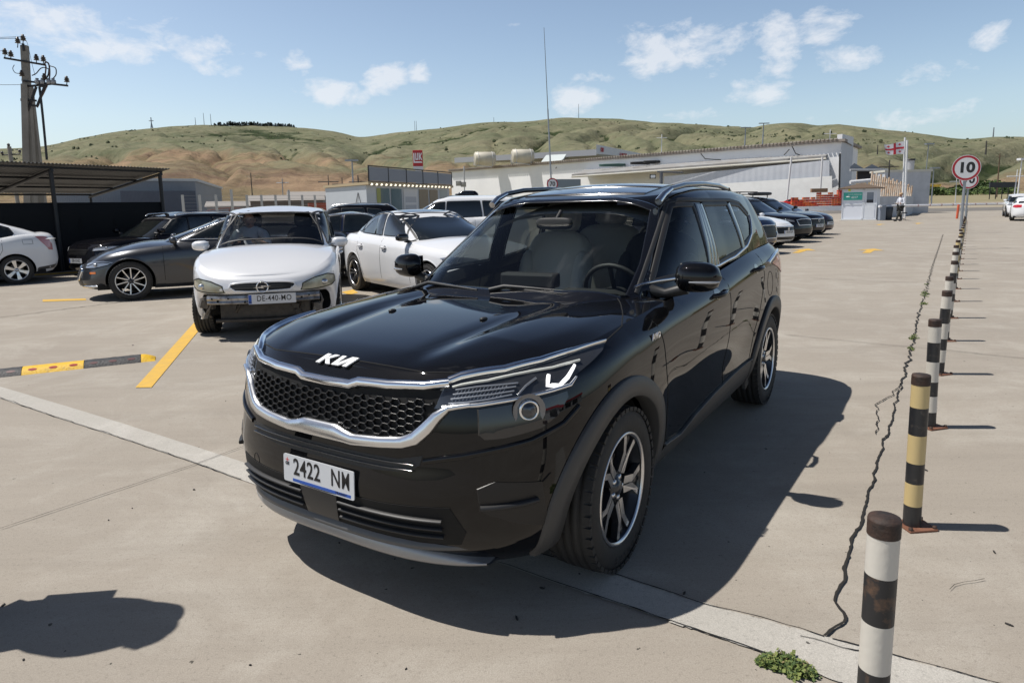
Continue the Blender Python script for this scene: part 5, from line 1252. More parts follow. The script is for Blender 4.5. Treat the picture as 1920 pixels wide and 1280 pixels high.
# black crossover behind the grey saloon
P = suvP(L=4.6, H=1.62, nose=.84, hood=.95, belt=1.00); P['lamps'] = lampset(.92, .76, .92, .08); s_, w_ = suv_dy(-.04)
c = other_car('crossover', 'black crossover with a bright headlight parked behind the dark grey saloon', (-10.05, 16.9), 208, P, BK2, s_, w_, None, lampm=mat('bright lamp', (.75, .78, .82), .12, .3, coat=1), grille=dict(poly=[(-.42, .78), (.42, .78), (.34, .62), (-.34, .62)]), plate='ZR-113-RZ', platez=.50, clad=M_GREYPL, rails='silver', style='ten')
c.root.location.z = -.12
# white saloon facing us, partly behind the black SUV
P = sedanP(L=4.87, H=1.47, fo=.95, nose=.68, hood=.86, belt=.97, rf=-1.50, rr=-2.4, rb=-3.5); P['lamps'] = lampset(.95, .70, .91, .07); P['low'] = [(-.6, .28), (.6, .28), (.5, .40), (-.5, .40)]; P['doors'] = [(-.58, -1.62, .26), (-1.62, -2.62, .26)]
ss = [[(-.95, 1.02), (-1.45, 1.35), (-1.76, 1.375), (-1.72, 1.04)], [(-1.80, 1.04), (-1.83, 1.38), (-2.25, 1.365), (-2.58, 1.24), (-2.66, 1.07)], [(-2.72, 1.08), (-2.66, 1.21), (-2.88, 1.13), (-2.95, 1.10)]]
c = other_car('saloon_car', 'white saloon with black door mirror and sunroof standing right behind the black SUV', (-.53, 10.44), 145, P, WHT, ss, [(-.66, .99), (.66, .99), (.54, 1.36), (0, 1.395), (-.54, 1.36)], None, style='five', detail=.85, mirror_m=M_GLOSSBLK,
    grille=dict(poly=[(-.45, .66), (.45, .66), (.35, .50), (-.35, .50)], frame=M_CHROME, emblem=('oval', .70)), plate='', chrome=None)
mb = MB(); c.patch(mb, [(x, y, 3) for x, y in ((-1.62, -.42), (-1.62, .42), (-2.22, .42), (-2.22, -.42))], (0, .0001, -1), .004, .08, c.bvh_green, rim=False); mb.build('sunroof', M_GLOSSBLK, c.root)
for sg in (1, -1):
    mb = MB(); c.ribbon(mb, [c.sp(x, z, sg, c.bvh_green) for x, z in ((-1.30, 1.29), (-1.5, 1.385), (-1.8, 1.405), (-2.25, 1.39), (-2.6, 1.27))], .028, .010, .008, c.bvh_green, step=.04); mb.build('rain_visor', M_GLOSSBLK, c.root)
# dark blue saloon seen between the two white cars
P = sedanP(L=4.7, H=1.44, fo=.84, nose=.64, hood=.82, belt=.96, cowl=-.2, rf=-1.3, rr=-2.3, rb=-3.5); P['lamps'] = lampset(.84, .62)
c = other_car('saloon_car', 'dark blue saloon, its side windows visible between the people carrier and the white saloon', (-5.35, 14.6), 262, P, NAVY, sed_side, sed_wind, None, chrome=[(-.80, .985), (-1.05, 1.14), (-1.42, 1.352), (-1.75, 1.378), (-2.25, 1.36), (-2.6, 1.24)])
# dark SUV behind the people carrier's roof
P = suvP(H=1.66); s_, w_ = suv_dy(0)
c = other_car('crossover', 'black crossover with roof rails showing above the dark blue saloon, near the white kiosk', (-6.9, 21.0), 262, P, BK2, s_, w_, [(-.6, 1.15), (.6, 1.15), (.5, 1.45), (-.5, 1.45)], rails='silver')
# big white SUV behind the white saloon
P = suvP(L=5.0, wb=2.95, H=1.80, nose=.9, hood=1.02, belt=1.10, cowl=-.5, rf=-1.45, w=.97)
sb = [[(-.95, 1.17), (-1.42, 1.58), (-1.72, 1.62), (-1.68, 1.19)], [(-1.75, 1.19), (-1.78, 1.625), (-2.65, 1.63), (-2.70, 1.22)], [(-2.77, 1.23), (-2.73, 1.63), (-3.35, 1.60), (-3.50, 1.30)]]
c = other_car('large_suv', 'big white SUV whose roof and dark side windows rise behind the white saloon', (-3.55, 18.6), 262, P, WHT, sb, [(-.74, 1.14), (.74, 1.14), (.60, 1.58), (0, 1.62), (-.60, 1.58)], None)
# the row on the right, noses towards the lane
ROW = V3(7.25, 18.6); ST = V3(1.62, 2.50); H145 = Vector((math.sin(R(145)), math.cos(R(145)), 0)); L145 = Vector((-H145.y, H145.x, 0))
def rowpos(k, fo, dw=.9): p = ROW+ST*k-L145*(dw-.75)-H145*fo; return (p.x, p.y)
P = suvP(H=1.66, nose=.90, hood=1.0); P['lamps'] = lampset(.92, .80, .92, .09); s_, w_ = suv_dy(0)
other_car('crossover', 'dark blue crossover with chrome-framed grille, nearest car of the right-hand row', rowpos(0, .92), 145, P, NAVY, s_, w_, None, group='cars in the row on the right', grille=dict(poly=[(-.45, .80), (.45, .80), (.50, .60), (.40, .46), (-.40, .46), (-.50, .60)], frame=M_CHROME), clad=M_GREYPL)
P = sedanP(L=4.9, H=1.45, fo=.93, nose=.70, hood=.84, belt=.96); P['lamps'] = lampset(.93, .67, .91, .06); P['low'] = [(-.62, .27), (.62, .27), (.55, .36), (-.55, .36)]
other_car('saloon_car', 'white saloon with bright grille bar and H emblem in the row on the right', rowpos(1, .93), 145, P, WHT, sed_side, sed_wind, None, group='cars in the row on the right', grille=dict(poly=[(-.50, .66), (.50, .66), (.42, .46), (-.42, .46)], bar=[(y, .665+.0*y) for y in np.linspace(-.56, .56, 9)], emblem=('H', .60)), plate='AX-615-LM', platez=.50)
P = suvP(H=1.66, nose=.84, hood=.95); P['lamps'] = lampset(.92, .77, .92, .08)
s_, w_ = suv_dy(0); cb = other_car('crossover', 'black crossover carrying a roof basket, next to the white saloon in the right-hand row', rowpos(2, .92), 145, P, BK2, s_, w_, None, group='cars in the row on the right', rails=True, grille=dict(poly=[(-.42, .80), (.42, .80), (.36, .62), (-.36, .62)], frame=M_CHROME), plate='')
mb = MB()
for y in (-.45, -.15, .15, .45): mb.tube([(-1.5, y, 1.74), (-2.6, y, 1.74)], .012, 6)
for x in np.linspace(-1.5, -2.6, 7): mb.tube([(x, -.5, 1.74), (x, .5, 1.74)], .010, 6)
for z in (1.74, 1.83): mb.tube([(-1.45, -.52, z), (-1.45, .52, z), (-2.65, .52, z), (-2.65, -.52, z)], .014, 6, closed=True)
for x in (-1.45, -1.85, -2.25, -2.65):
    for y in (-.52, .52): mb.tube([(x, y, 1.74), (x, y, 1.83)], .010, 6)
rk = mb.build('roof_basket', M_BLACKPL, cb.root)
P = suvP(H=1.66, nose=.84, hood=.95); P['lamps'] = lampset(.92, .76, .92, .08)
cb = other_car('crossover', 'black car with round emblem and a dark bar across its roof, beside the maroon saloon', rowpos(3, .92), 145, P, BK2, s_, w_, None, group='cars in the row on the right', grille=dict(poly=[(-.48, .76), (.48, .76), (.40, .58), (-.40, .58)], bar=[(y, .765) for y in np.linspace(-.44, .44, 7)], emblem=('ring2', .70)), plate='QC-092-QC', platez=.50, clad=M_SKID)
mb = MB(); mb.ell((-1.75, 0, 1.78), (.20, .66, .07), .5, 20, 10); mb.tube([(-1.75, -.5, 1.62), (-1.75, -.5, 1.74)], .02, 6); mb.tube([(-1.75, .5, 1.62), (-1.75, .5, 1.74)], .02, 6); mb.build('roof_bar', M_BLACKPL, cb.root)
P = sedanP(L=4.87, H=1.47, fo=.95, nose=.74, hood=.88, belt=.98); P['lamps'] = lampset(.95, .74, .91, .06)
other_car('saloon_car', 'dark maroon saloon at the far end of the right-hand row, near the guard booth', rowpos(4, .95), 145, P, MAR, ss, [(-.66, .99), (.66, .99), (.54, 1.36), (0, 1.395), (-.54, 1.36)], None, group='cars in the row on the right', grille=dict(poly=[(-.42, .66), (.42, .66), (.30, .46), (-.30, .46)]), plate='OO-284-NP', platez=.50)
# far vehicles
P = suvP(L=4.4, H=1.64, nose=.88, hood=.98); P['lamps'] = lampset(.92, .86, .92, .05); P['low'] = [(-.7, .30), (.7, .30), (.6, .42), (-.6, .42)]
other_car('crossover', 'white crossover driving in under the barrier arm at the right edge', (36.2, 47.6), 213, P, WHT, s_, w_, None, group='cars driving on the lane', grille=dict(poly=[(-.42, .76), (.42, .76), (.32, .58), (-.32, .58)], frame=M_CHROME), clad=M_GREYPL, detail=.5)
P = sedanP(); P['tails'] = [(-3.45, .84, .95), (-3.70, .70, .97), (-3.85, .45, .97), (-3.85, .45, .80), (-3.70, .72, .78), (-3.45, .86, .82)]
other_car('saloon_car', 'white saloon cut off by the right edge, its red tail light showing', (32.8, 42.6), 36, P, WHT, sed_side, None, [(-.6, 1.04), (.6, 1.04), (.5, 1.33), (-.5, 1.33)], group='cars driving on the lane', rear=True, front=False, detail=.5)
P = sedanP(H=1.42)
c = other_car('saloon_car', 'small red car with dark swoosh on its side, parked by the red crates', (37.9, 85), 124, P, paint('red car paint', (.42, .02, .02)), sed_side, sed_wind, None, group=None, detail=.5)
P = suvP()
c = other_car('crossover', 'dark crossover seen behind the wire fence by the white warehouse wall', (-7.7, 88), 262, P, BK2, s_, w_, None, group=None, detail=.45)
c.root.location.z = at(880, 357, 88).z-1.66
# ------------------------------------------------------------------ bollards along the lane divider
BW = mat('bollard white paint', (.60, .57, .51), .5, var=(9, .06, (.30, .25, .20), .66), bump=(60, .1)); BK = mat('bollard black paint', (.022, .023, .026), .38, var=(10, .10, (.085, .075, .065), .62))
BY = mat('bollard cream yellow paint', (.58, .45, .22), .5, var=(9, .06, (.28, .22, .13), .66)); BR = mat('rusty steel', (.022, .016, .014), .7, var=(16, .35, (.085, .042, .026), .56), bump=(80, .4))
BRB = mat('worn black paint over rust', (.020, .020, .022), .5, var=(7, .10, (.15, .085, .05), .60))
bol_kinds = {
 'w': [(0, BK), (.17, BW), (.35, BK), (.52, BW), (.70, BK), (.86, BW)],
}
def bollard_mesh(light, dark, h=.7067, r=.0368, off=0.0):
    mb = MB(); n = 28
    zs = [0, .018, .155, .285, .42, .56, .68, .80, .955, 1.0]
    zs = [0.0, .15+off, .30+off, .435+off, .62+off, .80+off, .945, 1.0]
    for i in range(len(zs)-1):
        z0, z1 = zs[i]*h, zs[i+1]*h; mi = 2 if i == len(zs)-2 else (0 if i % 2 == 0 else 1)
        rr = r*1.03 if mi == 2 else r
        mb.lathe([(rr, z0), (rr, z1)], n, None, mi)
    mb.lathe([(r*1.03, h*.945), (r, h*.945)], n, None, 2); mb.lathe([(r*1.03, h), (r*.98, h+.006), (.001, h+.007)], n, None, 2)
    return mb
def make_bollard(kind):
    light, dark = {'w': (BW, BK), 'y': (BY, BK), 'r': (BW, BRB)}[kind]
    o = bollard_mesh(light, dark).build('bollard', [dark, light, BR], None)
    b = MB(); b.bx(-.055, .080, -.068, .050, .0, .010); p = b.build('base_plate', mat('rusted base plate', (.13, .05, .03), .75, var=(20, .5, (.26, .12, .07)), bump=(60, .4)), o, bevel=.002)
    bb = MB()
    for x, y in ((.07, .035), (.07, -.055), (-.045, .035), (-.045, -.055)): bb.lathe([(.010, .010), (.010, .022), (.001, .023)], 6, Matrix.Translation((x, y, 0)))
    bb.build('anchor_bolt', BR, p)
    return o
ORD = ['sixth', 'seventh', 'eighth', 'ninth', 'tenth', 'eleventh', 'twelfth', 'thirteenth', 'fourteenth', 'fifteenth', 'sixteenth', 'seventeenth', 'eighteenth', 'nineteenth', 'twentieth', 'twenty-first', 'twenty-second', 'twenty-third', 'twenty-fourth', 'twenty-fifth', 'twenty-sixth', 'twenty-seventh', 'twenty-eighth', 'twenty-ninth', 'thirtieth', 'thirty-first', 'thirty-second']
B0 = V3(1.8108, 2.8638); BST = P_*1.6085; protos = {}
# the vertices run up the pipe: split its own bands with light and dark paint
kinds = 'ryw'+'wwwwwywywywwyywywywwywywywwwyw'
nm_ = {'r': 'white and worn black', 'y': 'cream-yellow and black', 'w': 'white and black'}
for i in range(31):
    k = -1+i; kd = kinds[i % len(kinds)]; p = B0+BST*k
    if kd not in protos: protos[kd] = o = make_bollard(kd)
    else:
        s = protos[kd]; o = s.copy(); col.objects.link(o)
        for ch in s.children:
            c2 = ch.copy(); col.objects.link(c2); c2.parent = o
            for g in ch.children: d2 = g.copy(); col.objects.link(d2); d2.parent = c2
    o.location = (p.x, p.y, 0); o.rotation_euler = (rng.uniform(-.02, .02)*(k > 0), rng.uniform(-.03, .03)*(k > 0), rng.uniform(-.2, .2)+.1)
    if k == 0: o.rotation_euler = (0, -.01, .1)
    if k == 3: o.scale = (1, 1, .95)
    lab = {-1: 'nearest striped bollard, white and black with rust, cut by the bottom edge', 0: 'cream-yellow and black bollard on a rusty base plate, second from the front', 1: 'third striped bollard from the front, white and dark bands on a rusty plate', 2: 'fourth striped bollard from the front', 3: 'fifth striped bollard from the front', 4: 'sixth striped bollard from the front'}.get(k, ('%s striped bollard from the front in the row leading to the barrier' % ORD[k-4+0]) if k < 30 else 'last striped bollard')
    tag(o, lab, 'bollard', 'striped bollards dividing the lanes')
# ------------------------------------------------------------------ speed-limit signs
GALV = mat('galvanised steel', (.36, .38, .40), .45, .6, var=(12, .4, (.28, .30, .33)))
def sign(u, v, Y, txt, r, label, rot=0):
    c = at(u, v, Y); root = empty('speed_limit_sign', (c.x, c.y, GR(c.y)), math.atan2(-c.x, c.y)*-1*0+rot, label, 'sign', 'speed limit signs on the lane divider'); h = c.z-GR(c.y)
    mb = MB(); mb.tube([(0, .05, 0), (0, .05, h+r*.6)], .038, 12); mb.build('pole', GALV, root)
    M = Matrix.Translation((0, 0, h)) @ Matrix.Rotation(R(90), 4, 'X')
    d = MB(); d.lathe([(.001, -.004), (r, -.004), (r, .002)], 48, M); d.lathe([(r, .002), (r*.965, .0025)], 48, M, 1); d.lathe([(r*.965, .0025), (r*.80, .0025)], 48, M, 2); d.lathe([(r*.80, .0025), (.001, .0026)], 48, M, 1)
    pl = d.build('sign_plate', [GALV, mat('sign white', (.72, .73, .75), .4), mat('sign red', (.40, .018, .03), .35)], root)
    t = MB(); add_text(t, txt, M @ Matrix.Translation((0, 0, .0035)), r*1.08, 0, depth=.002, bold=r*.045, sx=1.08); t.build('sign_number', mat('sign black', (.02, .02, .022), .4), pl)
    b = MB(); b.bx(-.06, .06, -.0, .06, h-.10, h-.07); b.bx(-.06, .06, 0, .06, h+.10, h+.13); b.build('bracket', GALV, root)
sign(1812, 315, 19.3, '10', .36, 'round speed limit sign reading 10 on a grey pole among the bollards', rot=R(-18))
sign(1817, 338, 27.5, '70', .34, 'smaller speed limit sign half hidden behind the first one', rot=R(-18))
# ------------------------------------------------------------------ speed bump
def speed_bump():
    a, b = G(292, 672), G(0, 703); d = (a-b).normalized(); b = b-d*1.6; L_ = (a-b).length; root = empty('speed_bump', (a.x, a.y, 0), math.atan2(-d.y, -d.x), 'yellow and black rubber speed bump with red reflectors, at the left edge', 'speed bump')
    m1 = mat('yellow rubber', (.78, .47, .02), .55, var=(14, .12, (.42, .26, .05), .64), bump=(60, .4)); m2 = mat('black rubber', (.026, .027, .031), .6, var=(20, .3, (.06, .06, .065), .58), bump=(60, .4)); w = .125
    segs = [(.0, .13, 1), (.13, .62, 0), (.62, 1.12, 1), (1.12, 1.62, 0), (1.62, 2.12, 1), (2.12, 2.62, 0), (2.62, 3.1, 1)]
    refl = mat('red reflector', (.35, .03, .03), .3); refk = mat('dull reflector', (.10, .03, .035), .4)
    for x0, x1, y in segs:
        mb = MB(); rows = []
        for x in np.linspace(x0+.002, x1-.002, 8):
            k = min(1, (x)/.10) if x0 == 0 else 1
            rows.append([Vector((x, w*t, .058*(1-abs(t)**2.2)*k**.5)) for t in np.linspace(-1, 1, 13)])
        mb.grid(rows); mb.add(rows[0], [tuple(range(13))], 0, False); mb.add(rows[-1], [tuple(range(13))], 0, False)
        s_ = mb.build('bump_section', m1 if y else m2, root)
        if x1-x0 > .3:
            r = MB()
            for q in (.17, .5, .83):
                x = x0+(x1-x0)*q
                for sd in (1, -1):
                    z = .058*(1-.62**2.2); M = frame((x, sd*w*.62, z+.002), (1, 0, 0), (0, -sd*.8, .45)); M[2][3] = z+.001
                    r.prism([(.036*math.cos(a), .017*math.sin(a)) for a in np.linspace(0, 2*math.pi, 14, endpoint=False)], M, .004)
            r.build('reflector', refl if y else refk, s_)
speed_bump()
# ------------------------------------------------------------------ weeds in the joints
def weed(c, r, n, label, seed, along=None, st=1.0):
    rg = random.Random(seed); mb = MB(); d0 = (along or Vector((1, 0, 0))).normalized(); s0_ = Vector((-d0.y, d0.x, 0)); lobes = [(rg.uniform(-.8, .8)*r*st, rg.uniform(-.35, .35)*r, rg.uniform(.25, .6)*r) for _ in range(9)]
    for i in range(n):
        lx, ly, lr = lobes[rg.randrange(9)]; a = rg.uniform(0, 6.28); d = lr*rg.random()**.5; p = Vector((c.x, c.y, .002))+d0*(lx+d*math.cos(a))+s0_*(ly+d*math.sin(a)*.8); h = rg.uniform(.15, 1)*lr*.75*(1.15-d/lr)
        s = rg.uniform(.004, .010)*(1+r*2); q = p+Vector((0, 0, h)); t = rg.uniform(0, 6.28); u_ = Vector((math.cos(t), math.sin(t), rg.uniform(-.4, .9))).normalized(); v_ = u_.cross(Vector((rg.uniform(-.6, .6), rg.uniform(-.6, .6), 1))).normalized()
        mb.add([q-u_*s, q-v_*s*.45, q+u_*s, q+v_*s*.45], [(0, 1, 2, 3)], rg.choice((0, 0, 1, 1, 2, 3) if i % 9 == 0 else (0, 1, 2)), False)
        if i % 5 == 0: mb.tube([p-Vector((0, 0, .002)), q], .0011, 3, 0)
    for i in range(max(4, n//90)):
        lx, ly, lr = lobes[rg.randrange(9)]; p = Vector((c.x, c.y, 0))+d0*lx+s0_*ly; t = rg.uniform(0, 6.28); q = p+Vector((math.cos(t), math.sin(t), rg.uniform(.1, .8)))*lr*1.1; mb.tube([p, q], .0014, 3, 3)
        for k in range(4): w_ = p.lerp(q, .5+k*.16); e = Vector((rg.uniform(-1, 1), rg.uniform(-1, 1), rg.uniform(0, 1))).normalized()*.009*(1+r); f_ = e.orthogonal()*.5; mb.add([w_-e, w_-f_, w_+e, w_+f_], [(0, 1, 2, 3)], 1, False)
    return tag(mb.build('weed', [mat('weed leaf', (.085, .13, .03), .7), mat('weed leaf pale', (.17, .21, .055), .7), mat('weed leaf dark', (.045, .08, .02), .7), mat('dry weed stem', (.28, .22, .11), .8)], None, recalc=False), label, 'weed', 'weeds growing in the concrete joints')
CRK = (G(1735, 550)-G(1712, 640))
weed(G(1478, 1250), .085, 1500, 'low bushy weed by the bottom edge, left of the nearest bollard', 1); weed(G(1455, 1232), .035, 260, 'small weed sprig beside the bushy one at the bottom edge', 2); weed(G(1500, 1262), .05, 500, 'weed clump at the bottom edge touching the bushy one', 12)
weed(G(1714, 632), .075, 420, 'weed in the crack just beyond where it forks', 3, CRK, 2.6); weed(G(1708, 655), .05, 260, 'nearer small weed in the long crack', 4, CRK, 1.6); weed(G(1735, 552), .10, 420, 'weed further up the long crack', 5, CRK, 3.5); weed(G(1731, 570), .07, 260, 'small weed below the far weed in the crack', 6, CRK, 2); weed(G(1737, 533), .07, 150, 'tiny weed where the crack meets the slab joint', 7, CRK, 1.2)
# ------------------------------------------------------------------ carport with black screen
CP_Z = 2.80; A_ = at(305, 318, 20); A_.z = 0
STEEL = mat('dark painted steel', (.018, .018, .02), .5); CORR = mat('corrugated zinc sheet', (.13, .13, .125), .5, .4, var=(2, .5, (.09, .09, .085)))
def carport():
    root = empty('carport', A_, 0, 'carport with corrugated roof on black steel posts above the black screen', 'carport')
    n = 190; L_ = 17.0; D = 4.6; mb = MB(); rows = [[], []]; zf = at(305, 318, 20).z; zr_ = at(183, 362, 22.6).z; zl = lambda s, t: (zf+(at(0, 298, 16.6).z-zf)*min(s/4.2, 4)*.3)*(1-t)+zr_*t
    def pos(s, t): p = -P_*s-Q_*D*t; return Vector((p.x, p.y, zl(s, t)))
    R_ = []
    for i in range(n*4):
        s = L_*i/(n*4); up = .022*(1 if (i % 4) in (1, 2) else 0)
        R_.append([pos(s-.15, -.03)+Vector((0, 0, up)), pos(s-.15, 1.03)+Vector((0, 0, up))])
    mb.grid(R_, 0, False); mb.build('roof_sheet', CORR, root, recalc=False)
    for t in (0.01, .34, .67, .99):
        b = MB(); b.tube([pos(0, t)-Vector((0, 0, .06)), pos(L_, t)-Vector((0, 0, .06))], .035, 4); b.build('purlin', STEEL, root)
    for s in (0.05, 2.9, 5.75, 8.6, 11.4, 14.2):
        b = MB(); b.tube([pos(s, 0)-Vector((0, 0, .13)), pos(s, 1)-Vector((0, 0, .13))], .05, 4); b.build('rafter', STEEL, root)
        b = MB(); f = pos(s, .02); b.tube([(f.x, f.y, 0), (f.x, f.y, f.z-.1)], .055, 8); b.build('post', STEEL, root)
        b = MB(); f = pos(s, .98); b.tube([(f.x, f.y, 0), (f.x, f.y, f.z-.1)], .04, 8); b.build('post', STEEL, root)
    b = MB(); f = [pos(s, 1.02) for s in np.linspace(0, L_, 20)]
carport()
def screen():
    a = A_-Q_*.12; b = a-P_*17; d = (b-a); top = 1.80
    mb = MB(); rows = []
    for i in range(60):
        p = a.lerp(b, i/59); w = .03*math.sin(i*1.7)+.02*math.sin(i*4.1); rows.append([Vector((p.x-Q_.x*w*k*(1-k)*4, p.y-Q_.y*w*k*(1-k)*4, top*k)) for k in np.linspace(0, 1, 6)]+[Vector((p.x-Q_.x*.03, p.y-Q_.y*.03, top*(1-k))) for k in np.linspace(0, 1, 3)])
    mb.grid(rows); tag(mb.build('screen_fence', mat('black shade netting', (.006, .006, .007), .9, bump=(90, .3)), None, recalc=False), 'black shade-cloth screen wall closing the carport behind the parked cars', 'fence')
screen()
# grey industrial hall behind the carport
def at2(u, v, Y): p = at(u, v, Y); return p
def hall(name, label, cat, pts, H, m, roof=None, bands=None, Yoff=None):
    pass
def box_building(name, label, cat, a, b, depth, z0, zt_a, zt_b, m, roofm=None, eave=0.0, roof_t=.12):
    """long building: front from a to b (ground points), extends backwards by depth (vector)"""
    root = empty(name, (a.x, a.y, z0), 0, label, cat); o = Vector((a.x, a.y, z0)); A = Vector((0, 0, 0)); B = Vector((b.x-a.x, b.y-a.y, 0)); D = depth
    mb = MB(); V = [A, B, B+D, A+D]; Z = [zt_a-z0, zt_b-z0, zt_b-z0, zt_a-z0]; vs = [Vector((p.x, p.y, 0)) for p in V]+[Vector((p.x, p.y, z)) for p, z in zip(V, Z)]
    mb.add(vs, [(0, 1, 5, 4), (1, 2, 6, 5), (2, 3, 7, 6), (3, 0, 4, 7)], 0, False); mb.build('wall', m, root)
    r = MB(); e = eave; f = -D.normalized()*e; s = B.normalized()*e
    C4 = [A+f-s, B+f+s, B+D-f+s, A+D-f-s]; zz = [Z[0], Z[1], Z[1], Z[0]]
    vs = [Vector((p.x, p.y, z+.004)) for p, z in zip(C4, zz)]+[Vector((p.x, p.y, z+roof_t)) for p, z in zip(C4, zz)]
    r.add(vs, [(3, 2, 1, 0), (4, 5, 6, 7), (0, 1, 5, 4), (1, 2, 6, 5), (2, 3, 7, 6), (3, 0, 4, 7)], 0, False); r.build('roof', roofm or m, root)
    return root
def corr(name, c, c2, scale=22, axis='X', rust=None):
    """ribbed sheet: bump stripes plus dirt"""
    if name in MATS: return MATS[name]
    m = mat(name, c, .6, .0, var=(.8, .45, c2)); nt = m.node_tree; b = nt.nodes['Principled BSDF']; tc = nt.nodes.new('ShaderNodeTexCoord'); w = nt.nodes.new('ShaderNodeTexWave'); w.bands_direction = axis; w.inputs['Scale'].default_value = scale/6.28
    nt.links.new(tc.outputs['Object'], w.inputs['Vector']); bp = nt.nodes.new('ShaderNodeBump'); bp.inputs['Strength'].default_value = .6; bp.inputs['Distance'].default_value = .03; nt.links.new(w.outputs['Fac'], bp.inputs['Height']); nt.links.new(bp.outputs[0], b.inputs['Normal'])
    return m
h1 = at(232, 330, 62); h2 = at(364, 322, 70)
hb = box_building('industrial_hall', 'grey flat-roofed industrial hall behind the carport, with a pale roof edge', 'building', V3(at(100, 400, 60).x, 60), V3(h2.x, 70), V3(-8, 25), .0, at(100, 338, 60).z, at(364, 340, 70).z, corr('grey hall cladding', (.23, .25, .28), (.20, .22, .25)), mat('pale roof membrane', (.55, .56, .56), .7), .2, .25)
o = MB(); q1, q2 = at(225, 358, 59.5)-Vector(hb.location), at(366, 358, 69.3)-Vector(hb.location)
o.add([q1, q2, Vector((q2.x, q2.y, 0)), Vector((q1.x, q1.y, 0))], [(0, 1, 2, 3)], 0, False); o.build('lower_cladding', corr('dark hall cladding', (.075, .09, .125), (.06, .07, .10), 60), hb)
# wire fence with white posts in the middle distance
def fence():
    a, b = at(345, 400, 30), at(615, 400, 36); a.z = b.z = 0; n = 11; root = empty('wire_fence', a, 0, 'wire fence with white concrete posts between the carport and the kiosk', 'fence'); W = mat('white concrete post', (.50, .49, .46), .8)
    for i in range(n):
        p = (b-a)*(i/(n-1)); mb = MB(); h = 2.25+.25*(i % 4 == 3); mb.box((p.x, p.y, h/2), (.09, .09, h)); mb.build('post', W, root)
    mb = MB()
    for k in range(14): z = .2+k*.155; mb.tube([Vector((0, 0, z)), (b-a)+Vector((0, 0, z))], .006, 3)
    mb.build('wire', GALV, root)
fence()
def junk():                                                    # rack frames, sheds and stacks behind the fence
    specs = [('steel_rack', 'red-brown steel rack frame standing behind the wire fence', 'rack', (370, 520), 374, 396, 40), ]
    c = at(430, 396, 42); root = empty('steel_rack', (c.x, c.y, 0), .2, 'red-brown steel rack frame standing behind the wire fence', 'rack'); RD = mat('red oxide steel', (.22, .07, .045), .7)
    mb = MB()
    for i in range(9):
        x = -2.6+i*.65; mb.tube([(x, 0, 0), (x, 0, 1.2+.5*math.sin(i/8*math.pi))], .03, 4)
    mb.tube([(-2.6+i*.65, 0, 1.2+.5*math.sin(i/8*math.pi)) for i in range(9)], .03, 4); mb.tube([(-2.6, 0, .6), (2.6, 0, .8)], .03, 4); mb.build('rack_frame', RD, root)
    for (u, Y, w, h, c_, nm, lb) in ((540, 60, 6, 2.3, (.16, .13, .11), 'storage_shed', 'brown storage shed far behind the wire fence'), (598, 62, 5, 2.6, (.45, .44, .42), 'storage_shed', 'pale storage shed left of the kiosk, far behind'), (465, 66, 7, 1.9, (.33, .33, .35), 'storage_shed', 'low grey shed behind the steel rack'), (603, 43, 1.6, 1.9, (.38, .09, .05), 'crate_stack', 'stack of red crates just left of the kiosk')):
        c = at(u, 396, Y); rt_ = empty(nm, (c.x, c.y, GR(Y)), .3, lb, 'shed' if 'shed' in nm else 'crates'); mb = MB(); mb.bx(-w/2, w/2, -1.2, 1.2, 0, h); mb.build('wall' if 'shed' in nm else 'crate_pile', mat(nm+str(u), c_, .8, var=(2, .5, tuple(k*.7 for k in c_))), rt_)
        mb = MB(); mb.add([(-w/2-.2, -1.5, h), (w/2+.2, -1.5, h), (w/2+.2, 1.5, h), (-w/2-.2, 1.5, h), (-w/2-.2, 0, h+.5), (w/2+.2, 0, h+.5)], [(0, 1, 5, 4), (2, 3, 4, 5), (1, 2, 5), (3, 0, 4)], 0, False); mb.build('roof', mat('shed roof', (.30, .28, .26), .7), rt_) if 'shed' in nm else None
junk()
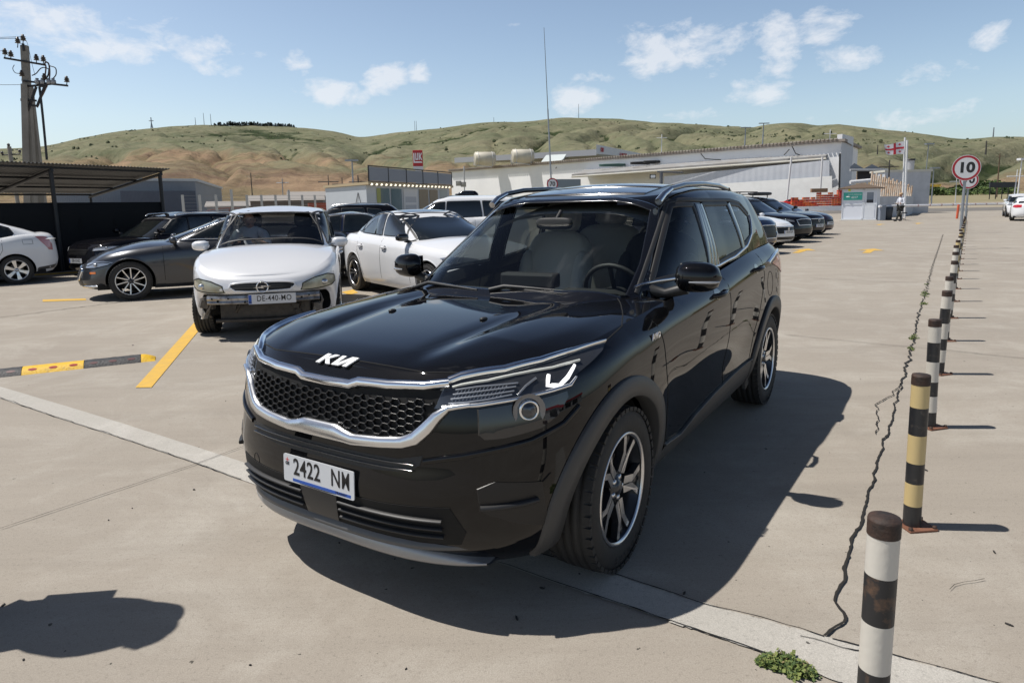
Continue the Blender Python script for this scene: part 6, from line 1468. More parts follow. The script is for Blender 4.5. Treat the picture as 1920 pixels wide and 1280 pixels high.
# ------------------------------------------------------------------ kiosk
def kiosk():
    Y0 = 30.; zt = at(688, 347, Y0).z; o = at(688, 380, Y0); o.z = 0; R1 = at(842, 352, 37.5); Lf = at(610, 357, 33.5)
    X = Vector((R1.x-o.x, R1.y-o.y, 0)); W = Vector((Lf.x-o.x, Lf.y-o.y, 0)); root = empty('kiosk', o, 0, 'white container kiosk with glazed front and a row of lamps under its eave', 'kiosk')
    wall = mat('white sandwich panel', (.46, .49, .52), .5, var=(.8, .4, (.42, .45, .48))); z = zt
    def quad(name, m, P, par=None): mb = MB(); mb.add(P, [(0, 1, 2, 3)], 0, False); return mb.build(name, m, par or root)
    mb = MB(); vs = [Vector((0, 0, 0)), X, X+W, W]; vs = vs+[v+Vector((0, 0, z)) for v in vs]; mb.add(vs, [(0, 1, 5, 4), (1, 2, 6, 5), (2, 3, 7, 6), (3, 0, 4, 7)], 0, False); wl = mb.build('wall', wall, root)
    f = X.normalized(); w = W.normalized(); e = .35; mb = MB(); C4 = [-f*.1-w*e, X+f*.1-w*e, X+W+f*.1+w*.1, W-f*.1+w*.1]; C4 = [Vector((p.x, p.y, z+.01)) for p in C4]; vs = C4+[p+Vector((0, 0, .12)) for p in C4]
    mb.add(vs, [(3, 2, 1, 0), (4, 5, 6, 7), (0, 1, 5, 4), (1, 2, 6, 5), (2, 3, 7, 6), (3, 0, 4, 7)], 0, False); mb.build('roof', mat('kiosk fascia', (.42, .33, .20), .6), root)
    L_ = X.length
    def pan(x0, x1, z0, z1, m, name, d=.02, par=None): a = f*x0-w*d; b = f*x1-w*d; return quad(name, m, [a+Vector((0, 0, z0)), b+Vector((0, 0, z0)), b+Vector((0, 0, z1)), a+Vector((0, 0, z1))], par)
    gl = mat('kiosk glass teal', (.07, .13, .15), .08, coat=1); gb = mat('kiosk film brown', (.18, .14, .09), .3); yg = mat('kiosk film olive', (.25, .27, .06), .3); fr = mat('kiosk white frame', (.55, .56, .58), .5)
    for x0, x1, m in ((.10, .14, yg), (.14, .235, gl), (.25, .37, gl), (.58, .70, gb), (.715, .83, gb), (.86, .97, mat('kiosk grey panel', (.30, .34, .34), .4))): pan(L_*x0, L_*x1, .35, z-.12, m, 'window')
    d = pan(L_*.39, L_*.56, .05, z-.12, fr, 'door', .025)
    for q in (.55, .95, 1.35, 1.75): pan(L_*.41, L_*.54, q, q+.28, mat('door panel shade', (.38, .40, .44), .5), 'door_panel', .03, d)
    for i in range(20):
        p = f*(L_*(.02+i*.049))-w*(e-.05)+Vector((0, 0, z+.03)); b = MB(); b.ell(p-w*.04, (.07, .06, .05), 1, 8, 6); b.build('eave_lamp', mat('eave lamp', (.9, .85, .7), .3, emit=((1, .9, .7), 1.2)), root)
    # sign frame on the roof
    zb_, zt_ = z+.14, at(703, 311, Y0).z; PL = corr('grey sign panel', (.27, .29, .33), (.24, .26, .30), 70)
    for i in range(5):
        x0, x1 = L_*i/5+.03, L_*(i+1)/5-.03
        pan(x0, x1, zb_+.04, zt_-.04-(zt_-zb_)*.1*i/5*.6, PL, 'sign_panel', e-.05)
    mb = MB()
    for i in range(6): p = f*(L_*i/5)-w*(e-.06); mb.tube([p+Vector((0, 0, zb_)), p+Vector((0, 0, zt_))], .035, 4)
    for zz in (zb_, zt_): mb.tube([-w*(e-.06)+Vector((0, 0, zz)), X-w*(e-.06)+Vector((0, 0, zz))], .035, 4)
    mb.build('sign_frame', STEEL, root)
    mb = MB(); a = W*.18-f*.03; mb.tube([a+Vector((0, 0, 2.2)), W*.26-f*.06+Vector((0, 0, 1.5)), W*.30-f*.05+Vector((0, 0, .6))], .018, 4); mb.tube([a+Vector((0, 0, 2.2)), W*.08-f*.05+Vector((0, 0, 1.3))], .014, 4); mb.build('cable', M_BLACKPL, root)
kiosk()
# red fuel-brand sign
def red_sign():
    Y = 70.; c = at(784, 312, Y); w, h = 18/1250*Y, at(784, 284, Y).z-at(784, 314, Y).z; base = c.z-h*0; root = empty('fuel_sign', (c.x, c.y, GR(Y)), .12, 'red fuel station sign with white LUK letters rising behind the kiosk', 'sign'); z0 = c.z-GR(Y)
    mb = MB(); mb.bx(-w/2, w/2, -.25, .25, z0, z0+h); b = mb.build('sign_box', mat('sign box red', (.42, .015, .02), .35), root, bevel=.05)
    mb = MB(); mb.bx(-w/2, w/2, -.25, .25, z0-.35, z0-.01); mb.bx(-.3, .3, -.15, .15, 0, z0-.34); mb.build('sign_post', mat('post white', (.6, .6, .62), .5), root)
    t = MB(); M = Matrix.Translation((-.02, -.27, z0+h*.52)) @ Matrix.Rotation(R(90), 4, 'X'); s = h*.30; wt = mat('sign letter white', (.8, .8, .82), .4)
    for p in ([(-1.0, 1), (-.72, 1), (-.72, -.75), (.9, -.75), (1.1, -1.05), (-1.0, -1.05)], [(-.52, 1), (-.3, 1), (-.3, -.2), (-.05, -.2), (-.05, 1), (.17, 1), (.17, -.45), (-.52, -.45)], [(.32, 1), (.54, 1), (.54, .42), (.85, 1), (1.1, 1), (.72, .3), (1.1, -.45), (.82, -.45), (.54, .12), (.54, -.45), (.32, -.45)]):
        t.prism([(x*s*.88, y*s) for x, y in p], M, .03)
    t.build('sign_lettering', wt, b)
red_sign()
# ------------------------------------------------------------------ white warehouse
def warehouse():
    A = at(846, 322, 150); B = at(1578, 266, 92); a = V3(A.x, 150); b = V3(B.x, 92); zA, zB = A.z, B.z
    wm = mat('whitewashed wall', (.88, .88, .88), .8, var=(.25, .35, (.80, .80, .81))); rf = corr('weathered asbestos roof', (.33, .32, .31), (.24, .22, .20), 6)
    back = Vector((P_.x, P_.y, 0))*16
    root = box_building('warehouse', 'long white warehouse with a weathered corrugated roof edge behind the black SUV', 'building', a, b, back, .0, zA, zB, wm, mat('roof edge sheet', (.36, .34, .32), .8, var=(.5, .5, (.20, .15, .12))), .5, .35)
    loc = Vector(root.location); f = (b-a).normalized(); nrm = Vector((f.y, -f.x, 0)); L_ = (b-a).length
    def P(s, d, z): q = a+f*s*L_+nrm*d; return Vector((q.x, q.y, z))-loc
    zt = lambda s: zA+(zB-zA)*s
    # scalloped ends of the roof sheets
    mb = MB()
    for i in range(150):
        s = i/150; q = P(s, .62, zt(s)+.40); mb.box(q, (.35, .35, .16), Matrix.Rotation(math.atan2(f.y, f.x), 3, 'Z'))
    mb.build('roof_scallops', mat('roof edge pale', (.50, .47, .42), .8, var=(.6, .5, (.22, .16, .12))), root)
    # lean-to canopy along the right-hand part
    c0, c1 = at(1072, 327, 118), at(1548, 292, 92.5); d0, d1 = at(1110, 316, 124), at(1570, 283, 93.6)
    mb = MB(); q = [c0-loc, c1-loc, d1-loc+V3(0, 1.5, .2), d0-loc+V3(0, 1.5, .2)]; vs = q+[v-Vector((0, 0, .35)) for v in q]; mb.add(vs, [(0, 1, 2, 3), (7, 6, 5, 4), (0, 4, 5, 1), (1, 5, 6, 2), (0, 3, 7, 4)], 0, False); mb.build('lean_to_roof', mat('lean-to sheet', (.34, .35, .36), .8, var=(.4, .4, (.24, .22, .20))), root)
    mb = MB(); mb.tube([c0-loc+Vector((0, -.2, -.45)), c1-loc+Vector((0, -.2, -.45))], .16, 6); mb.build('gutter', mat('cream gutter', (.5, .48, .42), .6), root)
    # lower wall under the canopy: sheet-clad upper band, block wall below
    mb = MB(); lo0, lo1 = at(1245, 372, 108), at(1555, 372, 91.5); u0, u1 = at(1245, 331, 108), at(1555, 300, 91.5); mb.add([lo0-loc, lo1-loc, u1-loc, u0-loc], [(0, 1, 2, 3)], 0, False); mb.build('clad_wall', corr('grey clad wall', (.60, .62, .66), (.54, .56, .60), 3), root)
    mb = MB(); l0, l1 = at(1245, 400, 107.5), at(1560, 400, 90.5); m0, m1 = at(1245, 352, 107.5), at(1560, 330, 90.5); mb.add([l0-loc, l1-loc, m1-loc, m0-loc], [(0, 1, 2, 3)], 0, False); mb.build('block_wall', mat('pale block wall', (.88, .88, .86), .85, var=(.7, .4, (.78, .78, .76))), root)
    # end wall on the right and the white sign box on the roof corner
    e0, e1 = at(1578, 266, 91.9), at(1600, 272, 96); mb = MB(); mb.add([e0-loc, e1-loc, Vector((e1.x, e1.y, 0))-loc, Vector((e0.x, e0.y, 0))-loc], [(0, 1, 2, 3)], 0, False); mb.build('end_wall', mat('end wall panel', (.58, .60, .64), .7, var=(.6, .4, (.50, .52, .56))), root)
    s0, s1 = at(1579, 262, 91.5), at(1600, 273, 95); mb = MB(); h = 1.35; q = [s0-loc, s1-loc]; mb.add([q[0], q[1], q[1]+Vector((0, 0, -.2))+Vector((0, 0, h)), q[0]+Vector((0, 0, h*.55)), q[0]+V3(-.3, .8), q[1]+V3(-.3, .8), q[1]+V3(-.3, .8, h-.2), q[0]+V3(-.3, .8, h*.55)], [(0, 1, 2, 3), (7, 6, 5, 4), (0, 3, 7, 4), (3, 2, 6, 7), (1, 5, 6, 2)], 0, False); mb.build('roof_sign_box', mat('post white', (.6, .6, .62)), root)
    for u, v0, v1, Y in ((1575, 288, 392, 91.2),):
        mb = MB(); p, q = at(u, v0, Y), at(u-2, v1, Y); mb.tube([p-loc, q-loc], .12, 6); mb.build('downpipe', STEEL, root)
    for u in (870, 912, 945): mb = MB(); p, q = at(u, 312, 143), at(u+1, 366, 143); mb.tube([p-loc, q-loc], .14, 6); mb.build('downpipe', mat('grey pipe', (.45, .47, .50), .6), root)
    # air conditioners and wall lamps
    for u, v, Y in ((860, 344, 140), (869, 346, 140)):
        mb = MB(); p = at(u, v, Y)-loc; mb.box(p, (1.1, .5, 1.0)); mb.lathe([(.36, 0), (.30, .03), (.001, .02)], 16, Matrix.Translation(p+Vector((0, -.27, 0))) @ Matrix.Rotation(R(90), 4, 'X')); mb.build('air_conditioner', mat('ac grey', (.38, .37, .35), .6), root)
    mb = MB(); p = at(1224, 331, 106)-loc; mb.box(p, (.95, .25, .65)); fl = mb.build('flood_lamp', STEEL, root); mb = MB(); mb.box(p+Vector((0, -.16, 0)), (.7, .05, .42)); mb.build('lamp_glass', M_WHITE, fl)
    for k, pts in enumerate([[(1065, 296, 130), (1050, 302, 129), (1042, 316, 128)], [(1314, 288, 104), (1322, 298, 104), (1352, 300, 103)], [(1485, 274, 95.5), (1492, 288, 95.2), (1500, 291, 95)], [(1480, 280, 95.5), (1470, 291, 95.5)]]):
        mb = MB(); mb.tube([at(*q)-loc for q in pts], .07, 5); mb.build('cable', STEEL, root)
    for u0_, v0_, u1_, v1_, Y in ((1484, 294, 1474, 376, 90), (1542, 294, 1537, 362, 90)):
        mb = MB(); mb.tube([at(u0_, v0_, Y)-loc, at(u1_, v1_+14, Y)-loc], .12, 6); mb.build('prop', mat('white prop', (.65, .65, .66), .5), root)
    # coiled hose and boards on the lean-to roof
    for i, (u, v, Y, w, m) in enumerate(((1148, 311, 117, 2.2, (.07, .14, .12)), (1205, 307, 113, 2.0, (.02, .02, .02)), (1222, 305, 112, 1.3, (.03, .03, .03)))):
        p = at(u, v, Y); o = MB()
        for k in range(3): o.tube([Vector((p.x+w*math.cos(a), p.y+w*.35*math.sin(a), p.z+.12*k)) for a in np.linspace(0, 2*math.pi, 18, endpoint=False)], .09, 5, closed=True)
        tag(o.build('hose_coil', mat('hose'+str(i), m, .6)), ['green hose coil lying on the lean-to roof of the warehouse', 'black hose coil lying on the lean-to roof, left one', 'black hose coil lying on the lean-to roof, right one'][i], 'hose', 'hose coils on the lean-to roof')
    # two water tanks
    for (u, v, Y, lb) in ((909, 298, 138, 'left cream water tank lying on the warehouse roof'), (980, 293, 132, 'right cream water tank lying on the warehouse roof')):
        c = at(u, v, Y); rr = at(u, v-13, Y).z-c.z; r2 = empty('water_tank', (c.x, c.y, c.z-rr), R(12), lb, 'water tank', 'water tanks on the warehouse roof'); M = Matrix.Translation((0, 0, rr)) @ Matrix.Rotation(R(90), 4, 'Y'); mb = MB(); l = 2.05
        mb.lathe([(.001, -l-.1), (rr*.8, -l-.06), (rr, -l+.1), (rr, l-.1), (rr*.8, l+.06), (.001, l+.1)], 32, M); mb.build('tank_body', mat('cream tank', (.62, .58, .48), .5, var=(.7, .35, (.50, .46, .38))), r2)
        for x in (-l*.7, l*.7):
            mb = MB(); mb.tube([Vector((x+.0, (rr+.03)*math.cos(a), rr+(rr+.03)*math.sin(a))) for a in np.linspace(0, 2*math.pi, 24, endpoint=False)], .05, 4, closed=True); mb.tube([(x, -rr*.8, -.2), (x, -rr*.5, rr*.3)], .07, 4); mb.tube([(x, rr*.8, -.2), (x, rr*.5, rr*.3)], .07, 4); mb.build('cradle', mat('cradle white', (.6, .6, .6), .5), r2)
        mb = MB(); mb.tube([(-l-.15, -.1, rr*1.5), (-l-.25, -.5, .1)], .05, 4); mb.tube([(-l-.15, .1, rr*1.5), (-l-.25, .6, .1)], .05, 4); mb.tube([(-l-.2, -.5, .1), (l*.6, -.9, -.35)], .10, 4); mb.build('pipe', mat('cradle white', (.6, .6, .6)), r2)
    # solar panel / skylight frame beside the tanks
    q = [at(1012, 307, 133), at(1052, 304, 130), at(1062, 289, 131), at(1024, 291, 134)]; mb = MB(); mb.add(q+[v-Vector((0, 0, .25)) for v in q], [(0, 1, 2, 3), (7, 6, 5, 4), (0, 4, 5, 1), (1, 5, 6, 2), (2, 6, 7, 3), (3, 7, 4, 0)], 0, False); tag(mb.build('solar_panel', mat('pale panel', (.50, .55, .55), .25)), 'pale tilted panel on the warehouse roof beside the right water tank', 'panel')
warehouse()
# filling-station canopy behind the warehouse
def canopy():
    Y = 175.; root = empty('station_canopy', at(1000, 385, Y).xy.to_3d(), 0, 'white filling station canopy with red lettering rising behind the warehouse roof', 'canopy'); loc = Vector(root.location); W = mat('canopy white', (.62, .64, .70), .5)
    a, b, c_, d = at(852, 296, 178), at(1118, 280, 150), at(1215, 296, 170), at(900, 300, 200); h = 16/1250*150
    mb = MB(); q = [a, b, at(1205, 291, 163), at(905, 296, 196)]; vs = [v-loc for v in q]+[v-loc+Vector((0, 0, -1.3)) for v in q]; mb.add(vs, [(0, 1, 2, 3), (7, 6, 5, 4), (0, 4, 5, 1), (1, 5, 6, 2), (2, 6, 7, 3), (3, 7, 4, 0)], 0, False); mb.build('canopy_roof', mat('canopy shade', (.34, .35, .37), .6), root)
    f0, f1 = at(1118, 271, 149.5), at(1222, 292, 163); g0, g1 = at(1118, 289, 149.5), at(1222, 296, 163); mb = MB(); t = V3(.3, .8); mb.add([f0-loc, f1-loc, g1-loc, g0-loc, f0-loc+t, f1-loc+t, g1-loc+t, g0-loc+t], [(0, 1, 2, 3), (7, 6, 5, 4), (0, 4, 5, 1), (1, 5, 6, 2), (2, 6, 7, 3), (3, 7, 4, 0)], 0, False); fs = mb.build('canopy_fascia', W, root)
    X = (f1-f0); X.z *= .6; M = frame(f0+(g0-f0)*.5+X*.10+V3(0, -.15)-loc, X, (0, 0, 1)); t = MB(); add_text(t, 'DID', M, 1.25, depth=.05, bold=.03, sx=.5); M = frame(f0+(g0-f0)*.62+X*.47+V3(0, -.15)-loc+V3(0, 0, -.2), X, (0, 0, 1)); add_text(t, 'LUKOIL', M, .95, depth=.05, bold=.03, sx=.85); t.build('canopy_lettering', mat('canopy red', (.45, .02, .03), .4), fs)
    mb = MB()
    for u, Yc in ((960, 172), (1150, 162)): p = at(u, 296, Yc)-loc; mb.tube([p, Vector((p.x, p.y, 0))], .35, 8)
    mb.build('column', W, root)
canopy()
# ------------------------------------------------------------------ right-hand background
WF = mat('white pvc', (.66, .69, .74), .35)
def booth():
    Y = 47.5; o = at(1577, 413, Y); o.z = 0; r = at(1642, 413, Y-1.2); X = (r-o); X.z = 0; L_ = X.length; f = X.normalized(); w = Vector((-f.y, f.x, 0)); root = empty('guard_booth', o, 0, 'small white guard booth with green banner and brown roof', 'booth'); H = at(1580, 355, Y).z; D = 2.0
    def bx(x0, x1, y0, y1, z0, z1, m, name, par=None, bev=None):
        mb = MB(); P = [f*x+w*y for x, y in ((x0, y0), (x1, y0), (x1, y1), (x0, y1))]; vs = [Vector((p.x, p.y, z0)) for p in P]+[Vector((p.x, p.y, z1)) for p in P]
        mb.add(vs, [(3, 2, 1, 0), (4, 5, 6, 7), (0, 1, 5, 4), (1, 2, 6, 5), (2, 3, 7, 6), (3, 0, 4, 7)], 0, False); return mb.build(name, m, par or root)
    bx(-.1, L_+.1, -.25, D+.1, 0, .06, mat('booth slab', (.50, .48, .44), .8), 'base')
    wl = bx(0, L_, 0, D, .06, H, mat('booth panel', (.70, .73, .80), .4), 'wall')
    for x0, x1, z0, z1 in ((0, .06, .06, H), (L_-.06, L_, .06, H), (L_*.59, L_*.64, .06, H), (.06, L_-.06, H-.10, H), (.06, L_-.06, 1.10, 1.17), (.06, L_-.06, .06, .14)): bx(x0, x1, -.03, .0, z0, z1, WF, 'frame')
    dr = bx(L_*.66, L_*.95, -.025, -.005, .16, H-.12, WF, 'door'); bx(L_*.71, L_*.90, -.034, -.024, 1.22, H-.25, mat('booth door glass', (.20, .24, .30), .1, coat=1), 'door_glass', dr); bx(L_*.71, L_*.90, -.038, -.033, 1.22, 1.42, mat('dark sill', (.02, .02, .03), .4), 'door_shelf', dr)
    mb = MB(); mb.tube([f*(L_*.675)-w*.05+Vector((0, 0, 1.15)), f*(L_*.675)-w*.05+Vector((0, 0, 1.30))], .015, 6); mb.build('handle', M_CHROME, dr)
    bn = bx(.08, L_*.58, -.030, -.012, 1.42, 1.95, mat('green banner', (.05, .42, .34), .5), 'banner')
    bx(.08, L_*.58, -.028, -.012, 1.953, 2.28, mat('pale banner', (.62, .70, .76), .5), 'banner'); M = frame(f*(L_*.36)-w*.034+Vector((0, 0, 1.80)), f, (0, 0, 1)); t = MB(); add_text(t, 'AUTO PARKING', M, .12, depth=.004); M = frame(f*(L_*.36)-w*.034+Vector((0, 0, 1.60)), f, (0, 0, 1)); add_text(t, '6217', M, .20, depth=.004, bold=.006); t.build('banner_lettering', mat('banner white', (.75, .8, .8), .5), bn)
    mb = MB(); p = f*(L_*.17)-w*.034+Vector((0, 0, 1.66)); mb.ell(p, (.16, .16, .05), 1, 14, 6); mb.build('banner_mark', mat('banner white', (.75, .8, .8)), bn)
    mb = MB(); p = f*(L_*.20)-w*.036+Vector((0, 0, 2.10)); mb.prism([(.09*math.cos(a), .09*math.sin(a)) for a in np.linspace(0, 6.28, 16, endpoint=False)], frame(p, f, (0, 0, 1)), .004); mb.build('banner_dot', mat('banner yellow', (.65, .62, .08), .5), bn)
    mb = MB(); e = .28; c4 = [f*(-e)-w*e, f*(L_+e)-w*e, f*(L_+e)+w*(D+e), f*(-e)+w*(D+e)]; vs = [Vector((p.x, p.y, H+.005)) for p in c4]+[Vector((p.x, p.y, H+.06)) for p in c4]+[(f*L_*.5+w*D*.5)+Vector((0, 0, H+.42))]
    mb.add(vs, [(3, 2, 1, 0), (0, 1, 5, 4), (1, 2, 6, 5), (2, 3, 7, 6), (3, 0, 4, 7), (4, 5, 8), (5, 6, 8), (6, 7, 8), (7, 4, 8)], 0, False); mb.build('roof', mat('brown felt roof', (.12, .085, .06), .8), root)
    mb = MB(); p = o+f*(-.12)-w*.1; mb.lathe([(.001, 0), (.08, 0), (.08, .46), (.03, .52), (.001, .53)], 14, Matrix.Translation((p.x, p.y, 1.55))); tag(mb.build('fire_extinguisher', mat('extinguisher red', (.45, .02, .02), .3)), 'red fire extinguisher hanging on the left corner of the guard booth', 'extinguisher')
booth()
def block(name, label, cat, pts, z0, z1, m, th=.25, par=None):
    mb = MB()
    for i in range(len(pts)-1):
        a, b = Vector(pts[i]).to_3d(), Vector(pts[i+1]).to_3d(); d = (b-a).normalized(); n = Vector((d.y, -d.x, 0))*th; vs = [Vector((p.x, p.y, z0)) for p in (a, b, b-n, a-n)]+[Vector((p.x, p.y, z1)) for p in (a, b, b-n, a-n)]
        mb.add(vs, [(3, 2, 1, 0), (4, 5, 6, 7), (0, 1, 5, 4), (1, 2, 6, 5), (2, 3, 7, 6), (3, 0, 4, 7)], 0, False)
    o = mb.build(name, m, par)
    return tag(o, label, cat) if label else o
cw = mat('chalky wall', (.50, .52, .56), .85, var=(1.2, .4, (.40, .42, .45)))
w0, w1, w2 = at(1640, 403, 52), at(1700, 401, 56), at(1716, 392, 68)
wr = tag(block('low_wall', None, None, [(w0.x, w0.y), (w1.x, w1.y), (w2.x, w2.y)], 0, at(1690, 368, 55).z, cw, .4), 'chalky white low wall behind the walking man, carrying a row of pipe posts', 'wall')
def pipe_fence():
    a, b = at(1632, 368, 54), at(1708, 368, 60); root = empty('pipe_fence', (a.x, a.y, a.z-.05), 0, 'row of rusty white pipe posts standing on the low wall near the guard booth', 'fence'); loc = Vector(root.location); m = mat('rusty white pipe', (.62, .57, .50), .7, var=(3, .35, (.48, .28, .14)))
    for i in range(21):
        t = i/20; p = a.lerp(b, t); top = at(0, 0, 1); h = at(1632+76*t, 322+26*t+(4 if i % 2 else 0), p.y).z-a.z+.05; mb = MB(); mb.tube([(p.x-loc.x, p.y-loc.y, 0), (p.x-loc.x+.05, p.y-loc.y, h)], .075, 6); mb.build('post', m, root)
    mb = MB(); mb.tube([(a.x-loc.x, a.y-loc.y, 1.2), (b.x-loc.x, b.y-loc.y, .9)], .03, 4); mb.build('rail', m, root)
pipe_fence()
def flag():
    base = at(1694, 368, 50); root = empty('flagpole', (base.x, base.y, 0), 0, 'white flagpole with the red-cross flag, left of its twin pole', 'flagpole', 'flagpoles by the barrier'); top = at(1697, 258, 50); m = mat('flagpole white', (.68, .69, .70), .4)
    loc = Vector(root.location); mb = MB(); mb.tube([(0, 0, 0), top-loc], .07, 8); mb.build('pole', m, root)
    b2 = at(1699, 368, 50.6); t2 = at(1701, 263, 50.6); r2 = empty('flagpole', (b2.x, b2.y, 0), 0, 'bare white flagpole just right of the one flying the flag', 'flagpole', 'flagpoles by the barrier'); mb = MB(); mb.tube([(0, 0, 0), t2-Vector(r2.location)], .07, 8); mb.build('pole', m, r2)
    A = at(1695.5, 265, 49.9); B = at(1694.5, 289, 49.9); C = at(1658, 272, 50.2); D_ = at(1660, 290, 50.2); rows = []
    def fp(s, t, k=0):
        p = (A.lerp(B, t)).lerp(C.lerp(D_, t), s); return p+Vector((0, .12*math.sin(s*9+t*1.5)*s, .05*math.sin(s*7)*s))+Vector((0, -k, 0))
    mb = MB(); mb.grid([[fp(s, t)-loc for t in np.linspace(0, 1, 9)] for s in np.linspace(0, 1, 25)]); fl = mb.build('flag', mat('flag white', (.72, .72, .76), .7), root, recalc=False)
    RC = mat('flag red', (.52, .03, .05), .7)
    for k in (.012, -.012):
        mb = MB(); mb.grid([[fp(s, t, k)-loc for t in np.linspace(.42, .58, 3)] for s in np.linspace(0, 1, 25)]); mb.grid([[fp(s, t, k)-loc for t in np.linspace(0, 1, 9)] for s in np.linspace(.44, .56, 3)])
        for cs, ct in ((.22, .21), (.22, .79), (.78, .21), (.78, .79)):
            mb.grid([[fp(s, t, k)-loc for t in (ct-.03, ct+.03)] for s in (cs-.08, cs+.08)]); mb.grid([[fp(s, t, k*1.3)-loc for t in (ct-.10, ct+.10)] for s in (cs-.025, cs+.025)])
        mb.build('flag_cross', RC, fl, recalc=False)
flag()
def tower():
    c = at(1706, 345, 64); root = empty('corner_tower', (c.x, c.y, 0), 0, 'pale corner block topped by a round drum with a black cap', 'tower'); z = at(1700, 322, 64).z; mb = MB(); w = 2.4; mb.bx(-w, w*.8, 0, 2.5, 0, z-.001); mb.build('wall', cw, root)
    mb = MB(); mb.bx(-w-.1, w*.8+.1, -.1, 2.6, z, z+.18); mb.build('parapet', mat('parapet cream', (.55, .54, .48), .7), root)
    d = at(1708, 301, 66); z1 = at(1708, 322, 66).z; mb = MB(); r = .42; M = Matrix.Translation((d.x-c.x, d.y-c.y+.2, z+.18)); mb.lathe([(r, 0), (r, .95)], 24, M, 0); mb.build('drum', mat('drum grey', (.40, .40, .42), .6), root)
    mb = MB(); mb.lathe([(r*1.15, .95), (r*1.15, 1.12), (.001, 1.13)], 24, M, 0); mb.lathe([(r*1.15, .95), (.001, .951)], 24, M); mb.build('drum_cap', M_BLACKPL, root)
tower()
def canopy_house():
    Y = 78; c = at(1625, 345, Y); root = empty('open_shed', (c.x, c.y, 0), 0, 'open shed with folded grey roofs behind the guard booth and a white rail', 'shed'); loc = Vector(root.location); m = mat('shed slate', (.22, .24, .27), .7)
    pts = [(1594, 313), (1602, 306), (1620, 316), (1635, 308), (1648, 314), (1664, 316)]
    mb = MB(); F = [at(u, v, Y)-loc for u, v in pts]; B = [at(u+4, v+3, Y+5)-loc for u, v in pts]; lo = [at(u, 320, Y)-loc for u, v in pts]
    mb.grid([F, B], 0, False); mb.grid([F, lo], 0, False); mb.build('roof', m, root)
    mb = MB(); a, b = at(1594, 319, Y-.5)-loc, at(1664, 319, Y-.5)-loc; mb.tube([a, b], .18, 4); mb.build('beam', mat('shed beam', (.36, .37, .38), .6), root)
    mb = MB(); mb.add([at(1607, 321, Y+1)-loc, at(1635, 321, Y+1)-loc, at(1635, 342, Y+1)-loc, at(1607, 342, Y+1)-loc], [(0, 1, 2, 3)], 0, False); mb.build('screen', mat('shed dark', (.03, .03, .035), .8), root)
    mb = MB(); a, b = at(1594, 342, Y-4), at(1658, 336, Y-4); mb.tube([a-loc, b-loc], .22, 6)
    for u in (1600, 1626, 1650): p = at(u, 341, Y-4); mb.tube([p-loc, Vector((p.x, p.y, 0))-loc], .10, 5)
    mb.build('white_rail', mat('white prop', (.65, .65, .66)), root)
canopy_house()
# crates stacked against a low white wall behind the red car
def crates():
    a, b = at(1440, 392, 83), at(1572, 390, 80); n = 26; OR = [mat('crate red', (.52, .075, .03), .6), mat('crate orange', (.60, .16, .05), .6), mat('crate dark red', (.36, .05, .03), .6)]
    rg = random.Random(5)
    for i in range(n):
        t = i/(n-1); p = a.lerp(b, t); hgt = int(3+5*t+rg.uniform(-1, 1.6)); r0 = None
        root = empty('crate_column', (p.x, p.y, GR(p.y)), -.15, 'column of red and orange plastic crates in the stack before the warehouse end', 'crates', 'stacked red crates before the warehouse')
        for k in range(hgt):
            mb = MB(); mb.bx(-.21, .21, -.28, .28, k*.265, k*.265+.235)
            for z in (.06, .12, .18): mb.bx(-.215, .215, -.285, -.28, k*.265+z-.004, k*.265+z+.018)
            mb.build('crate', OR[rg.randrange(3)], root, recalc=False)
        if i == 18: mb = MB(); mb.bx(-.9, .9, -.3, .3, hgt*.265, hgt*.265+.45); tag(mb.build('carton', mat('carton brown', (.24, .15, .09), .8), loc=(p.x, p.y, GR(p.y)), rz=-.15), 'brown carton lying on top of the crate stack', 'box')
    wl = tag(block('low_wall', None, None, [(a.x-1, a.y-3), (b.x+1, b.y-3)], 0, .75, mat('white low wall', (.6, .62, .66), .8), .3), 'low white wall in front of the crate stack, left of the guard booth', 'wall')
crates()
# barrier
def barrier():
    p = at(1652, 413, 46.2); root = empty('barrier', (p.x, p.y, 0), 0, 'road barrier with a long white arm lowered across the lanes', 'barrier'); loc = Vector(root.location); mb = MB(); mb.bx(-.2, .2, -.2, .2, 0, 1.05); mb.build('housing', mat('barrier grey', (.22, .25, .30), .5), root, bevel=.03)
    a, b = at(1648, 387, 46), at(1915, 381, 50.5); am = mat('barrier arm', (.72, .72, .74), .4); mb = MB(); mb.tube([a-loc, b-loc], [.085, .045], 8); ar = mb.build('arm', am, root)
    mb = MB()
    for i in range(9): t0 = .25+i*.08; mb.tube([(a.lerp(b, t0))-loc+Vector((0, -.002, 0)), a.lerp(b, t0+.008)-loc+Vector((0, -.002, 0))], .092-.045*t0, 8)
    mb.build('arm_stripe', mat('arm faded red', (.42, .28, .28), .5), ar)
    q = at(1794, 411, 46.6); mb = MB(); mb.tube([(q.x, q.y, 0), (q.x+.05, q.y, .98)], .075, 8); tag(mb.build('post', mat('orange red post', (.60, .10, .04), .5)), 'orange-red post catching the barrier arm', 'post')
barrier()
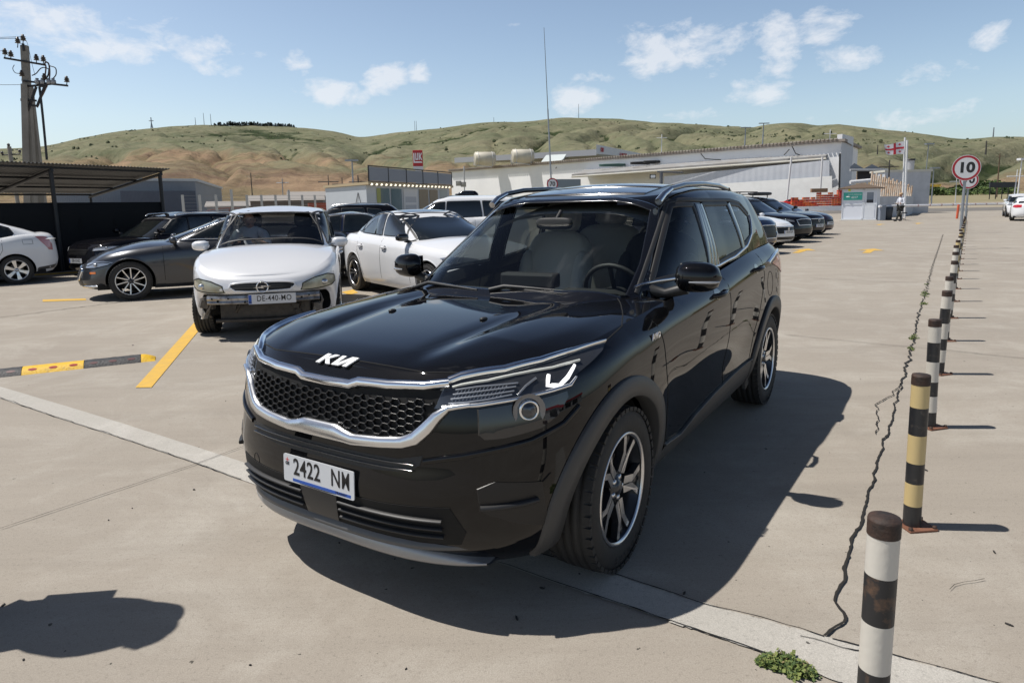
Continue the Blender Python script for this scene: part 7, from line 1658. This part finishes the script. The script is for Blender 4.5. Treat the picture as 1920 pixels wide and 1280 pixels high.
def street_lamp(u0, v0, u1, v1, Y, label, head=True, m=None, r=.09, grp='lamp posts and masts beyond the lot'):
    b, t = at(u0, v0, Y), at(u1, v1, Y); b.z = GR(Y) if Y < 160 else b.z; root = empty('street_lamp' if head else 'utility_pole', b, 0, label, 'lamp post' if head else 'pole', grp); mb = MB(); d = t-b; mb.tube([(0, 0, 0), d], [r, r*.6], 8); mb.build('pole', m or GALV, root)
    if head:
        mb = MB(); mb.box(d+Vector((0, -.2, .05)), (1.1*r/.09, .5, .18)); mb.build('lamp_head', m or GALV, root)
    else:
        mb = MB(); mb.tube([d+Vector((-.9, 0, -.6)), d+Vector((.9, 0, -.6))], .06, 4); mb.build('cross_arm', m or GALV, root)
    return root
DKP = mat('dark pole', (.06, .055, .05), .7)
street_lamp(1733, 356, 1741, 271, 95, 'tall grey lamp post right of the drum, flat head'); street_lamp(1748, 357, 1751, 316, 90, 'short grey post with a bracket right of the tall lamp post')
street_lamp(1793, 356, 1794, 332, 92, 'thin white post left of the speed limit signs', False, m=mat('flagpole white', (.68, .69, .70)), r=.06)
street_lamp(1870, 352, 1875, 288, 150, 'brown utility pole before the far slope on the right', False, m=mat('brown pole', (.14, .09, .06), .8), r=.16)
street_lamp(1908, 356, 1916, 300, 60, 'white post with a dark lamp shade near the right edge', True, m=mat('flagpole white', (.68, .69, .70)), r=.07); street_lamp(1902, 356, 1908, 318, 62, 'second white post near the right edge, shorter', False, m=mat('flagpole white', (.68, .69, .70)), r=.06)
street_lamp(1396, 284, 1398, 240, 170, 'left one of two lamp posts rising behind the warehouse roof', True, r=.2); street_lamp(1429, 284, 1432, 232, 165, 'right one of two lamp posts rising behind the warehouse roof', True, r=.2)
street_lamp(662, 352, 660, 302, 80, 'lamp post behind the kiosk roof at its left', True, r=.12); street_lamp(474, 380, 470, 324, 120, 'dark lattice pole behind the wire fence', False, m=DKP, r=.12); street_lamp(530, 372, 529, 335, 100, 'thin grey pole behind the wire fence', False, r=.09)
street_lamp(616, 352, 615, 328, 60, 'black post left of the kiosk roof', False, m=DKP, r=.06); street_lamp(642, 350, 641, 333, 62, 'short black post above the kiosk roof', False, m=DKP, r=.06); street_lamp(672, 348, 671, 329, 64, 'thick black post above the kiosk roof', False, m=DKP, r=.09)
street_lamp(1553, 262, 1557, 243, 100, 'short white mast on the warehouse roof near its right end', False, m=mat('flagpole white', (.68, .69, .70)), r=.11); street_lamp(1239, 292, 1241, 252, 120, 'white forked mast on the warehouse roof', False, m=mat('flagpole white', (.68, .69, .70)), r=.11); street_lamp(1667, 352, 1668, 300, 62, 'black pole with cable beside the open shed', False, m=DKP, r=.09)
street_lamp(1848, 290, 1850, 264, 420, 'distant pylon on the grassy slope at right', False, r=.5, m=DKP); street_lamp(1645, 290, 1646, 272, 420, 'distant pylon on the grassy slope behind the flag', False, r=.4, m=DKP)
# thin mast with a box at its foot
def mast():
    Y = 60; b, t = at(1034, 352, Y), at(1020, 52, Y); root = empty('antenna_mast', b, 0, 'very thin tall antenna mast rising above the black SUV roof', 'antenna'); mid = b.lerp(t, .5); mb = MB(); mb.tube([(0, 0, -b.z), (0, 0, 0), mid-b], [.09, .075, .06], 6); mb.build('mast_tube', GALV, root); mb = MB(); mb.tube([mid-b, t-b], [.035, .018], 5); mb.build('whip', mat('mast whip', (.12, .11, .08), .5), root)
    Y = 34; c = at(1045, 341, Y); r2 = empty('roof_box', (c.x, c.y, GR(Y)), .35, 'grey metal box on a stand with a round 70 sign, behind the black SUV roof', 'box'); z = c.z; mb = MB(); w = 1.2; mb.bx(-.35, w, -.2, .5, z-.32, z+.12); mb.build('box_body', mat('blue grey sheet', (.20, .24, .27), .5), r2); mb = MB(); mb.tube([(0, 0.1, 0), (0, .1, z-.3)], .06, 6); mb.build('stand', GALV, r2)
    mb = MB(); M = Matrix.Translation((-.38, -.24, z-.12)) @ Matrix.Rotation(R(90), 4, 'X'); mb.lathe([(.30, 0), (.30, .012)], 28, M, 0); mb.lathe([(.30, .012), (.24, .014)], 28, M, 0); mb.lathe([(.24, .014), (.001, .015)], 28, M, 1); add_text(mb, '70', M @ Matrix.Translation((0, 0, .016)), .30, 2, depth=.004, bold=.008); mb.build('round_sign', [mat('sign red', (.40, .018, .03)), mat('sign white', (.72, .73, .75)), mat('sign black', (.02, .02, .022))], r2)
mast()
# flood-light gantry behind the roof
g = at(1240, 322, 50); root = empty('camera_gantry', (g.x, g.y, 0), 0, 'dark steel gantry arm standing before the warehouse, just above the black SUV roof', 'gantry'); e = at(1281, 321, 50); mb = MB(); mb.tube([(0, 0, 0), (0, 0, g.z)], .12, 6); mb.build('post', mat('gantry grey', (.10, .11, .13), .5), root); mb = MB(); mb.tube([(-.3, 0, g.z), (e.x-g.x, 0, g.z-.1)], .08, 4); mb.build('arm', mat('gantry grey', (.10, .11, .13)), root)
# ------------------------------------------------------------------ concrete utility pole at the left
def utility():
    Y = 30.; L = lambda u, v: at(u, v, Y); b = L(50, 300); root = empty('power_pole', (b.x, b.y, 0), 0, 'double concrete power pole with cross-arms, insulators and looping cables at the upper left', 'power pole'); loc = Vector(root.location); CP = mat('pole concrete', (.20, .185, .16), .85, var=(1.5, .4, (.28, .26, .23)))
    def leg(p, q, w0, w1, d=0.0):
        mb = MB(); a, c = at(*p, Y+d), at(*q, Y+d); dz = (c-a).normalized(); a = a-dz*(a.z/dz.z); X = Vector((1, .2, 0)).normalized(); Yv = Vector((-.2, 1, 0)).normalized(); vs = []
        for pt, w in ((a, w0), (c, w1)): vs += [pt-loc+X*sx*w+Yv*sy*w for sx, sy in ((-1, -1), (1, -1), (1, 1), (-1, 1))]
        mb.add(vs, [(3, 2, 1, 0), (4, 5, 6, 7), (0, 1, 5, 4), (1, 2, 6, 5), (2, 3, 7, 6), (3, 0, 4, 7)], 0, False); mb.build('concrete_leg', CP, root)
    leg((51, 300), (47, 158), .14, .12); leg((71, 300), (55, 160), .13, .11, .5); leg((54, 225), (46, 86), .15, .12, .12)
    def arm(p, q, n='cross_arm'): mb = MB(); mb.tube([L(*p)-loc, L(*q)-loc], .055, 4); return mb.build(n, STEEL, root)
    a1 = arm((8, 109), (84, 122)); a2 = arm((44, 152), (127, 161)); arm((44, 163), (102, 157)); arm((52, 210), (68, 163), 'brace'); arm((88, 162), (74, 162)); arm((70, 199), (84, 162), 'brace'); arm((41, 188), (68, 189), 'clamp'); arm((41, 185), (41, 190), 'clamp'); arm((57, 198), (71, 199), 'clamp'); arm((43, 82), (45, 96), 'clamp')
    IN = mat('brown insulator', (.025, .018, .016), .25, coat=.5)
    for u, v, st in ((9, 97, 110), (20, 101, 111), (68, 108, 120), (81, 110, 121), (43, 71, 84), (33, 76, 90), (41, 138, 152), (83, 144, 157), (125, 149, 161)):
        mb = MB(); c = L(u, v)-loc; k = .11; mb.lathe([(.001, k*1.3), (k*.45, k*1.2), (k*.5, k*.6), (k*.95, k*.35), (k*.6, k*.2), (k*1.0, -k*.35), (k*.6, -k*.5), (k*1.05, -k*1.0), (k*.3, -k*1.05), (k*.001, -k*1.1)], 12, Matrix.Translation(c)); o = mb.build('insulator', IN, root); mb = MB(); mb.tube([c+Vector((0, 0, -k)), L(u, st)-loc], .018, 5); mb.build('pin', STEEL, o)
    def wire(pts, r=.022, m=None, n='cable'):
        P = [L(*p)-loc for p in pts]; S = []
        for i in range(len(P)-1):
            p0, p1, p2, p3 = P[max(0, i-1)], P[i], P[i+1], P[min(len(P)-1, i+2)]
            for k in range(6): t = k/6; S.append(.5*((2*p1)+(p2-p0)*t+(2*p0-5*p1+4*p2-p3)*t*t+(3*p1-p0-3*p2+p3)*t**3))
        mb = MB(); mb.tube(S+[P[-1]], r, 5); mb.build(n, m or STEEL, root)
    wire([(60, 142), (68, 138), (76, 129), (84, 127), (92, 130)]); wire([(84, 148), (86, 126), (84, 119), (90, 118), (93, 130), (92, 150), (84, 170), (74, 190), (70, 202)], .03, mat('reddish cable', (.09, .05, .04), .5)); wire([(94, 124), (104, 128), (105, 140), (99, 148)]); wire([(74, 163), (80, 215), (88, 300)], .05); wire([(27, 122), (24, 129), (29, 137), (40, 138)], .014); wire([(92, 130), (90, 142), (82, 152)], .03); wire([(46, 72), (52, 84), (60, 120), (66, 142)], .008); wire([(81, 112), (90, 120), (92, 132)], .012)
    for u in (70, 80, 92, 100):
        mb = MB(); c = L(u, 153)-loc; mb.lathe([(.001, .14), (.07, .13), (.05, .08), (.10, .05), (.10, -.10), (.001, -.11)], 10, Matrix.Translation(c)); mb.build('fuse_holder', mat('grey porcelain', (.30, .31, .33), .4), root)
    for p, q in (((43, 69), (-60, 68)), ((9, 95), (-60, 98)), ((41, 159), (-60, 155)), ((33, 72), (-60, 70))): wire([p, ((p[0]+q[0])/2, (p[1]+q[1])/2+2), q], .010, None, 'wire')
    r2 = empty('power_pole', (at(21, 300, 60).x, 60, 0), 0, 'small distant power pole peeping over the carport roof at the left edge', 'power pole'); l2 = Vector(r2.location); mb = MB(); mb.tube([Vector((at(24, 300, 60).x, 60, 0))-l2, at(17, 275, 60)-l2], .16, 6); mb.build('pole', CP, r2); mb = MB(); mb.tube([at(4, 291, 60)-l2, at(38, 289, 60)-l2], .07, 4); mb.build('cross_arm', STEEL, r2)
    for u, v in ((4, 287), (37, 284), (16, 272)): mb = MB(); mb.ell(at(u, v, 60)-l2, (.12, .12, .16), 1, 8, 6); mb.build('insulator', IN, r2)
utility()
# ------------------------------------------------------------------ on the ridge: cross, masts, pine row
def ridge_pt(u, dv=0, f=1.0):
    a = math.atan2(u-960, 1250); Rr = ridge_dist(u)*f; top = at(u, RIDGE(u)+dv, 1000); d2 = math.hypot(top.x, top.y); return Vector((top.x/d2*Rr, top.y/d2*Rr, CAM_H+(top.z-CAM_H)/d2*Rr))
p = ridge_pt(285); r = empty('hill_cross', p-Vector((0, 0, 5)), 0, 'tall cross on a lattice base standing on the left hill', 'cross'); k = 2350/1250
mb = MB(); h = 21*k; mb.tube([(-3*k, 0, 0), (0, 0, h*.75)], 1.0, 4); mb.tube([(3*k, 0, 0), (0, 0, h*.75)], 1.0, 4); mb.tube([(0, 0, 0), (0, 0, h+5)], 1.6, 4); mb.build('cross_shaft', mat('cross grey', (.30, .34, .40), .6), r); mb = MB(); mb.tube([(-4*k, 0, h*.72+5), (4*k, 0, h*.72+5)], 1.6, 4); mb.build('cross_bar', mat('cross grey', (.30, .34, .40)), r)
for u, dh, lb in ((367, 14, 'radio mast on the left hill, leftmost'), (383, 22, 'tallest radio mast on the left hill'), (396, 20, 'radio mast on the left hill beside the pine row'), (778, 18, 'left one of twin masts between the hills'), (781, 18, 'right one of twin masts between the hills'), (1085, 20, 'lone mast on the right hill crest'), (926, 8, 'tiny mast on the right hill crest'), (1862, 8, 'tiny mast on the far right crest')):
    p = ridge_pt(u); mb = MB(); mb.tube([(0, 0, -6), (0, 0, dh*1.9)], [1.1, .7], 4); tag(mb.build('radio_mast', mat('mast grey', (.22, .24, .27), .7), loc=p), lb, 'mast', 'masts on the hill crests')
rg = random.Random(3); pine = []
for kind in range(3):
    mb = MB(); n = 170
    for i in range(n):
        z = rg.uniform(.12, 1); rr = (1-z)**.7*.36+.03; a = rg.uniform(0, 6.28); q = Vector((rr*math.cos(a)*rg.uniform(.3, 1), rr*math.sin(a)*rg.uniform(.3, 1), z)); s = rg.uniform(.05, .09); u_ = Vector((math.cos(a), math.sin(a), -.4))*s; v_ = Vector((-math.sin(a), math.cos(a), rg.uniform(-.3, .3)))*s
        mb.add([q-u_-v_, q+u_-v_*.4, q+u_*.8+v_, q-u_*.6+v_], [(0, 1, 2, 3)], i % 2, False)
    me = mb.build('crown', [mat('pine green', (.028, .042, .022), .9), mat('pine green light', (.05, .07, .035), .9)], None, recalc=False); t = MB(); t.tube([(0, 0, -.1), (0, 0, .5)], [.03, .015], 5); tm = t.build('trunk', mat('pine bark', (.07, .05, .035), .9)); pine.append((me.data, tm.data)); bpy.data.objects.remove(me); bpy.data.objects.remove(tm)
def tree(kind, p, h, label, group, nm='pine_tree', w=1.0, m=None):
    r = empty(nm, p, rg.uniform(0, 6), label, 'tree', group); c_ = bpy.data.objects.new('crown', pine[kind][0] if m is None else m); col.objects.link(c_); c_.parent = r; t_ = bpy.data.objects.new('trunk', pine[kind][1]); col.objects.link(t_); t_.parent = r; r.scale = (h*w, h*w, h); return r
for i in range(95):
    u = 334+218*(i/94)+rg.uniform(-1.2, 1.2); dense = u > 395 or True; h = rg.uniform(7, 13) if u > 400 else rg.uniform(5, 9); p = ridge_pt(u, 2+(2.5 if u < 430 else 0)*rg.random()+(3 if u < 400 else 0), .985); tree(i % 3, p-Vector((0, 0, 2)), h*1.45, 'small dark pine in the row along the left hill crest', 'pines along the left hill crest', w=1.25)
# leafy bushes at the foot of the slope on the right
lf = []
for kind in range(3):
    mb = MB()
    for i in range(520):
        a, b_ = rg.uniform(0, 6.28), rg.uniform(-.2, 1.4); rr = rg.uniform(.55, 1)*(.8+.25*fbm((math.cos(a)*1.7, math.sin(a)*1.7, b_*2+kind*7), 3)); q = Vector((rr*math.cos(a)*math.cos(b_), rr*math.sin(a)*math.cos(b_), .15+rr*math.sin(b_)*.85)); s = rg.uniform(.05, .11); u_ = Vector((rg.uniform(-1, 1), rg.uniform(-1, 1), rg.uniform(-1, 1))).normalized()*s; v_ = u_.orthogonal().normalized()*s*.8
        mb.add([q-u_, q+v_, q+u_, q-v_], [(0, 1, 2, 3)], i % 3, False)
    o = mb.build('foliage', [mat('bush leaf', (.055, .095, .022), .85), mat('bush leaf light', (.10, .145, .035), .85), mat('bush leaf dark', (.028, .05, .014), .85)], None, recalc=False); lf.append(o.data); bpy.data.objects.remove(o)
for i in range(46):
    u = rg.choice([rg.uniform(1690, 1790), rg.uniform(1825, 1925), rg.uniform(1715, 1925)]); Y = rg.uniform(190, 240); c = at(u, 0, Y); s = rg.uniform(1.8, 3.6)*(1.5 if u > 1845 else 1); b = bpy.data.objects.new('bush', lf[i % 3]); col.objects.link(b); b.location = (c.x, c.y, GR(Y)-.3); b.scale = (s*1.5, s*1.2, s*.95); b.rotation_euler = (0, 0, rg.uniform(0, 6)); tag(b, 'leafy green bush at the foot of the slope beyond the road, on the right', 'bush', 'bushes beyond the road')
# scrub scattered over the gullies of the hills, far off and uncountable
_dg = bpy.context.evaluated_depsgraph_get(); _h = bpy.data.objects['hills'].data; _at = _h.attributes['gully'].data; mb = MB(); _r = random.Random(11); _n = 0
for vtx in _h.vertices:
    d_ = math.hypot(vtx.co.x, vtx.co.y)
    if d_ < 900 or vtx.co.y < 300: continue
    g_ = _at[vtx.index].value; pr_ = .012+.55*max(0, g_-.35)+.25*max(0, fbm((vtx.co.x/260, vtx.co.y/260, 1.3), 4)-.22)
    if _r.random() < pr_*.55:
        for k in range(_r.randint(1, 3)):
            p = vtx.co+Vector((_r.uniform(-7, 7), _r.uniform(-7, 7), 0)); s_ = _r.uniform(1.2, 3.6); b0 = [Vector((p.x+s_*math.cos(a)*_r.uniform(.7, 1.3), p.y+s_*math.sin(a)*_r.uniform(.7, 1.3), p.z-1.5)) for a in (0, 1.26, 2.51, 3.77, 5.03)]; m0 = [Vector((q.x*.3+p.x*.7+_r.uniform(-.5, .5)*s_, q.y*.3+p.y*.7, p.z+s_*_r.uniform(.3, .8))) for q in b0]
            mb.add(b0+m0, [(i, (i+1) % 5, 5+(i+1) % 5, 5+i) for i in range(5)]+[(5, 6, 7, 8, 9)], _r.randrange(2), False)
tag(mb.build('scrub', [mat('scrub green', (.040, .055, .024), .95), mat('scrub olive', (.062, .072, .034), .95)], None, recalc=False), 'dark green scrub dotted over the gullies of the far hills', 'scrub', kind='stuff')
# dark screen and yellow lettered board beyond the road
def board(u0, v0, u1, v1, Y, name, label, m, txt=None):
    a, b = at(u0, v0, Y), at(u1, v1, Y); z0, z1 = min(a.z, b.z), max(a.z, b.z); root = empty(name, (a.x, a.y, GR(Y)), 0, label, 'board' if txt else 'fence'); w = b.x-a.x; g0 = GR(Y); mb = MB(); mb.bx(0, w, -.1, .1, z0-g0, z1-g0); bo = mb.build('panel', m, root)
    mb = MB()
    for x in np.linspace(.3, w-.3, 5): mb.tube([(x, .2, 0), (x, .2, z1-g0)], .08, 4)
    mb.build('post', STEEL, root)
    if txt: t = MB(); add_text(t, txt, frame((w/2, -.12, (z0+z1)/2-g0), (1, 0, 0), (0, 0, 1)), (z1-z0)*1.0, depth=.03, bold=.05, sx=1.12, spacing=1.05); t.build('board_lettering', mat('yellow lettering', (.75, .50, .03), .5), bo)
board(1704, 352, 1752, 346, 128, 'lettered_board', 'long black board with yellow lettering beyond the road', mat('board black', (.015, .014, .012), .6), 'AUTOPAPA AUTO MARKET')
board(1855, 352, 1908, 341, 128, 'screen_fence', 'dark screen fence beyond the road, left of the right edge', mat('dark blue screen', (.035, .04, .055), .8, var=(.8, .5, (.07, .075, .085))))
c = at(1717, 386, 68); mb = MB(); mb.lathe([(.001, 0), (.28, 0), (.28, .04), (.16, .06), (.05, 1.0), (.001, 1.0)], 16); mb.lathe([(.06, 1.0), (.06, 1.8), (.001, 1.82)], 10); tag(mb.build('road_post', mat('dark red post', (.10, .03, .02), .6), loc=(c.x, c.y, GR(68))), 'dark post in a cone foot beside the end of the low wall', 'post')
# bin and chair beside the booth
c = at(1655, 412, 46.0); mb = MB(); mb.lathe([(.001, 0), (.30, 0), (.36, .85), (.34, .90), (.001, .92)], 20); tag(mb.build('bin', mat('dark blue bin', (.025, .035, .05), .5), loc=(c.x+.5, c.y+.4, 0)), 'dark round bin right of the guard booth', 'bin')
r = empty('office_chair', (c.x+1.4, c.y+.2, 0), .5, 'black office chair standing between the guard booth and the walking man', 'chair'); mb = MB(); mb.box((0, 0, .48), (.48, .48, .08)); mb.build('seat', M_BLACKPL, r, bevel=.03); mb = MB(); mb.box((-.24, 0, .85), (.07, .46, .55)); mb.build('backrest', M_BLACKPL, r, bevel=.03); mb = MB(); mb.tube([(0, 0, .06), (0, 0, .45)], .03, 6); [mb.tube([(0, 0, .09), (.3*math.cos(a), .3*math.sin(a), .04)], .02, 5) for a in np.linspace(0, 5.0, 5)]; mb.build('base', M_BLACKPL, r)
flat('road_marking', [at(1700, 398, 60), at(1735, 389, 66), at(1739, 389, 66.5), at(1708, 399, 60)], mat('white kerb paint', (.6, .58, .55), .7), .05)
# ------------------------------------------------------------------ people
def skin_body(name, joints, edges, m, parent=None, sub=2, root=0):
    me = bpy.data.meshes.new(name); me.from_pydata([Vector(j[0]) for j in joints], edges, []); o = bpy.data.objects.new(name, me); col.objects.link(o); o.parent = parent
    sk = o.modifiers.new('skin', 'SKIN'); sk.use_smooth_shade = True
    for i, j in enumerate(joints): r_ = j[1]; me.skin_vertices[0].data[i].radius = (r_, r_) if not isinstance(r_, tuple) else r_
    me.skin_vertices[0].data[root].use_root = True; s = o.modifiers.new('sub', 'SUBSURF'); s.levels = s.render_levels = sub; me.materials.append(m)
    bpy.context.view_layer.update(); dg = bpy.context.evaluated_depsgraph_get(); nm = bpy.data.meshes.new_from_object(o.evaluated_get(dg)); o.modifiers.clear(); o.data = nm; bpy.data.meshes.remove(me)
    for p in nm.polygons: p.use_smooth = True
    return o
SKIN = mat('skin', (.36, .20, .14), .55); SHIRT = mat('white shirt', (.66, .68, .74), .85, bump=(30, .4)); TRO = mat('dark olive trousers', (.022, .022, .018), .9); SHOE = mat('dark shoes', (.015, .014, .013), .6); HAIR = mat('dark hair', (.012, .010, .009), .6)
def head(parent, c, fwd, m=SKIN, hat=None, hair=True, s=1.0):
    """c centre of the head, fwd unit direction the face points to"""
    f = Vector(fwd).normalized(); u = Vector((0, 0, 1)); sd = u.cross(f).normalized(); M = Matrix((f, sd, u)).transposed(); c = Vector(c)
    mb = MB(); n, k = 20, 16; rows = []
    for i in range(k+1):
        ph = -math.pi/2+math.pi*i/k; r = []
        for j in range(n):
            th = 2*math.pi*j/n; x, y, z = math.cos(ph)*math.cos(th), math.cos(ph)*math.sin(th), math.sin(ph)
            jaw = 1-.28*max(0, -z)**1.2; X = x*.098*(1+.05*(x > 0)*max(0, -z)); Y = y*.076*jaw; Z = z*.118
            if x > 0: X += .016*math.exp(-((y/.16)**2+((z+.10)/.22)**2)); X -= .010*math.exp(-(((abs(y)-.36)/.16)**2+((z-.06)/.13)**2)); X += .005*math.exp(-((y/.3)**2+((z+.48)/.10)**2))
            r.append(c+M @ Vector((X*s, Y*s, Z*s)))
        rows.append(r)
    mb.grid(rows, close=True)
    for sg in (1, -1): mb.ell(c+M @ Vector((-.005*s, sg*.078*s, -.005*s)), (.018*s, .010*s, .030*s), 1, 8, 6, M)
    mb.tube([c+M @ Vector((-.02*s, 0, -.07*s)), c+M @ Vector((-.03*s, 0, -.19*s))], [.052*s, .056*s], 12)
    h = mb.build('head', m, parent)
    e = MB()
    for sg in (1, -1): e.ell(c+M @ Vector((.084*s, sg*.030*s, .010*s)), (.008*s, .013*s, .007*s), 1, 8, 6, M)
    e.ell(c+M @ Vector((.094*s, 0, -.058*s)), (.006*s, .024*s, .005*s), 1, 8, 6, M); e.build('face_features', mat('face dark', (.05, .025, .022), .5), h)
    if hair: b = MB(); b.ell(c+M @ Vector((-.020*s, 0, .030*s)), (.092*s, .082*s, .100*s), 1, 18, 12, M); b.build('hair', HAIR, h)
    if hat:
        b = MB(); b.ell(c+M @ Vector((-.008*s, 0, .062*s)), (.110*s, .092*s, .068*s), .9, 18, 10, M); b.ell(c+M @ Vector((.105*s, 0, .050*s)), (.075*s, .075*s, .010*s), .9, 14, 6, M); b.build('cap', hat, h)
    return h
def hand(parent, w, d, up_, m=SKIN, s=1.0, curl=.5):
    d = Vector(d).normalized(); up_ = (Vector(up_)-d*Vector(up_).dot(d)).normalized(); sd = d.cross(up_); w = Vector(w); J = [(w, .022*s), (w+d*.05*s, .028*s), (w+d*.085*s, .024*s)]; mb = MB(); M = Matrix((d, sd, up_)).transposed(); mb.ell(w+d*.05*s, (.055*s, .040*s, .017*s), .8, 12, 8, M)
    for i, (o, l) in enumerate(((-.030, .060), (-.010, .072), (.010, .068), (.029, .052))):
        a = w+d*.088*s+sd*o*s; c1 = a+(d*math.cos(curl)-up_*math.sin(curl))*l*.5*s; c2 = c1+(d*math.cos(curl*2.4)-up_*math.sin(curl*2.4))*l*.5*s; mb.tube([w+d*.05*s+sd*o*.8*s, a, c1, c2], [.009*s, .009*s, .008*s, .006*s], 6)
    a = w+d*.02*s-sd*.030*s; mb.tube([a, a+(d*.6-sd*.8).normalized()*.035*s, a+(d*.9-sd*.5).normalized()*.065*s-up_*.01*s], [.012*s, .010*s, .008*s], 6); return mb.build('hand', m, parent)
def walking_man():
    p = at(1687, 415, 44); root = empty('person', (p.x, p.y, 0), R(180+20), 'man in white shirt, dark trousers and tan cap walking left at the barrier', 'person'); h = at(1687, 362, 44).z/1.76; root.scale = (h, h, h)
    body = skin_body('body', [((0, 0, .94), (.15, .12)), ((.0, 0, 1.10), (.16, .12)), ((.0, 0, 1.30), (.18, .125)), ((-.01, 0, 1.44), (.13, .10)), ((0, .19, 1.40), .065), ((.02, .26, 1.14), .05), ((.24, .17, 1.12), .042), ((0, -.19, 1.40), .065), ((.02, -.26, 1.14), .05), ((.24, -.12, 1.12), .042), ((-.005, 0, 1.53), .055)],
        [(0, 1), (1, 2), (2, 3), (3, 4), (4, 5), (5, 6), (3, 7), (7, 8), (8, 9), (3, 10)], SHIRT, root)
    skin_body('trousers', [((0, 0, .95), (.155, .125)), ((.02, .09, .88), .10), ((.22, .09, .52), .080), ((.42, .09, .10), .06), ((-.02, -.09, .88), .10), ((-.02, -.09, .50), .080), ((-.24, -.09, .11), .06)], [(0, 1), (1, 2), (2, 3), (0, 4), (4, 5), (5, 6)], TRO, body)
    for x, y, t in ((.46, .09, .15), (-.20, -.09, -.1)):
        mb = MB(); mb.ell((x+.05, y, .05), (.14, .05, .05), .8, 14, 8, Matrix.Rotation(-t, 3, 'Y')); mb.build('shoe', SHOE, body)
    head(body, (.03, 0, 1.65), (1, 0, -.18), hat=mat('tan cap', (.42, .28, .16), .8)); mb = MB(); mb.tube([(.12, .20, 1.12), (.24, .17, 1.12)], [.045, .036], 10); mb.tube([(.12, -.17, 1.12), (.24, -.12, 1.12)], [.045, .036], 10); mb.build('forearm', SKIN, body)
    hand(body, (.25, .16, 1.12), (1, -.35, .1), (0, 0, 1)); hand(body, (.25, -.11, 1.12), (1, .35, .1), (0, 0, 1))
    mb = MB(); mb.box((.40, .02, 1.15), (.16, .22, .004), Matrix.Rotation(-.4, 3, 'Y')); tag(mb.build('papers', mat('paper', (.7, .7, .7), .7), loc=root.location, rz=R(200)), 'white papers held by the walking man', 'papers')
walking_man()
def driver(c):
    inv = c.root; root = empty('person', c.root.location, c.root.rotation_euler.z, 'driver in a white T-shirt with both hands on the wheel of the silver-white people carrier', 'person')
    b = skin_body('body', [((-1.36, -.36, .72), (.14, .15)), ((-1.40, -.36, .90), (.12, .16)), ((-1.42, -.36, 1.08), (.11, .17)), ((-1.42, -.36, 1.20), (.07, .10)), ((-1.41, -.17, 1.16), .07), ((-1.20, -.10, .99), .052), ((-1.02, -.22, 1.03), .042), ((-1.41, -.55, 1.16), .07), ((-1.20, -.62, .99), .052), ((-1.02, -.52, 1.03), .042), ((-1.41, -.36, 1.27), .052)], [(0, 1), (1, 2), (2, 3), (3, 4), (4, 5), (5, 6), (3, 7), (7, 8), (8, 9), (3, 10)], SHIRT, root)
    head(b, (-1.37, -.36, 1.36), (1, 0, -.05), hair=True); mb = MB()
    for a, d in (((-1.20, -.10, .99), (-.98, -.24, 1.06)), ((-1.20, -.62, .99), (-.98, -.50, 1.06))): mb.tube([a, d], [.046, .034], 10)
    mb.build('forearm', SKIN, b); hand(b, (-.98, -.24, 1.05), (.8, -.1, .4), (-.4, 0, .9), curl=.8); hand(b, (-.98, -.50, 1.05), (.8, .1, .4), (-.4, 0, .9), curl=.8)
driver(OP)
def bystander():                                               # stands just left of the camera: only the shadow is in the picture
    root = empty('person', (-2.27, 2.30, 0), R(-75), 'bystander beyond the left edge of the picture who throws the shadow at the lower left', 'person')
    b = skin_body('body', [((0, 0, .94), (.17, .13)), ((0, 0, 1.12), (.18, .13)), ((0, 0, 1.34), (.21, .14)), ((0, 0, 1.46), (.14, .11)), ((0, .21, 1.42), .08), ((-.02, .25, 1.14), .062), ((.05, .24, .90), .048), ((0, -.21, 1.42), .08), ((-.02, -.25, 1.14), .062), ((.05, -.24, .90), .048), ((0, 0, 1.56), .06)], [(0, 1), (1, 2), (2, 3), (3, 4), (4, 5), (5, 6), (3, 7), (7, 8), (8, 9), (3, 10)], SHIRT, root)
    skin_body('trousers', [((0, 0, .95), (.17, .13)), ((0, .10, .88), .105), ((.02, .11, .50), .078), ((0, .12, .09), .06), ((0, -.10, .88), .105), ((.02, -.11, .50), .078), ((0, -.12, .09), .06)], [(0, 1), (1, 2), (2, 3), (0, 4), (4, 5), (5, 6)], TRO, b)
    for y in (.12, -.12): mb = MB(); mb.ell((.06, y, .05), (.14, .05, .05), .8, 14, 8); mb.build('shoe', SHOE, b)
    head(b, (.02, 0, 1.70), (1, 0, 0)); hand(b, (.05, .24, .89), (.15, 0, -1), (0, 1, 0)); hand(b, (.05, -.24, .89), (.15, 0, -1), (0, -1, 0))
bystander()
# white shop with a red fascia across the lane, outside the picture on the right (it shows in the paint of the SUV)
s0 = V3(21, -16); rt = empty('roadside_shop', s0, math.pi/2-AZ, 'white roadside shop with a red fascia across the lane, right of the picture', 'building'); mb = MB(); mb.bx(0, 17, -6, 0, 0, 3.0); mb.build('wall', mat('shop wall', (.36, .38, .40), .7), rt); mb = MB(); mb.bx(-.3, 17.3, -6, .5, 3.003, 3.7); mb.build('fascia', mat('shop red', (.45, .02, .03), .4), rt)
mb = MB()
for x in (2, 5.4, 8.8, 12.2): mb.bx(x, x+2.6, .004, .03, .5, 2.5)
mb.build('window', M_DGL, rt)
